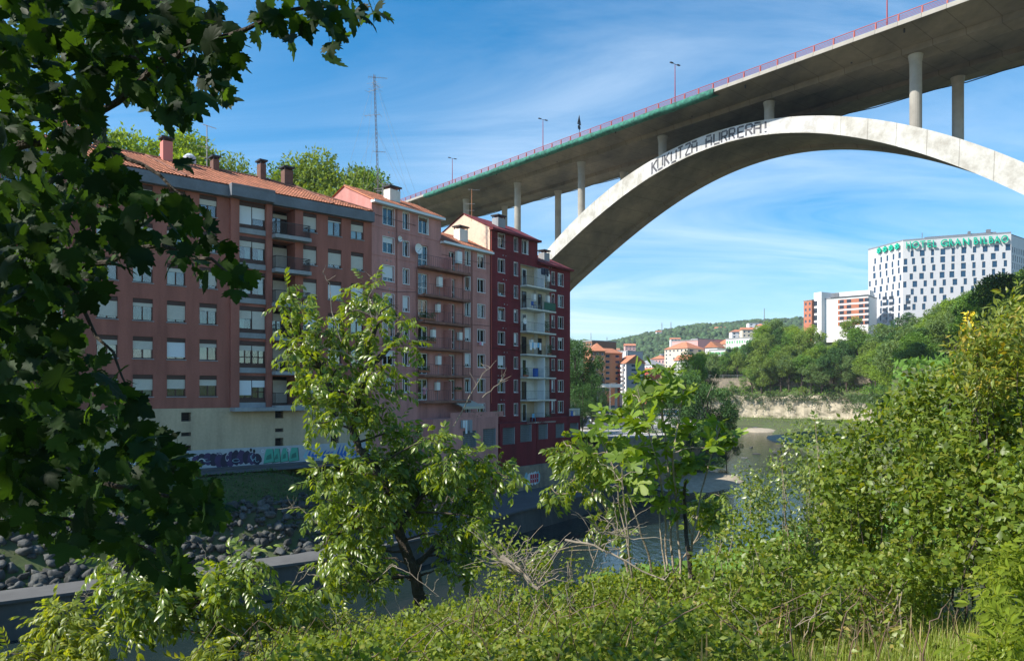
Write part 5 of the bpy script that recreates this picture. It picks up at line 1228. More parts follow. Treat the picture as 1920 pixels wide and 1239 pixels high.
def balc(root, f, z0, z1, L):
    for j in range(9):
        z = z0 + (z1 - z0) * j / 9
        b_ = MB(); b_.box(-1.6, L + .3, -1.6, -.01, z, z + 1.3); b_.build('balcony', m_twh, root)
town('tower_block', 'tall orange brick tower with a tiled roof at the street end', 1107, 262, 1134.5, 262, 658, 735, 16, m_tbr, 8, 3, 'hip', sidem=m_tor, side_cols=4, rise=3)  # front wall browner than the orange sides: its shade is put into the colour
town('apartment_building', 'ochre terrace in half shade to the left of the brick tower', 1096, 290, 1112, 285, 662, 735, 14, m_tor, 7, 3, 'hip', side_cols=3, rise=2)
town('apartment_building', 'brown roofed block peeping over the dark tree beside the tower', 1094, 330, 1110, 325, 641, 700, 14, m_tbr, 6, 3, 'flat')
def redfront(root, f, z0, z1, L):
    for k in range(7):
        for j in range(2):
            b_ = MB(); z = z0 + (z1 - z0) * (k + .12) / 7.0; u_ = L * (.18 + .42 * j); b_.box(u_, u_ + 1.7, -.9, -.005, z, z + 1.0); b_.build('balcony', m_tred if j == 0 else m_twh, root)
town('apartment_building', 'red and white block with little balconies at the end of the street', 1141, 300, 1156, 294, 683, 738, 13, m_tred, 7, 3, 'hip', rise=2, extra=redfront)
town('apartment_building', 'white fronted block with a tiled roof touching the red one', 1156.6, 293.5, 1174, 286, 682, 738, 8, m_twh, 7, 3, 'gable', sidem=m_tgr, rise=3.2, side_cols=1, skip=.2, extra=redfront)
town('tower_block', 'grey tower with white balcony bands before the wooded hill', 1160, 520, 1176, 512, 660, 690, 14, m_tgr, 8, 2, 'flat', extra=balc)
town('tower_block', 'slim grey tower behind the banded balconies', 1176.5, 511, 1193, 520, 658, 700, 14, m_tgr, 9, 4, 'flat', skip=.2)
town('apartment_building', 'cream and grey block with an orange roof on the slope', 1246, 415, 1289, 402, 655, 690, 14, m_tcr, 5, 6, 'hip', rise=4, side_cols=2, skip=.1)
town('apartment_building', 'tall pale block with a pink side above the treetops', 1296, 420, 1308, 415, 637, 690, 20, m_twh, 6, 1, 'flat', sidem=m_tpk)
town('apartment_building', 'pink blank walled block beside the tall pale one', 1308.5, 414.8, 1337, 430, 638, 690, 16, m_tpk, 5, 4, 'flat', skip=.8)
town('house', 'white house with an orange gable between the pink block and the green shuttered one', 1322, 400, 1345, 396, 652, 690, 12, m_twh, 3, 4, 'gablev', rise=3.4, skip=.4)
town('house', 'peach house with a broad tiled roof under the green shuttered block', 1344, 420, 1360, 415, 646, 680, 12, m_tcr, 3, 3, 'gable', rise=3.0, skip=.2)
def shut(root, f, z0, z1, L):
    for k in range(3):
        for j in range(12):
            if (k + j) % 4 == 3: continue
            b_ = MB(); z = z1 - (z1 - z0) * (k + .8) / 4.0; u_ = L * (j + .25) / 12; b_.box(u_, u_ + .9, -.08, -.01, z, z + 1.5); b_.build('shutter', m_grsh, root)
town('apartment_building', 'long white building with green shutters on the slope', 1361, 392, 1418, 380, 636, 680, 12, m_twh, 4, 12, 'flat', ww=.3, extra=lambda *a: (shut(*a), None)[1])
town('apartment_building', 'low white wing with green shutters below the tiled houses', 1330, 380, 1361, 375, 657, 700, 10, m_twh, 3, 7, 'flat', ww=.3, extra=shut)
town('house', 'low white house with an orange roof at the foot of the cream block', 1264, 380, 1290, 375, 676, 712, 10, m_twh, 3, 5, 'gable', rise=3)
town('house', 'pink house with a dark roof left of the cream block', 1222, 440, 1246, 436, 673, 705, 11, m_tpk, 3, 4, 'hip', rise=2.4)
town('house', 'grey white house with a mansard roof beyond the street trees', 1192, 410, 1222, 402, 684, 720, 12, m_twh, 3, 5, 'hip', rise=3, roofm=m_gray)
town('house', 'brick red house behind the white gabled block', 1198, 350, 1216, 346, 697, 735, 10, m_tred, 3, 3, 'gable', rise=2)
town('house', 'small white farmhouse high on the wooded ridge', 1342, 1180, 1349, 1180, 616, 624, 9, m_twh, 2, 2, 'gable', rise=3)
town('house', 'second ridge farmhouse with a red roof beside the white one', 1353, 1190, 1361, 1190, 616, 624, 9, m_twh, 2, 2, 'gable', rise=3)
town('house', 'cream villa at the right end of the wooded ridge', 1416, 640, 1431, 636, 611, 626, 10, m_tcr, 3, 4, 'hip', rise=2)
town('house', 'flat pale house on the ridge below the radio mast', 1231, 1250, 1241, 1250, 622, 628, 9, m_twh, 1, 3, 'gable', rise=2)
town('house', 'blue grey shed halfway up the far hill', 1138, 800, 1150, 795, 667, 676, 8, mat('town_blue', (.35, .45, .58), .8), 2, 3, 'gable', rise=2)
town('house', 'white cottage among the trees of the far hill', 1152, 820, 1162, 820, 656, 662, 8, m_twh, 1, 3, 'gable', rise=2)
for pa, Y, w_, yt, yb, mt, rf, lab in [(1203, 520, 9, 681, 694, m_twh, 'gable', 'tiny white gabled house left of the pink one'), (1212, 540, 8, 678, 690, m_tcr, 'hip', 'tiny cream house with a tiled roof behind the mansard house'), (1232, 560, 9, 672, 684, m_twh, 'hip', 'tiny white house above the pink one with the dark roof'), (1290, 470, 7, 668, 684, m_twh, 'gable', 'narrow white house right of the cream and grey block'), (1240, 600, 12, 664, 676, m_tgr, 'flat', 'small flat grey block at the foot of the wooded hill'),
                                    (1276, 640, 12, 650, 660, m_tcr, 'gable', 'small cream house on the wooded slope over the cream block'), (1300, 700, 10, 640, 648, m_twh, 'gable', 'far white house in the wood over the pink block'), (1372, 640, 14, 622, 634, m_twh, 'hip', 'far white house above the green shuttered building'), (1392, 620, 11, 618, 632, m_tcr, 'gable', 'far cream house on the slope right of the white one'), (1180, 420, 9, 700, 716, m_tcr, 'gable', 'small cream house between the white gabled block and the trees'), (1404, 760, 16, 606, 616, m_twh, 'flat', 'flat white villa just under the ridge line'), (1258, 900, 12, 636, 643, m_twh, 'gable', 'lonely white farm on the middle of the far hill'), (1172, 700, 10, 648, 656, m_tpk, 'gable', 'pale pink house on the far hill behind the banded tower')]:
    k = (pa - CX) / F; town('house', lab, pa, Y, CX + F * (k * Y + w_) / Y, Y, yt, yb, 8, mt, 2, 3, rf, rise=2.2)
cn = tag(empty('petrol_canopy', tuple(PG(1166, 790, -6).to_tuple())), 'pale flat canopy on columns over the street end', 'canopy')
cn.location = (24.5, 190, -6); m = MB(); m.box(-3.5, 3.5, -2, 10, 7.2, 8.1); m.build('roof_slab', m_twh, cn)
for x in (-2.5, 2.5): m = MB(); m.box(x - .3, x + .3, 2, 2.6, 0, 7.199); m.build('column', m_gray, cn)
for px, py0, py1, Y, lab in ((1241, 622, 605, 1240, 'lattice radio mast on the far ridge'), (1433, 612, 578, 700, 'thin tall mast behind the ridge villa'), (1108, 636, 624, 1450, 'faint thin pole on the left of the far ridge'), (1138, 640, 632, 1450, 'second faint pole on the far ridge'), (1258, 612, 604, 1400, 'short pole on the ridge beside the radio mast')):
    b_ = P(px, py0 + 6, Y); h = (py0 + 6 - py1) * Y / F; o = tag(empty('radio_mast', tuple(b_)), lab, 'mast'); m = MB(); w = Y * .0008
    for a in (0, 2.1, 4.2): m.bar((w * math.cos(a), w * math.sin(a), 0), (w * .3 * math.cos(a), w * .3 * math.sin(a), h), w * .35)
    for k in range(7): z_ = h * k / 7; m.bar((-w * .8, 0, z_), (w * .8, 0, z_ + h / 9), w * .2)
    m.build('lattice', m_gray, o)

# ---------------------------------------------------------------- cars and street furniture
def make_car(col, lab):
    o = tag(empty('parked_car', (0, 0, 0)), lab, 'car', 'cars parked along the street'); mt = mat('car_' + '_'.join('%.2f' % c for c in col), col, .3, spec=.6)
    prof = [(-2.1, .35), (-2.15, .75), (-1.9, .95), (-1.1, 1.0), (1.1, .98), (1.85, .9), (2.1, .65), (2.1, .35)]
    m = MB(); vs = [(x, s * (.86 if z < .9 else .80), z) for s in (-1, 1) for x, z in prof]; n = len(prof)
    m.add(vs, [tuple(range(n)), tuple(range(n, 2 * n))[::-1]] + [(i, i + n, (i + 1) % n + n, (i + 1) % n) for i in range(n)]); m.build('body', mt, o)
    cab = [(-1.75, .97), (-1.25, 1.42), (.25, 1.46), (1.05, .99)]; m = MB(); vs = [(x, s * (.78 if z < 1 else .62), z) for s in (-1, 1) for x, z in cab]; n = 4
    m.add(vs, [(0, 1, 2, 3), (7, 6, 5, 4)] + [(i, i + n, (i + 1) % n + n, (i + 1) % n) for i in range(n)]); cb_ = m.build('cabin_glass', m_win, o)
    m = MB(); m.box(-1.2, .22, -.6, .6, 1.44, 1.49); m.build('roof_panel', mt, cb_)
    for x in (-1.35, 1.35):
        for y in (-.8, .8): m = MB(); m.tube([(x, y - .1, .32), (x, y + .1, .32)], .32, 12); w_ = m.build('wheel', m_black, o); m = MB(); m.tube([(x, y - .11, .32), (x, y + .11, .32)], .17, 8); m.build('rim', m_gray, w_)
    for y in (-.6, .6): m = MB(); m.box(2.04, 2.12, y - .18, y + .18, .6, .75); m.build('headlight', m_whitef, o)
    return o
spots = [(1098, 803, (.05, .07, .12), 'dark blue car parked at the crimson corner'), (1101, 795, (.6, .62, .64), 'silver car behind the dark blue one near the corner'), (1112, 790, (.04, .04, .05), 'black car under the dark tree'), (1125, 786, (.7, .7, .7), 'white car at the kerb under the dark tree'),
         (1120, 779, (.3, .33, .38), 'grey car in the row beyond the white one'), (1132, 774, (.72, .72, .74), 'second white car further up the street'), (1141, 776, (.10, .16, .32), 'blue car beside the street trees'), (1150, 768, (.65, .66, .66), 'silver car in the middle of the street'),
         (1166, 768, (.45, .03, .03), 'red car parked beside the street trees'), (1176, 774, (.05, .05, .06), 'black car parked next to the red one'), (1185, 779, (.35, .06, .08), 'dark red car near the street trees'), (1160, 762, (.7, .7, .7), 'third white car at the far kerb'), (1128, 768, (.12, .12, .14), 'dark car in the far parked row'), (1196, 784, (.08, .09, .1), 'charcoal car nearest the river trees')]
for i, (px, py, col, lab) in enumerate(spots):
    p = PG(px, py, -5.97); c = make_car(col, lab); c.location = (p.x, p.y, -5.97); c.rotation_euler = (0, 0, math.radians(78 + (i % 3) * 6))
def rail_fence(A, B, z, lab, h=1.0, mt=None):
    A = Vector(A); B = Vector(B); L = (B - A).length; o = tag(empty('railing', (A.x, A.y, z), math.atan2((B - A).y, (B - A).x)), lab, 'railing')
    for k in range(int(L / 1.8) + 1): m = MB(); m.bar((1.8 * k, 0, 0), (1.8 * k, 0, h), .07); m.build('post', mt or m_gray, o)
    for hh in (.35, .7, h): m = MB(); m.bar((0, 0, hh), (L, 0, hh), .05); m.build('rail', mt or m_gray, o)
rail_fence((13, 99.6), (17.4, 99.3), -6, 'grey railing at the front edge of the sunlit street paving')
rail_fence((17.5, 99.4), (24.0, 107), -6, 'metal railing along the quay beside the fig tree'); rail_fence((24.1, 107), (27.1, 116), -6, 'second stretch of quay railing under the river trees')
rail_fence((14.5, 112), (22, 113), -6, 'white railing crossing the plaza behind the quay', 1.0, m_whitef)
for i, (px, Y, lab) in enumerate(((1144, 175, 'slim grey street lamp in the middle of the far street'), (1157, 205, 'street lamp further up the far street'))):
    o = tag(empty('street_lamp', ((px - CX) / F * Y, Y, -6)), lab, 'street lamp'); m = MB(); m.tube([(0, 0, 0), (0, 0, 8)], [.1, .06], 6); m.build('pole', m_gray, o); m = MB(); m.bar((0, 0, 8), (1.4, 0, 8.2), .12); m.build('lamp_head', m_gray, o)
# ================================================================ vegetation
def leafmat(name, col, isl=.35, tcol=None, tr=.32, rough=.42, spec=.5): return mat(name, col, rough, island=isl, tcol=tcol, trans=tr, spec=spec)
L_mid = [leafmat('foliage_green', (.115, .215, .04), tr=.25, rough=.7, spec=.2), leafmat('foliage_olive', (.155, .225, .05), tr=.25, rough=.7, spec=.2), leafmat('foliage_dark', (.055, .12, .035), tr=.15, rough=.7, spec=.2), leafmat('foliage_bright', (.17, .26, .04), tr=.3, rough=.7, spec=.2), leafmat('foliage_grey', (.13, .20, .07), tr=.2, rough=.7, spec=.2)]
L_chest = leafmat('chestnut_leaf', (.135, .20, .028), .4, (.20, .22, .03), .38, .34, .6)
L_fig = leafmat('fig_leaf', (.14, .22, .03), .4, (.19, .24, .03), .38, .5, .3)
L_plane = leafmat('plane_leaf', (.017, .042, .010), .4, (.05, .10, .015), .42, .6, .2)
L_bram = leafmat('bramble_leaf', (.145, .205, .025), .5, (.22, .20, .03), .36, .5, .3)
L_bush = leafmat('shrub_leaf', (.125, .185, .024), .5, (.21, .19, .03), .34, .42, .35)
L_will = leafmat('willow_leaf', (.16, .22, .055), .35, (.22, .22, .07), .32, .34, .6)
L_gold = leafmat('yellow_leaf', (.165, .215, .03), .45, (.36, .22, .03), .36, .45)
L_yg = leafmat('lime_leaf', (.17, .22, .03), .35, (.30, .30, .04), .4, .42)
L_yg2 = leafmat('young_shoot_leaf', (.19, .24, .04), .4, (.30, .16, .05), .35, .45)
L_grass = leafmat('grass_blade', (.22, .29, .035), .45, (.30, .26, .10), .3, .5)
L_straw = leafmat('straw', (.38, .29, .15), .35, None, .2, .8)
L_elder = leafmat('elder_leaf', (.15, .205, .02), .4, (.20, .21, .02), .40, .65, .12)
L_ivy = leafmat('creeper_leaf', (.05, .095, .022), .4, None, .2, .6)

def lf4(w, droop=.12, fold=.06):
    return (np.array([(0, 0, 0), (-w, .42, fold), (0, .5, 0), (w, .42, fold), (0, 1, -droop)], float), np.array([(0, 2, 1), (0, 3, 2), (1, 2, 4), (2, 3, 4)]))
def lf8(w, droop=.2, fold=.07):
    v = [(0, 0, 0), (-w * .8, .28, fold * .8), (0, .3, .0), (w * .8, .28, fold * .8), (-w, .6, fold - droop * .3), (0, .62, -droop * .3), (w, .6, fold - droop * .3), (0, 1, -droop)]
    return (np.array(v, float), np.array([(0, 2, 1), (0, 3, 2), (1, 2, 5), (1, 5, 4), (2, 3, 6), (2, 6, 5), (4, 5, 7), (5, 6, 7)]))
def compound(n_pairs, base, ls, spread=1.0, droop=.35, whorl=False, seed=0):
    "pinnate leaf of unit length along +y"
    r = np.random.default_rng(seed); C = []; Tt = []; Nn = []; S = []
    for i in range(n_pairs):
        t = (.25 if not whorl else .12) + (.68 if not whorl else .25) * i / max(1, n_pairs - 1)
        for s in (-1, 1):
            C.append((0, t, -droop * t * t)); a = spread * (1.0 - .25 * i / n_pairs) + r.uniform(-.12, .12)
            Tt.append((s * math.sin(a), math.cos(a), -.35 - .25 * r.random())); Nn.append((s * .2, -.1, 1)); S.append(ls * r.uniform(.8, 1.1))
    C.append((0, .95 if not whorl else .35, -droop * .9 * (1 if not whorl else .2))); Tt.append((0, 1, -.6)); Nn.append((0, .2, 1)); S.append(ls * 1.1)
    V, T = scatter(base, np.array(C), frames(np.array(Tt, float), np.array(Nn, float)), np.array(S))
    # stalk
    k = len(V); e = .012
    sv = np.array([(-e, 0, 0), (e, 0, 0), (-e * .5, .95 if not whorl else .3, -droop * .85), (e * .5, .95 if not whorl else .3, -droop * .85)])
    return np.concatenate([V, sv]), np.concatenate([T, np.array([(k, k + 1, k + 3), (k, k + 3, k + 2)])])
def lobed(outline, ctr, cup=.12, seed=0):
    o = np.array(outline, float); n = len(o); r = np.linalg.norm(o - np.array(ctr), axis=1)
    z = -cup * r ** 2 * 1.6 + np.random.default_rng(seed).uniform(-.02, .02, n)
    V = np.concatenate([[(*ctr, 0.0)], np.column_stack([o, z])]); T = np.array([(0, 1 + i, 1 + (i + 1) % n) for i in range(n)])
    # stalk
    k = len(V); V = np.concatenate([V, np.array([(-.012, .02, 0), (.012, .02, 0), (0, -.4, .08)])]); T = np.concatenate([T, [(k, k + 2, k + 1)]])
    return V, T
half = [(.0, .0), (.10, -.06), (.26, -.08), (.30, .02), (.46, .04), (.40, .14), (.56, .27), (.44, .33), (.60, .50), (.44, .50), (.38, .62), (.26, .55), (.20, .60), (.26, .76), (.16, .80), (.13, .92), (.0, 1.06)]
plane_o = half + [(-x, y + .015) for x, y in half[-2:0:-1]]
halff = [(.0, .0), (.12, -.05), (.28, .02), (.36, .14), (.30, .24), (.17, .27), (.22, .36), (.42, .46), (.50, .60), (.44, .70), (.30, .66), (.15, .50), (.10, .55), (.17, .72), (.19, .88), (.12, 1.0), (.0, 1.04)]
fig_o = halff + [(-x, y) for x, y in halff[-2:0:-1]]

def crown_points(blobs, n, rng, shell=.55):
    w = np.array([b[3] ** 2 for b in blobs]); idx = rng.choice(len(blobs), n, p=w / w.sum()); B = np.array([(b[0], b[1], b[2]) for b in blobs])[idx]; R = np.array([b[3] for b in blobs])[idx]
    d = rdir(n, rng); k = shell + (1 - shell) * rng.random(n) ** .6; k *= rng.uniform(.85, 1.12, n)
    return B + d * (R * k)[:, None] * np.array([1, 1, .85]), d
def tree_proto(seed, kind, nl, ls):
    "unit height tree: crown mesh, trunk mesh"
    rng = np.random.default_rng(seed); bl = []; mb = MB()
    if kind == 'broad': H0, W0, nb = .22, .34, 26
    elif kind == 'tall': H0, W0, nb = .12, .20, 26
    elif kind == 'shrub': H0, W0, nb = .02, .50, 22
    else: H0, W0, nb = .25, .26, 18
    for i in range(nb):
        t = rng.random() ** .8; z = H0 + (1 - H0) * (.12 + .80 * t); wr = W0 * (math.sin(math.pi * min(1, .12 + .88 * t)) ** .6 + .08); a = rng.uniform(0, 6.28); rr_ = wr * math.sqrt(rng.random())
        bl.append((rr_ * math.cos(a), rr_ * math.sin(a), z, rng.uniform(.07, .145) * (1.15 - .45 * t)))
    C, d = crown_points(bl, nl, rng, .5)
    if kind == 'shrub': C[:, 2] = np.abs(C[:, 2])
    t_ = unit(d + rng.normal(size=d.shape) * .7 + [0, 0, -.25]); n_ = unit(d * .5 + rng.normal(size=d.shape) * .6 + [0, 0, .5])
    V, T = scatter(LQ, C, frames(t_, n_), rng.uniform(ls * .6, ls * 1.3, nl))
    mb.tube([(0, 0, -.06), (.005, 0, H0 * .8), (.01, .01, .5), (0, 0, .85)], [.022, .018, .012, .004], 7)
    for i in range(9 if kind != 'shrub' else 5):
        b_ = bl[i]; z0 = H0 * .7 + (.4 * i / 9); mb.tube([(0, 0, z0), (b_[0] * .5, b_[1] * .5, (z0 + b_[2]) / 2 + .02), b_[:3]], [.010, .007, .003], 5)
    return V, T, mb
PR = {}
def proto(kind, mi, seed=0, nl=4200, ls=.034):
    k = (kind, mi, seed, nl)
    if k not in PR:
        V, T, mb = tree_proto(100 + seed * 7 + len(PR), kind, nl, ls); PR[k] = (np_mesh('crown', V, T, L_mid[mi]), mb.mesh('trunk', m_bark))
    return PR[k]
def tree(name, label, loc, h, kind, mi, seed=0, wid=1.0, group=None, nl=4200, ls=.034, cat='tree'):
    c, t_ = proto(kind, mi, seed, nl, ls); o = tag(empty(name, tuple(loc), random.uniform(0, 6.28)), label, cat, group); o.scale = (h * wid, h * wid, h)
    mobj('crown', c, o); mobj('trunk', t_, o); return o
def tree_px(label, px, Y, ytop, ybase_z, kind, mi, seed=0, wid=1.0, group=None, name='tree', nl=4200, ls=.034):
    X = (px - CX) / F * Y; zt = (HY - ytop) * Y / F; return tree(name, label, (X, Y, ybase_z), zt - ybase_z, kind, mi, seed, wid, group, nl, ls)

# trees behind the roofs
for px, Y, yt, k, mi, lab, wd in [(222, 84, 250, 'broad', 3, 'yellow green locust tree rising behind the terracotta roof near the pink chimney', .9), (275, 88, 246, 'broad', 3, 'airy bright tree behind the terracotta roof, beside the aerial', .9), (330, 86, 244, 'broad', 3, 'pale green tree directly behind the thin television aerial', .9), (365, 92, 268, 'broad', 1, 'olive tree right of the aerial behind the tiled ridge', .8),
                               (452, 96, 286, 'tall', 1, 'thin sparse tree standing alone above the tiled ridge', .7), (505, 98, 312, 'broad', 1, 'low olive tree behind the brown chimneys', .9), (545, 96, 305, 'broad', 0, 'rounded green tree behind the right brown chimney', .9), (590, 94, 278, 'broad', 1, 'tallest green tree behind the right end of the terracotta roof', .85), (640, 96, 290, 'broad', 1, 'wide green tree behind the pink gable', .9), (680, 98, 312, 'broad', 0, 'small green tree between the pink gable and the mast', .8)]:
    tree_px(lab, px, Y, yt, 3, k, mi, seed=px % 3, wid=wd, nl=11000, ls=.020)
m = MB()
ct_ = tag(empty('conifer', tuple(P(192, 300, 80).to_3d() * 1.0)), 'dark conifer behind the plane leaves at the left end of the roof', 'tree'); ct_.location = (-44.2, 80, 14)
C = []; rng = np.random.default_rng(8); n = 5000; zc = rng.random(n) ** .7; a = rng.uniform(0, 6.28, n); rad = (1 - zc) * 2.6 * rng.random(n) ** .4 * (.7 + .3 * np.sin(zc * 60)); C = np.stack([rad * np.cos(a), rad * np.sin(a), 1 + zc * 14], -1)
V, T = scatter(LQ, C, frames(np.stack([np.cos(a), np.sin(a), -.5 + 0 * a], -1), rdir(n, rng) * .4 + [0, 0, 1]), rng.uniform(.3, .6, n)); mobj('crown', np_mesh('crown', V, T, L_mid[2]), ct_)
m.tube([(0, 0, -6), (0, 0, 14)], [.3, .05], 7); m.build('trunk', m_bark, ct_)
# dark trees at the corner of the crimson block
for px, Y, yt, lab, k in [(1079, 121, 627, 'dark shaded tree rising right behind the crimson block corner', 'broad'), (1096, 128, 640, 'dark tree in the shadow of the crimson block, middle of its clump', 'broad'), (1110, 118, 700, 'lower dark tree leaning over the parked cars', 'broad'), (1092, 112, 715, 'dense dark tree filling the corner beside the crimson wall', 'shrub')]:
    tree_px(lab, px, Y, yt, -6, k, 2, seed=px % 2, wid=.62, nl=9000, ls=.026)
# river trees on the left bank
for px, Y, yt, zb, lab, k, mi, wd in [(1205, 118, 715, -6, 'rounded green tree on the quay behind the fig branches', 'broad', 0, .9), (1242, 124, 690, -7, 'tall dark green tree on the quay behind the fig top', 'broad', 2, .9), (1285, 122, 694, -9, 'broad dark tree hanging over the river bank, centre of the clump', 'broad', 2, .95), (1325, 117, 712, -11, 'dark leafy tree leaning out over the gravel', 'broad', 2, .9), (1352, 126, 735, -11.5, 'outermost dark tree dipping towards the green river', 'broad', 2, .9),
                                     (1225, 110, 760, -8, 'bushy green tree just over the quay railing', 'shrub', 0, .7), (1270, 112, 775, -11, 'dense shrub tree under the dark crowns by the gravel', 'shrub', 2, .8), (1325, 114, 790, -12.5, 'low dark willow on the water line below the leaning tree', 'shrub', 2, .8), (1362, 128, 800, -12.8, 'small dark bush touching the river at the clump tip', 'shrub', 2, .7), (1180, 150, 727, -6, 'light green street tree beside the red car', 'broad', 3, .8), (1300, 175, 655, -6, 'green tree standing before the cream block and the low house', 'broad', 0, .9), (1318, 190, 672, -6, 'dark green tree beside the white signboard above the bank', 'broad', 2, .8),
                                     (1195, 165, 728, -6, 'second light street tree near the parked cars', 'broad', 3, .8), (1130, 230, 735, -6, 'small street tree in front of the brick tower', 'broad', 2, .8), (1215, 240, 712, -6, 'round tree at the far end of the street', 'broad', 0, .9), (1250, 260, 700, -6, 'olive tree below the pink house', 'broad', 1, .9)]:
    tree_px(lab, px, Y, yt, zb, k, mi, seed=px % 2, wid=wd, nl=9000, ls=.027)
# wooded right hillside
TLx = [1200, 1240, 1291, 1293, 1360, 1400, 1430, 1450, 1480, 1505, 1560, 1600, 1640, 1700, 1730, 1790, 1850, 1920, 2100]; TLy = [715, 700, 688, 664, 655, 640, 606, 600, 602, 610, 594, 592, 588, 574, 552, 544, 524, 500, 470]
ex = [Fac.px(1537, 352, 1628, 338), HF]
kinds = [('broad', 0, 'green hillside tree with a rounded crown'), ('broad', 1, 'olive hillside tree with a loose crown'), ('broad', 4, 'grey green hillside tree with a soft crown'), ('tall', 0, 'slender green hillside tree'), ('broad', 2, 'dark green hillside tree'), ('broad', 3, 'bright green hillside tree')]
rg = random.Random(21); nt_ = 0; occ = []
cand = []
for Y in np.arange(112, 400, 6.5):
    for X in np.arange(20, 330, 6.5):
        cand.append((X + rg.uniform(-3, 3), Y + rg.uniform(-3, 3)))
cand = np.array(cand); DC = -sdist(CL, cand[:, 0], cand[:, 1]); DR = -sdist(RE, cand[:, 0], cand[:, 1]); HZ = H(cand[:, 0], cand[:, 1])
for (X, Y), dc, dr, z in zip(cand, DC, DR, HZ):
    px = CX + F * X / Y
    if dc < 1.5 or dr < 0 or px > 2060 or px < 1180: continue
    if dc > 95: continue
    py = HY - z * F / Y
    if (140 < X < 168 and Y > 334) or (X > 168 and Y > 318 and X < 262) : continue
    if 1690 < px < 1770 and 640 < py < 705 and rg.random() < .9 and Y < 260: continue
    if 10.5 < dc < 14.0: continue
    if dc < 10 and rg.random() < .45: continue
    yt = float(np.interp(px, TLx, TLy)) + rg.uniform(-6, 16)
    cap = (HY - yt) * Y / F - z; h = min(rg.uniform(12, 20) if dc > 12 else rg.uniform(3, 6.5), cap)
    if h < 2.0: continue
    ytop_ = HY - (z + h) * F / Y
    if ytop_ > float(np.interp(px, [1500, 1560, 1600, 1700, 1760, 1800, 1840, 1920, 2060], [900, 830, 790, 725, 680, 600, 575, 540, 500])) + 8: continue
    if px > 1960 or (px > 1640 and Y > 330): continue
    kd = rg.choice(kinds if dc > 12 else kinds[:3] + kinds[4:]); k = 'shrub' if (dc < 10 or h < 5) else kd[0]
    nl = 7000 if Y < 230 else 4200
    o = tree('tree' if k != 'shrub' else 'shrub', kd[2] + ' among the trees above the cliff' if k != 'shrub' else 'rounded bush on the ledge between cliff and wall', (X, Y, z - .2), h, k, kd[1], seed=rg.randrange(2), wid=(rg.uniform(.85, 1.2) if k != 'shrub' else .9), group='trees on the right hillside' if k != 'shrub' else 'bushes on the cliff ledge', nl=nl, ls=.030 if nl > 5000 else .036, cat='tree' if k != 'shrub' else 'bush')
    nt_ += 1
# tall trees standing on the ledge before the retaining wall
rl = random.Random(8)
led = [(105 + 34 * t, 333 - 30 * t) for t in (.02, .12, .2, .3, .38, .5, .6, .7, .8, .92)] + [(139 - 21 * t, 303 - 63 * t) for t in (.05, .2, .35, .5, .65, .8, .95)] + [(118 - 22 * t, 240 - 50 * t) for t in (.15, .35, .55, .75, .95)] + [(96 - 18 * t, 190 - 40 * t) for t in (.2, .5, .8)]
lbl = ['broad grey green tree', 'loose olive tree', 'bright green tree', 'rounded green tree', 'dark green tree']
for i, (x, y) in enumerate(led):
    o_ = rl.uniform(4, 8); nx_, ny_ = ((.66, .75) if i < 10 else (.95, -.3)); x, y = x + nx_ * o_, y + ny_ * o_; q = (4, 1, 3, 0, 2)[rl.randrange(5)]; z = Hs(x, y); px = CX + F * x / y
    h = min(rl.uniform(11, 19), (HY - float(np.interp(px, TLx, TLy)) - 18) * y / F - z)
    tree('tree', lbl[(4, 1, 3, 0, 2).index(q)] + ' on the ledge in front of the retaining wall', (x, y, z - .3), h, 'broad', q, seed=i % 2, wid=rl.uniform(.95, 1.25), group='trees on the cliff ledge', nl=7000, ls=.03)
# undergrowth on the slopes
rng = np.random.default_rng(31)
def undergrowth(name, Xr, Yr, n, s0, s1, cond, mt, kind='stuff', lift=.3):
    X = rng.uniform(*Xr, n); Y = rng.uniform(*Yr, n); k = cond(X, Y); X, Y = X[k], Y[k]; Z = H(X, Y) + .04 + rng.uniform(0, lift, len(X)) * (1 + .8 * vnoise(X, Y, 2.2, 4))
    m_ = len(X); V, T = scatter(LQ, np.stack([X, Y, Z], -1), frames(rdir(m_, rng) + [0, 0, .5], rdir(m_, rng) + [0, 0, .3]), rng.uniform(s0, s1, m_)); o = mobj(name, np_mesh(name, V, T, mt)); tag(o, kind=kind); return o
undergrowth('undergrowth', (40, 300), (62, 400), 230000, .5, 1.3, lambda X, Y: (-sdist(CL, X, Y) > .5) & (-sdist(CL, X, Y) < 70) & (X / Y < .75) & (X / Y > .15), L_mid[0], lift=1.0)
undergrowth('riverbank_scrub', (20, 140), (50, 330), 26000, .25, .6, lambda X, Y: (-sdist(CL, X, Y) < 0) & (-sdist(RE, X, Y) > 1.0 + 2.5 * rng.random(len(X))), L_mid[1], lift=.8)
undergrowth('bank_grass', (-45, -5), (28, 68), 90000, .10, .26, lambda X, Y: (sdist(LE, X, Y) > 7.2 + .5 * np.sin(X * 1.7)) & (sdist(LE, X, Y) < 10.6) & (Y < 66), L_mid[2], lift=.15)
undergrowth('bank_weeds', (-60, -5), (25, 70), 16000, .08, .25, lambda X, Y: (sdist(LE, X, Y) > 3.3) & (sdist(LE, X, Y) < 9) & (vnoise(X, Y, 3.1, 2) > .05) & (Y < 62), L_mid[2], lift=.2)
undergrowth('hill_scrub', (-140, 0), (60, 180), 30000, .5, 1.2, lambda X, Y: sdist(LE, X, Y) > 24, L_mid[1], lift=1.5)
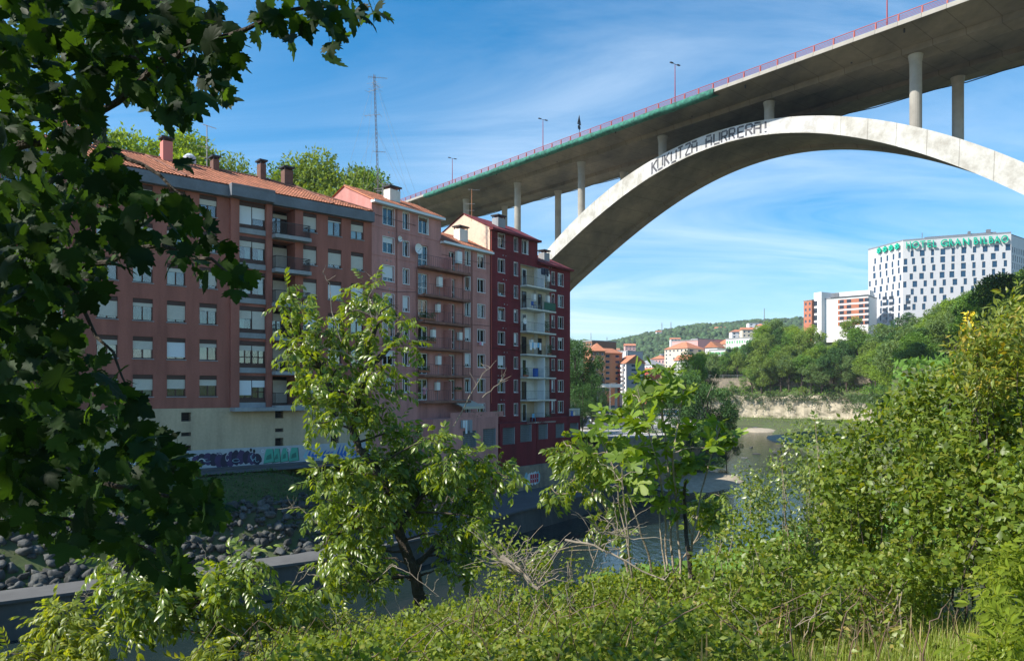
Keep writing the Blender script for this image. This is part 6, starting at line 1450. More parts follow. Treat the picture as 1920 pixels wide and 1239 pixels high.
# creepers on the cliff
cp = []; pts = CL
for _ in range(17000):
    i = rng.integers(0, len(CL) - 2); a = np.array(CL[i]); b_ = np.array(CL[i + 1]); t_ = rng.random(); p = a + (b_ - a) * t_; s = math.sin(t_ * 23 + i * 5) + math.sin(t_ * 51 + i); drop = rng.random() ** 1.5 * (7 if s > .3 else 2.2)
    dd = (b_ - a) / np.linalg.norm(b_ - a); nl_ = np.array([-dd[1], dd[0]]); p = p + nl_ * rng.uniform(.2, 1.4); cp.append((p[0], p[1], -1.6 - drop + rng.uniform(0, 1.0)))
cp = np.array(cp); V, T = scatter(LQ, cp, frames(rdir(len(cp), rng) + [0, 0, -.8], rdir(len(cp), rng)), rng.uniform(.35, .9, len(cp))); tag(mobj('creeper', np_mesh('creeper', V, T, L_ivy)), kind='stuff')
# far wood
n = 46000; Y = 470 + (1560 - 470) * rng.random(n) ** 1.25; X = (rng.uniform(880, 2000, n) - CX) / F * Y; Z = HH(X, Y)
town_gap = (Y < 560) & (rng.random(n) < .45); Y, X, Z = Y[~town_gap], X[~town_gap], Z[~town_gap]
ico = rock_mesh(3); iv = np.array([v.co[:] for v in ico.vertices]); it = np.array([p.vertices[:] for p in ico.polygons]); t5 = (1 + 5 ** .5) / 2; iv = unit(np.array([(-1, t5, 0), (1, t5, 0), (-1, -t5, 0), (1, -t5, 0), (0, -1, t5), (0, 1, t5), (0, -1, -t5), (0, 1, -t5), (t5, 0, -1), (t5, 0, 1), (-t5, 0, -1), (-t5, 0, 1)], float)) * np.random.default_rng(2).uniform(.75, 1.2, (12, 1)); it = np.array([(0, 11, 5), (0, 5, 1), (0, 1, 7), (0, 7, 10), (0, 10, 11), (1, 5, 9), (5, 11, 4), (11, 10, 2), (10, 7, 6), (7, 1, 8), (3, 9, 4), (3, 4, 2), (3, 2, 6), (3, 6, 8), (3, 8, 9), (4, 9, 5), (2, 4, 11), (6, 2, 10), (8, 6, 7), (9, 8, 1)])

sz = (1.5 + 3.2 * rng.random(len(X)) ** 2) * np.clip(Y / 900, .7, 1.3); V, T = scatter((iv * [1, 1, 1.25], it), np.stack([X, Y, Z + sz * .4], -1), frames(rdir(len(X), rng) * [1, 1, .2], np.tile([0, 0, 1.0], (len(X), 1))), sz)
mw = mat('far_wood', (.034, .072, .028), 1, col2=(.065, .105, .038), scale=.02, island=.55); tag(mobj('far_wood', np_mesh('far_wood', V, T, mw)), kind='stuff')

# ---------------------------------------------------------------- limb and leaf tools for the near plants
def limb(mb, pts, r0, r1, n=6, wob=.0, rg=random):
    P_ = [Vector(p) for p in pts]; out = []
    for i in range(len(P_) - 1):
        for k in range(4): out.append(P_[i].lerp(P_[i + 1], k / 4))
    out.append(P_[-1]); out = [p + Vector((rg.uniform(-wob, wob), rg.uniform(-wob, wob), rg.uniform(-wob, wob))) * (0 if i in (0,) else 1) for i, p in enumerate(out)]
    K = len(out); mb.tube(out, [r0 + (r1 - r0) * (i / (K - 1)) ** .8 for i in range(K)], n); return out
def nearest(pts, q): return min(pts, key=lambda p: (p - q).length + max(0, (p.z - q.z)) * .8)
def place_leaves(root, name, mt, meshes, C, R, S, limit=300, vis=None):
    "the leaves that show largest become objects of their own, the others one joined part"
    n = len(C); order = np.argsort(-(S / np.maximum(C[:, 1], .5)) if vis is None else -vis)
    big = order[:limit]; rest = order[limit:]; ms = [np_mesh(name, v, t, mt) for v, t in meshes]
    org = np.array(root.location[:])
    for q, i in enumerate(big):
        M4 = Matrix.Identity(4); M4[0][:3], M4[1][:3], M4[2][:3] = [list(x * S[i]) for x in R[i]]; M4.translation = Vector(C[i] - org)
        o = mobj(name, ms[q % len(ms)], root); o.matrix_local = M4
    if len(rest):
        Vs = []; Ts = []; k0 = 0
        for q, bm_ in enumerate(meshes):
            ix = rest[q::len(meshes)]
            if not len(ix): continue
            V, T = scatter(bm_, C[ix] - org, R[ix], S[ix]); Vs.append(V); Ts.append(T + k0); k0 += len(V)
        o = mobj('foliage', np_mesh('foliage', np.concatenate(Vs), np.concatenate(Ts), mt), root); o['kind'] = 'stuff'
def clump_cloud(clumps, Y0, dY, dens, rng, ys=1.0):
    "clumps (px,py,rpx[,Y]) -> leaf centres and outward directions in 3-D"
    C = []; D = []; cs = []
    for c in clumps:
        Y = (c[3] if len(c) > 3 else Y0 + rng.uniform(-dY, dY)); p = np.array(P(c[0], c[1], Y)[:]); r = c[2] * Y / F; n = max(3, int(dens * c[2] ** 2))
        d = rdir(n, rng); k = rng.random(n) ** .45; C.append(p + d * (r * k)[:, None] * [1, ys, 1]); D.append(d); cs.append((Vector(p), r))
    return np.concatenate(C), np.concatenate(D), cs

# ---------------------------------------------------------------- the big leafy tree before the pink block
def chest_tree(label, trunk_px, Y, clumps, dens, seed, r0=.10, leafL=.36, limit=300, name='chestnut_tree', mt=L_chest, bare=(), catk=.25, dY=.9, bark=m_bark, ls=.46, limbs=()):
    rng = np.random.default_rng(seed); rg = random.Random(seed); base = P(trunk_px[0][0], trunk_px[0][1], Y); root = tag(empty(name, tuple(base)), label, 'tree'); mb = MB(); off = -base
    tr_ = limb(mb, [P(a, b_, Y) + off for a, b_ in trunk_px], r0, r0 * .3, 8, .012, rg); allp = [p - off for p in tr_]
    for lb in limbs:
        q = limb(mb, [P(a, b_, Y + .3 * i) + off for i, (a, b_) in enumerate(lb)], r0 * .55, r0 * .18, 7, .015, rg); allp += [p - off for p in q]
    C, D, cs = clump_cloud(clumps, Y, dY, dens, rng)
    for p, r in cs:
        s = nearest(allp, p); mid = (s + p) / 2 + Vector((rg.uniform(-.1, .1), rg.uniform(-.1, .1), rg.uniform(0, .12))); limb(mb, [s + off, mid + off, p + off], r0 * .22, .008, 5, .01, rg)
        for k in range(3): e = p + Vector(rdir(1, rng)[0]) * r * .8; limb(mb, [p + off, e + off], .008, .003, 4, .005, rg)
    mb.build('trunk', bark, root)
    n = len(C); t_ = unit(D * .9 + rng.normal(size=(n, 3)) * .5 + [0, 0, -.45]); nn = unit(rng.normal(size=(n, 3)) * .45 + [-.25, -.15, 1]); S = rng.uniform(leafL * .75, leafL * 1.15, n)
    b8 = lf8(.19, .22); meshes = [compound(4, b8, ls, 1.05, .35, seed=1), compound(3, b8, ls * 1.1, .95, .25, seed=2), compound(4, b8, ls, 1.2, .5, True, seed=3)]
    place_leaves(root, 'leaf', mt, meshes, C, frames(t_, nn), S, limit)
    if catk:
        k = rng.random(n) < catk * .12; cc = C[k] - np.array(base[:]); ck = MB()
        for c in cc[:260]: L_ = rg.uniform(.12, .3); ck.tube([c, c + np.array([rg.uniform(-.03, .03), 0, -L_ * .5]), c + np.array([rg.uniform(-.03, .03), 0, -L_])], [.006, .012, .005], 4)
        o = ck.build('catkins', L_yg, root); o['kind'] = 'stuff'
    if bare:
        bb = MB()
        for br in bare:
            pts_ = limb(bb, [P(a, b_, Y - .2) + off for a, b_ in br], .012, .004, 5, .012, rg)
            for k in range(4): q = pts_[rg.randrange(len(pts_) // 2, len(pts_))]; limb(bb, [q, q + Vector((rg.uniform(-.2, .2), rg.uniform(-.1, .1), rg.uniform(.02, .25)))], .005, .002, 4, .008, rg)
        bb.build('bare_twig', m_twig, root)
    return root
big_cl = [(690, 555, 45), (655, 585, 30), (735, 572, 22), (540, 548, 24), (527, 575, 18), (572, 562, 22), (560, 590, 18), (535, 622, 22), (755, 600, 22), (765, 640, 26), (600, 622, 42), (565, 640, 28), (650, 630, 42), (700, 620, 30), (560, 680, 30), (548, 655, 20), (610, 680, 45), (660, 690, 46), (715, 690, 32), (740, 725, 24), (575, 725, 32), (625, 735, 42), (680, 740, 46), (720, 765, 32), (590, 765, 26), (640, 775, 30), (605, 800, 16), (585, 795, 18), (700, 790, 34), (745, 800, 26),
          (612, 870, 26), (600, 895, 22), (660, 885, 40), (720, 860, 46), (770, 830, 40), (820, 815, 30), (780, 880, 52), (840, 870, 46), (880, 880, 40), (905, 862, 22), (935, 868, 24), (952, 895, 18), (930, 900, 18), (610, 935, 30), (595, 960, 24), (660, 940, 50), (720, 930, 50), (790, 940, 54), (850, 930, 50), (890, 940, 34), (915, 925, 24), (630, 1000, 34), (610, 1020, 20), (680, 1000, 44), (720, 985, 30), (650, 1050, 38), (700, 1045, 30), (640, 1095, 30), (690, 1090, 30), (610, 1060, 22), (860, 1000, 36), (820, 1000, 22), (880, 1040, 28), (840, 1050, 22), (760, 905, 40), (700, 900, 40), (900, 970, 24), (920, 1000, 18), (865, 1080, 22), (740, 1075, 16)]
chest_tree('tall sunlit tree with drooping compound leaves and catkins standing before the pink block', [(797, 1180), (787, 1120), (776, 1068), (757, 1023), (745, 985), (735, 930), (705, 875), (672, 840), (661, 804), (672, 740), (690, 680), (702, 620), (712, 590)], 13.2, [(a, b_, c * (.74 if b_ < 820 else .86)) for a, b_, c in big_cl], .040, 41, r0=.125, leafL=.27,
           bare=[[(640, 640), (622, 585), (617, 530), (605, 512)], [(700, 700), (645, 660), (560, 640)], [(700, 612), (690, 560), (704, 530)], [(690, 640), (705, 600), (712, 570)], [(600, 985), (560, 950), (520, 955)], [(600, 1080), (575, 1075), (560, 1090)], [(850, 800), (880, 745), (905, 700), (920, 690)], [(905, 745), (935, 720), (948, 700)], [(820, 960), (840, 930), (850, 940)]],
           limbs=[[(774, 1065), (809, 1033), (835, 1000), (860, 950)], [(661, 804), (630, 745), (600, 690), (560, 640), (540, 580)], [(745, 985), (790, 930), (840, 880), (920, 875)], [(735, 930), (680, 960), (640, 1000)], [(690, 690), (740, 640), (755, 600)]])
lf_cl = [(215, 1060, 26), (240, 1075, 22), (195, 1075, 16), (200, 1110, 22), (225, 1130, 22), (270, 1080, 26), (300, 1075, 22), (350, 1080, 28), (385, 1090, 26), (410, 1075, 22), (440, 1062, 22), (470, 1048, 20), (480, 1060, 16), (260, 1110, 30), (300, 1120, 30), (340, 1120, 26), (380, 1125, 28), (420, 1115, 26), (455, 1100, 24), (280, 1150, 28), (320, 1155, 22), (275, 1180, 20), (230, 1165, 22), (400, 1150, 24), (440, 1140, 20), (500, 1150, 26), (530, 1130, 26), (560, 1150, 30), (590, 1110, 22), (540, 1180, 30), (480, 1180, 22), (520, 1100, 16), (580, 1175, 26)]
chest_tree('low sunlit compound leaved tree over the river below the dark plane branches', [(455, 1270), (437, 1225), (420, 1180), (395, 1140), (350, 1110)], 11.6, lf_cl, .036, 43, r0=.07, leafL=.30, bare=[[(300, 1100), (240, 1100), (190, 1120), (150, 1125)], [(385, 1100), (388, 1060), (385, 1035)], [(360, 1130), (300, 1130), (200, 1150)], [(390, 1120), (392, 1180), (388, 1215)], [(540, 1110), (560, 1075), (590, 1062)]], limbs=[[(420, 1180), (460, 1130), (480, 1070)], [(437, 1225), (500, 1170), (560, 1150)]], limit=180)
yl_cl = [(110, 1150, 26), (85, 1175, 24), (130, 1160, 22), (150, 1190, 26), (100, 1200, 30), (75, 1215, 20), (140, 1225, 26), (180, 1200, 20), (190, 1230, 20), (20, 1225, 22), (50, 1235, 20), (110, 1240, 30), (395, 1215, 20), (420, 1228, 20), (480, 1225, 22), (510, 1205, 16), (370, 1235, 16), (450, 1240, 24)]
chest_tree('yellow green bush of fine compound leaves at the lower left', [(120, 1330), (115, 1270), (110, 1220), (110, 1170)], 10.6, yl_cl, .055, 45, r0=.035, leafL=.24, mt=L_yg, catk=0, limit=150, name='lime_bush', limbs=[[(120, 1300), (260, 1290), (420, 1240)]])
sp_cl = [(1062, 835, 20), (1050, 852, 16), (1085, 850, 18), (1100, 862, 18), (1125, 870, 18), (1090, 880, 20), (1120, 895, 16), (1050, 915, 16), (1032, 925, 16), (1075, 900, 14), (1150, 880, 18), (1110, 930, 16), (1330, 940, 18), (1345, 955, 16), (1310, 960, 18), (1350, 930, 14), (1160, 940, 18), (1020, 1035, 16), (1000, 1040, 14), (1130, 980, 16), (1165, 1000, 16)]
chest_tree('young slender tree with small compound leaves left of the fig', [(1205, 1180), (1180, 1080), (1150, 980), (1105, 890), (1080, 860)], 11.4, sp_cl, .050, 47, r0=.035, leafL=.24, catk=.1, limit=120, name='sapling', bark=m_barkpale, limbs=[[(1205, 1160), (1300, 1020), (1330, 960)], [(1150, 980), (1090, 920), (1045, 925)]])

# ---------------------------------------------------------------- fig tree
rg = random.Random(60); rng = np.random.default_rng(60); YF = 10.2
fig_cl = [(1240, 700, 34), (1205, 712, 30), (1275, 722, 34), (1185, 740, 30), (1230, 745, 36), (1300, 740, 22), (1180, 775, 26), (1150, 770, 20), (1125, 792, 22), (1170, 800, 30), (1210, 800, 34), (1105, 812, 16), (1145, 830, 26), (1185, 845, 34), (1225, 850, 40), (1262, 835, 34), (1300, 815, 28), (1345, 795, 24), (1372, 812, 20), (1330, 840, 26), (1285, 870, 34), (1320, 875, 22), (1245, 890, 34), (1200, 895, 30), (1160, 905, 26), (1220, 935, 26), (1250, 945, 26), (1280, 920, 20), (1175, 870, 26), (1110, 850, 16), (1385, 830, 12), (1262, 975, 16)]
base = P(1290, 1185, YF); fig = tag(empty('fig_tree', tuple(base)), 'fig tree with large lobed leaves on bare upright stems in the middle', 'tree'); off = -base; allp = []
for si, (st, r_, mt_) in enumerate([([(1318, 1190), (1305, 1120), (1292, 1040), (1283, 960), (1285, 900)], .05, m_bark), ([(1272, 1180), (1262, 1080), (1256, 960), (1250, 850), (1240, 720)], .022, m_barkpale), ([(1282, 1180), (1275, 1050), (1268, 940), (1262, 850), (1280, 735)], .022, m_barkpale), ([(1265, 1175), (1250, 1040), (1244, 930), (1225, 840), (1195, 730)], .018, m_barkpale),
                                    ([(1240, 1160), (1215, 1040), (1190, 960), (1150, 830)], .02, m_barkpale), ([(1285, 1170), (1300, 1000), (1320, 900), (1350, 800)], .02, m_barkpale), ([(1190, 1100), (1165, 960), (1150, 880), (1120, 800)], .014, m_barkpale), ([(1295, 1000), (1260, 860), (1215, 790)], .014, m_barkpale), ([(1250, 1100), (1235, 960), (1200, 880)], .014, m_barkpale)]):
    mb = MB(); q = limb(mb, [P(a, b_, YF + rg.uniform(-.35, .35)) + off for a, b_ in st], r_, r_ * .35, 6, .012, rg); mb.build('stem', mt_, fig); allp += [p - off for p in q]
C = []; D = []; mb = MB()
for c in fig_cl:
    p = P(c[0], c[1], YF + rg.uniform(-.5, .5)); r = c[2] * YF / F; s = nearest(allp, p); limb(mb, [s + off, (s + p) / 2 + off + Vector((0, 0, .05)), p + off], .010, .005, 5, .01, rg)
    for k in range(max(4, int(c[2] * .34))): d = Vector(rdir(1, rng)[0]); d.z = abs(d.z) * .6; q = p + d * r * rg.uniform(.25, .8); C.append(q[:]); D.append(d[:])
mb.build('twig', m_barkpale, fig); C = np.array(C); D = np.array(D); n = len(C)
place_leaves(fig, 'leaf', L_fig, [lobed(fig_o, (0, .33), .22, 1), lobed([(x * 1.1, y * .9) for x, y in fig_o], (0, .3), .34, 2), lobed([(x * .85, y) for x, y in fig_o], (0, .33), -.15, 3)], C, frames(unit(D + rng.normal(size=(n, 3)) * .45 + [0, 0, -.35]), unit(rng.normal(size=(n, 3)) * .5 + [-.3, -.35, .9])), rng.uniform(.17, .29, n), 300)

# ---------------------------------------------------------------- dark plane tree over the camera
rng = np.random.default_rng(77); rg = random.Random(77)
pt_base = (-4.2, -1.2, -1.7); pl = tag(empty('plane_tree', pt_base), 'dark plane tree whose shaded branches hang over the left side', 'tree')
poly = [(-40, -40), (345, -40), (372, 30), (405, 90), (438, 165), (400, 190), (352, 240), (300, 240), (262, 200), (215, 175), (185, 200), (195, 250), (235, 330), (285, 370), (352, 385), (400, 440), (452, 500), (455, 530), (400, 545), (345, 500), (290, 480), (225, 505), (190, 560), (150, 590), (150, 640), (205, 700), (262, 740), (268, 780), (310, 830), (372, 880), (425, 940), (432, 980), (370, 1010), (330, 1080), (275, 1075), (210, 1035), (140, 1045), (60, 1000), (-40, 985)]
def inpoly(x, y, po):
    c = False; j = len(po) - 1
    for i in range(len(po)):
        if (po[i][1] > y) != (po[j][1] > y) and x < (po[j][0] - po[i][0]) * (y - po[i][1]) / (po[j][1] - po[i][1]) + po[i][0]: c = not c
        j = i
    return c
pc = []
while len(pc) < 2600:
    x, y = rg.uniform(-40, 460), rg.uniform(-40, 1090)
    if not inpoly(x, y, poly): continue
    if x > 130 and 195 < y < 460 and rg.random() < .25: continue
    if x > 120 and 430 < y < 1000 and rg.random() < .35: continue
    pc.append((x - 8, y - 16, rg.uniform(2.5, 4.8)))
for cx_, cy_, r_, n_ in [(400, 25, 30, 9), (440, 75, 32, 9), (470, 30, 28, 8), (520, 25, 26, 7), (560, 55, 24, 6), (600, 20, 26, 7), (640, 60, 26, 7), (665, 25, 22, 5), (710, 8, 20, 4), (540, -10, 40, 8), (640, -20, 40, 8), (425, 175, 18, 5), (440, 520, 22, 6), (420, 480, 20, 5), (375, 400, 20, 5), (400, 965, 26, 7), (330, 850, 26, 6), (330, 1060, 24, 6), (250, 790, 24, 5), (345, 300, 14, 2), (320, 920, 30, 6), (70, 690, 40, 10), (40, 830, 40, 12)]:
    for _ in range(n_): pc.append((cx_ + rg.gauss(0, r_ * .6), cy_ + rg.gauss(0, r_ * .6), rg.uniform(2.7, 3.5)))
C = np.array([P(*p)[:] for p in pc]); n = len(C)
# crown outside the frame, up and to the left, which shades the leaves in view
m_ = 1700; Co = np.stack([rng.uniform(-7.5, -2.4, m_), rng.uniform(-2.5, 4.2, m_), rng.uniform(.6, 5.2, m_)], -1)
pxo = CX + F * Co[:, 0] / np.maximum(Co[:, 1], .05); Co = Co[(Co[:, 1] < .8) | (pxo < -60)]
m2 = 1900; Cq = np.stack([rng.uniform(-3.2, 1.6, m2), rng.uniform(-3.0, 1.9, m2), rng.uniform(1.6, 3.8, m2)], -1); Co = np.concatenate([Co, Cq])  # unseen leaves added overhead and behind the camera to shade those in view
gy = Co[:, 1] + .316 * (Co[:, 2] + 2.1); gx = Co[:, 0] + .99 * (Co[:, 2] + 2.1); Co = Co[(gy < 3.9) | (gx < -2.2)]  # drops added leaves whose shadow would reach the ground in view
Call = np.concatenate([C, Co]); N_ = len(Call); vis = np.concatenate([1000 - np.array([p[2] for p in pc]) * 100, np.zeros(len(Co)) - 5])
inn = np.array([0 <= p[0] <= 760 and 0 <= p[1] <= 1239 for p in pc]); vis[:n] = np.where(inn, vis[:n], 1)
tt = unit(rng.normal(size=(N_, 3)) * .55 + [.35, .1, -.75]); nn = unit(rng.normal(size=(N_, 3)) * .55 + [-.1, -.55, .7])
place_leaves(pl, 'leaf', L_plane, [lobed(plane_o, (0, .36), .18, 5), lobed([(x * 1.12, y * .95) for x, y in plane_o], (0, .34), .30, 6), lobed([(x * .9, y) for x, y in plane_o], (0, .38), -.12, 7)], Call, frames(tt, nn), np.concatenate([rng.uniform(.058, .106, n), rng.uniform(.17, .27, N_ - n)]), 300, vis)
mb = MB(); B0 = -Vector(pt_base)
mb.tube([(0, 0, -.3), (.1, .3, 1.6), (.2, .9, 3.2), (.1, 1.6, 5.5)], [.26, .2, .17, .1], 10); mb.build('trunk', m_bark, pl)
for pth, r_ in [([(-3.6, 1.0, 1.2), P(-60, 300, 3.4), P(150, 250, 3.5), P(300, 120, 3.3), P(420, 60, 3.1), P(640, 10, 3.0)], .03), ([(-3.9, .4, .6), P(-60, 640, 3.4), P(120, 520, 3.4), P(290, 450, 3.2), P(430, 510, 3.0)], .025), ([(-3.9, .2, .2), P(-60, 820, 3.3), P(130, 880, 3.2), P(250, 915, 3.1), P(330, 945, 3.1), P(410, 960, 3.0)], .022), ([P(-60, 820, 3.3), P(60, 960, 3.2), P(200, 1000, 3.2), P(330, 1050, 3.1)], .014), ([P(120, 520, 3.4), P(210, 660, 3.3), P(260, 760, 3.2)], .012), ([P(150, 250, 3.5), P(300, 330, 3.4), P(400, 430, 3.3)], .014), ([(-3.6, 1.0, 1.6), P(-60, 60, 3.6), P(200, 90, 3.5), P(400, 150, 3.3)], .02)]:
    mb = MB(); limb(mb, [Vector(p) + B0 for p in pth], r_, r_ * .25, 6, .02, rg); mb.build('branch', m_bark, pl)

# ---------------------------------------------------------------- shrubs, brambles and grass on the near bank
def shrub(label, clumps, Y0, dY, dens, base, size, mt, seed, name='shrub', drop=-.1, stems=10, stem_mat=m_bark, up=.35, ys=1.3, stem_base=None, cat='bush', smooth_n=None):
    rng = np.random.default_rng(seed); rg = random.Random(seed); C, D, cs = clump_cloud(clumps, Y0, dY, dens, rng, ys)
    bx = sum(c[0].x for c in cs) / len(cs); by = sum(c[0].y for c in cs) / len(cs); bz_ = Hs(bx, by) if stem_base is None else stem_base; org = Vector((bx, by, bz_)); root = tag(empty(name, tuple(org)), label, cat)
    n = len(C); t_ = unit(D * .6 + rng.normal(size=(n, 3)) * .7 + [0, 0, drop]); nn = unit(rng.normal(size=(n, 3)) * .6 + [-.2, -.2, up * 2]); V, T = scatter(base, C - np.array(org[:]), frames(t_, nn), size * rng.uniform(.5, 1.35, n)); o = mobj('foliage', np_mesh('foliage', V, T, mt), root)
    mb = MB()
    for i in range(stems):
        c, r = cs[rg.randrange(len(cs))]; b_ = Vector((c.x + rg.uniform(-.3, .3), c.y + rg.uniform(-.3, .3), max(Hs(c.x, c.y), c.z - 2.4))); limb(mb, [b_ - org, (b_ + c) / 2 - org + Vector((rg.uniform(-.15, .15), 0, 0)), c - org + Vector((0, 0, r * .7))], .014, .004, 5, .02, rg)
    mb.build('stems', stem_mat, root)['kind'] = 'stuff'
    return root
def fill(polyg, n, r0, r1, Yf, seed):
    rg = random.Random(seed); xs_ = [p[0] for p in polyg]; ys_ = [p[1] for p in polyg]; out = []
    while len(out) < n:
        x, y = rg.uniform(min(xs_), max(xs_)), rg.uniform(min(ys_), max(ys_))
        if inpoly(x, y, polyg): out.append((x, y, rg.uniform(r0, r1), Yf(x, y) + rg.uniform(-.5, .9)))
    return out
ovate = lf4(.30, .12, .07); narrow = lf4(.16, .15, .04); tri = compound(1, lf4(.33, .15, .07), .62, 1.2, .1, seed=4)
shrub('pale green willow shrub with small shiny leaves at the edge of the rapids', fill([(1375, 905), (1400, 870), (1440, 880), (1470, 850), (1500, 800), (1530, 765), (1550, 800), (1560, 900), (1600, 1000), (1520, 1060), (1450, 1010), (1400, 950)], 110, 15, 30, lambda x, y: 12.5 - (x - 1375) * .006, 1), 12, 1, .095, ovate, .075, L_will, 91, 'willow_shrub', stems=16, stem_mat=m_barkpale)
shrub('large dense dogwood bush filling the right side of the bank', fill([(1560, 830), (1600, 800), (1640, 765), (1700, 735), (1760, 700), (1800, 690), (1860, 700), (1960, 690), (1960, 1040), (1840, 1075), (1740, 1110), (1600, 1080), (1540, 1000), (1545, 900)], 285, 22, 44, lambda x, y: 10.8 - (x - 1500) * .006 - (y - 700) * .0035, 2), 9, 1, .055, ovate, .085, L_bush, 92, 'dogwood_bush', stems=40)
shrub('yellowing leafy bush with orange tinted shoots at the upper right', fill([(1800, 640), (1830, 610), (1870, 585), (1900, 560), (1960, 530), (1960, 720), (1860, 735), (1800, 740), (1780, 690)], 60, 20, 36, lambda x, y: 8.2, 3), 8, .6, .085, narrow, .095, L_gold, 93, 'golden_bush', stems=14)
shrub('single yellow flowering shoot standing up behind the golden bush', [(1818, 590, 8, 9), (1816, 605, 9, 9), (1815, 622, 10, 9), (1813, 640, 12, 9)], 9, .1, .5, ovate, .06, mat('yellow_flower', (.65, .5, .03), .8, island=.2), 94, 'flower_spike', stems=3, stem_base=-.8)
shrub('tangled mid green shrub between the fig and the dogwood', fill([(1320, 1010), (1380, 960), (1440, 1000), (1520, 1040), (1600, 1060), (1700, 1040), (1720, 1100), (1560, 1140), (1400, 1130), (1310, 1100)], 115, 18, 34, lambda x, y: 9.2 - (y - 960) * .012, 5), 8, .8, .06, ovate, .065, L_bush, 95, 'tangled_shrub', stems=16, stem_mat=m_twig)
shrub('low leafy shrub with dry stems between the tall tree and the fig', fill([(920, 1000), (980, 970), (1010, 1010), (1100, 1050), (1200, 1060), (1330, 1080), (1330, 1130), (1100, 1130), (900, 1120), (900, 1060)], 95, 14, 26, lambda x, y: 10.6 - (y - 980) * .012, 6), 9, .8, .05, ovate, .065, L_bram, 96, 'low_shrub', stems=22, stem_mat=m_twig)
# brambles: trifoliate leaves in a bumpy blanket over the near slope
def blanket(name, n, Xf, Y0, Y1, hgt, base, s0, s1, mt, seed, cond=None, up=.9, nsc=.7):
    rng = np.random.default_rng(seed); Y = Y0 + (Y1 - Y0) * rng.random(n) ** .9; X = rng.uniform(0, 1, n); lo, hi = Xf(Y); X = lo + (hi - lo) * X
    if cond is not None: k = cond(X, Y); X, Y = X[k], Y[k]
    b_ = vnoise(X, Y, nsc, seed) * .5 + .5; Z = H(X, Y) + hgt(X, Y) * (.25 + .75 * b_) * rng.random(len(X)) ** .35
    m_ = len(X); V, T = scatter(base, np.stack([X, Y, Z], -1), frames(rng.normal(size=(m_, 3)) * [1, 1, .45] + [0, 0, -.1], rng.normal(size=(m_, 3)) * .45 + [-.15, -.2, up]), rng.uniform(s0, s1, m_)); o = mobj(name, np_mesh(name, V, T, mt)); tag(o, kind='stuff'); return o
pxr = lambda a, b_: (lambda Y: ((a - CX) / F * Y, (b_ - CX) / F * Y))
blanket('brambles', 40000, pxr(420, 1750), 3.6, 12.5, lambda X, Y: .34 + .09 * Y, tri, .045, .11, L_bram, 5, nsc=.55, up=.5, cond=lambda X, Y: (X > -.30 * Y - .25 * np.sin(Y * 2)) & ((X < .33 * Y + .3 * np.sin(Y * 3)) | (Y > 7.5)))
blanket('bramble_shoots', 11000, pxr(420, 1700), 4.2, 12.5, lambda X, Y: .55 + .07 * Y, lf4(.22, .15, .05), .05, .085, L_yg2, 6, nsc=.3, cond=lambda X, Y: (X > -.30 * Y) & (vnoise(X, Y, .35, 9) > .15))
blanket('bramble_undergrowth', 12000, pxr(380, 1980), 3.2, 16, lambda X, Y: .25 + .03 * Y, ovate, .05, .10, L_bush, 7, cond=lambda X, Y: X > -.34 * Y)
blanket('bank_shrubbery', 26000, pxr(900, 2150), 13, 62, lambda X, Y: 1.2 + 0 * X, ovate, .25, .5, L_mid[0], 9, nsc=2.5, cond=lambda X, Y: -sdist(RE, X, Y) > 1.5)
blanket('slope_weeds', 16000, pxr(-100, 900), 10, 34, lambda X, Y: .35 + 0 * X, ovate, .10, .22, L_mid[2], 13, nsc=1.5, cond=lambda X, Y: (-sdist(RE, X, Y) > 1))
# grass
def blades(name, n, X0, X1, Y0, Y1, h0, h1, w, mt, seed, lean=.35, cond=None, seedhead=False):
    rng = np.random.default_rng(seed); Y = rng.uniform(Y0, Y1, n); X = rng.uniform(X0, X1, n)
    if cond is not None: k = cond(X, Y); X, Y = X[k], Y[k]
    m_ = len(X); Z = H(X, Y) - .03; a = rng.uniform(0, 6.28, m_); h = rng.uniform(h0, h1, m_); ln = rng.uniform(.05, lean, m_) * h; dx, dy = np.cos(a) * ln, np.sin(a) * ln; px_, py_ = -np.sin(a) * w, np.cos(a) * w; B = np.stack([X, Y, Z], -1)
    def pt(k, dz, ww): return B + np.stack([dx * k + px_ * ww, dy * k + py_ * ww, h * dz], -1)
    P_ = [pt(0, 0, 1), pt(0, 0, -1), pt(.25, .5, .8), pt(.25, .5, -.8), pt(.6, .82, .5), pt(.6, .82, -.5), pt(1.15, 1, 0)]
    if seedhead: P_ = [pt(0, 0, 1), pt(0, 0, -1), pt(.3, .55, .7), pt(.3, .55, -.7), pt(.5, .78, 4.2), pt(.5, .78, -4.2), pt(.8, 1, 0)]
    V = np.stack(P_, 1).reshape(-1, 3); T = np.array([(0, 1, 3), (0, 3, 2), (2, 3, 5), (2, 5, 4), (4, 5, 6)])[None] + (np.arange(m_) * 7)[:, None, None]; o = mobj(name, np_mesh(name, V, T.reshape(-1, 3), mt)); tag(o, kind='stuff')
blades('grass', 34000, .8, 6.5, 4.0, 8.5, .15, .48, .0040, L_grass, 1, cond=lambda X, Y: (X > .30 * Y + .4 * np.sin(Y * 3)) | ((X > .1 * Y) & (np.sin(X * 40 + Y * 31) > .7)))
blades('tall_grass', 420, 0, 6, 4.3, 7.5, .4, .75, .0022, L_straw, 2, cond=lambda X, Y: X > .12 * Y)
blades('seed_heads', 170, -.5, 6, 4.4, 8.0, .45, .8, .0016, L_straw, 3, .3, cond=lambda X, Y: X > .02 * Y, seedhead=True)
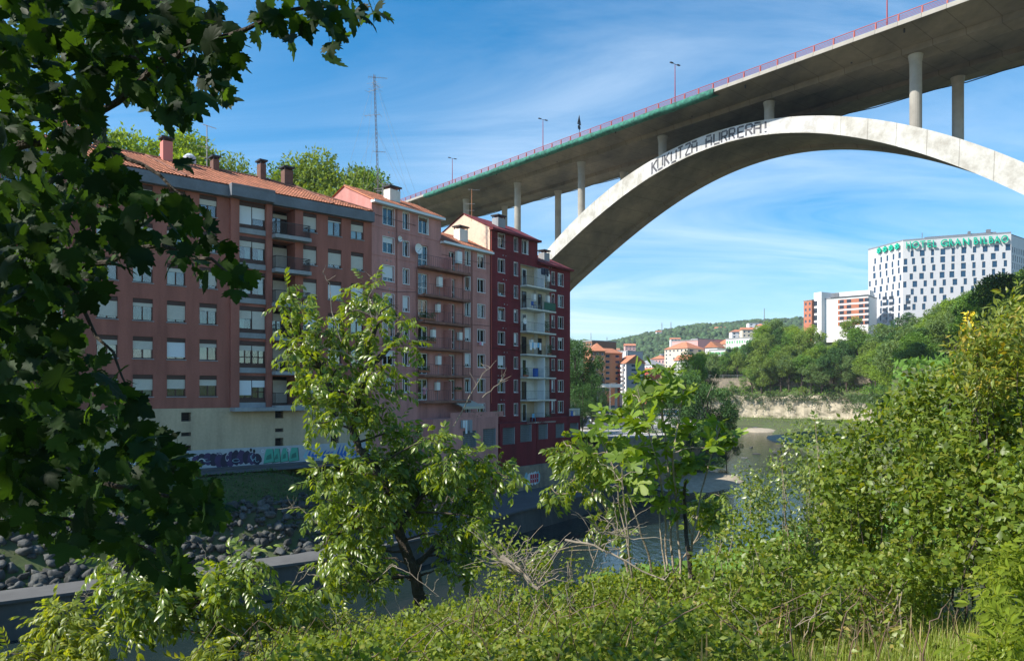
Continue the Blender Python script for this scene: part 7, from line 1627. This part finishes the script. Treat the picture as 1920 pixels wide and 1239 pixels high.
# elder-like herbs at the lower right
rg = random.Random(5)
for i, (px, py, Y, h) in enumerate([(1862, 1105, 5.6, 26), (1890, 1060, 6.2, 30), (1830, 1120, 5.2, 24), (1900, 1140, 4.8, 34), (1870, 1190, 4.4, 34), (1790, 1200, 5.0, 26), (1915, 1040, 6.4, 26), (1720, 1225, 4.7, 24)]):
    if i in (2, 5, 7): continue
    cl = [(px + rg.gauss(0, 20), py + 22 + rg.gauss(0, 16), rg.uniform(9, 14), Y + rg.uniform(-.2, .3)) for _ in range(6)]
    lab = ['bright green elder herb below the dogwood bush', 'elder herb with drooping leaves right under the dark hollow of the bush', 'small elder herb at the edge of the tall grass', 'broad elder herb at the right edge of the grass', 'lowest elder herb in the right corner', 'elder herb among the seed heads', 'highest elder herb at the right edge', 'leftmost elder herb standing in the long grass'][i]
    C, D, cs = clump_cloud(cl, Y, .2, .055, np.random.default_rng(200 + i)); n = len(C); rng = np.random.default_rng(300 + i); b_ = P(px, py + 60, Y); root = tag(empty('elder_herb', tuple(b_)), lab, 'plant'); mb = MB()
    for p, r in cs[:5]: limb(mb, [Vector((0, 0, -.3)), (p - b_) * .5, p - b_], .008, .004, 5, .01, rg)
    mb.build('stem', L_grass, root); place_leaves(root, 'leaf', L_elder, [compound(3, lf8(.15, .25), .52, .95, .3, seed=9)], C, frames(unit(D + rng.normal(size=(n, 3)) * .4 + [0, 0, -.1]), unit(rng.normal(size=(n, 3)) * .4 + [-.2, -.2, 1])), rng.uniform(.11, .17, n), 40)
# dead branches and dry canes
def dead(label, path, r, seed, Y, nt=14, sub=.35):
    rg = random.Random(seed); b_ = P(*path[0], Y); root = tag(empty('dead_branch', tuple(b_)), label, 'branch'); mb = MB(); q = limb(mb, [P(a, c, Y - .15 * i) - b_ for i, (a, c) in enumerate(path)], r, r * .4, 7, .012, rg)
    mb.build('limb', m_twig, root); mb = MB()
    for k in range(nt):
        mb = MB(); s = q[rg.randrange(1, len(q))]; e = s + Vector((rg.uniform(-sub, sub), rg.uniform(-.2, .2), rg.uniform(-.05, sub))); w = limb(mb, [s, (s + e) / 2 + Vector((0, 0, .04)), e], .007, .002, 4, .015, rg); mb.build('twig', m_twig, root)
dead('long pale dead branch slanting under the fig across the water', [(1060, 1012), (1100, 1018), (1160, 1042), (1220, 1078), (1245, 1086)], .017, 1, 9.4, 10, .2)
dead('broken pale stump leaning out of the dry canes', [(940, 1045), (975, 1070), (1010, 1105)], .05, 2, 9.3, 16, .5)
dead('dry brushwood heap left of the low shrub', [(925, 1030), (960, 1075), (1010, 1100)], .012, 3, 9.6, 46, .6)
dead('bleached cane rising through the fig stems', [(1190, 1140), (1180, 1030), (1168, 930), (1165, 880)], .016, 4, 9.9, 10, .3)
dead('thin dead shoot above the low tree at the lower left', [(300, 1120), (240, 1110), (180, 1105), (150, 1118)], .006, 5, 11.2, 8, .2)
dead('thin fallen twig crossing the trunk of the tall tree', [(680, 1110), (735, 1060), (770, 1075), (825, 1120)], .009, 6, 12.4, 8, .25)
dead('dry bent canes over the low shrub beside the water', [(1100, 1100), (1130, 1000), (1190, 1010)], .009, 7, 10, 34, .5)
dead('grey dead shoot in the top of the fig', [(1300, 800), (1320, 760), (1345, 700)], .007, 8, 10.4, 7, .2)
rg = random.Random(12); rng = np.random.default_rng(12); mb = MB()
for k in range(120):
    px = rg.uniform(560, 1650); py = rg.uniform(1050, 1230) if px < 1300 else rg.uniform(960, 1200); Y = rg.uniform(6, 10.5); a = P(px, py, Y); gz = Hs(a.x, a.y); a.z = gz + rg.uniform(.1, .5); e = a + Vector((rg.uniform(-.5, .5), rg.uniform(-.3, .3), rg.uniform(.2, .75))); limb(mb, [a, (a + e) / 2 + Vector((rg.uniform(-.1, .1), 0, .05)), e], .005, .002, 4, .02, rg)
tag(mb.build('dry_canes', m_twig), kind='stuff')
mb = MB()
for k in range(120):
    px = rg.uniform(480, 1720); Y = rg.uniform(4.8, 10.5); x = (px - CX) / F * Y; a = Vector((x, Y, Hs(x, Y))); d = Vector((rg.uniform(-1, 1), rg.uniform(-.5, .5), 0)); L = rg.uniform(.5, 1.3); h = rg.uniform(.35, .6) + .05 * Y
    limb(mb, [a, a + d * L * .25 + Vector((0, 0, h * .8)), a + d * L * .6 + Vector((0, 0, h)), a + d * L + Vector((0, 0, h * .55))], .006, .003, 4, .012, rg)
tag(mb.build('bramble_canes', mat('bramble_cane', (.16, .10, .06), .7, var=.5, scale=5)), kind='stuff')

# ---------------------------------------------------------------- the air
hz = MB(); hz.box(-2400, 3800, -80, 2700, -80, 225)
m_haze = bpy.data.materials.new('haze'); m_haze.use_nodes = True; t = m_haze.node_tree; t.nodes.clear()
o_ = t.nodes.new('ShaderNodeOutputMaterial'); pv = t.nodes.new('ShaderNodeVolumePrincipled'); pv.inputs['Color'].default_value = (.80, .88, 1, 1); pv.inputs['Density'].default_value = .00011; pv.inputs['Anisotropy'].default_value = .2
t.links.new(pv.outputs[0], o_.inputs['Volume']); tag(hz.build('haze', m_haze), kind='stuff')
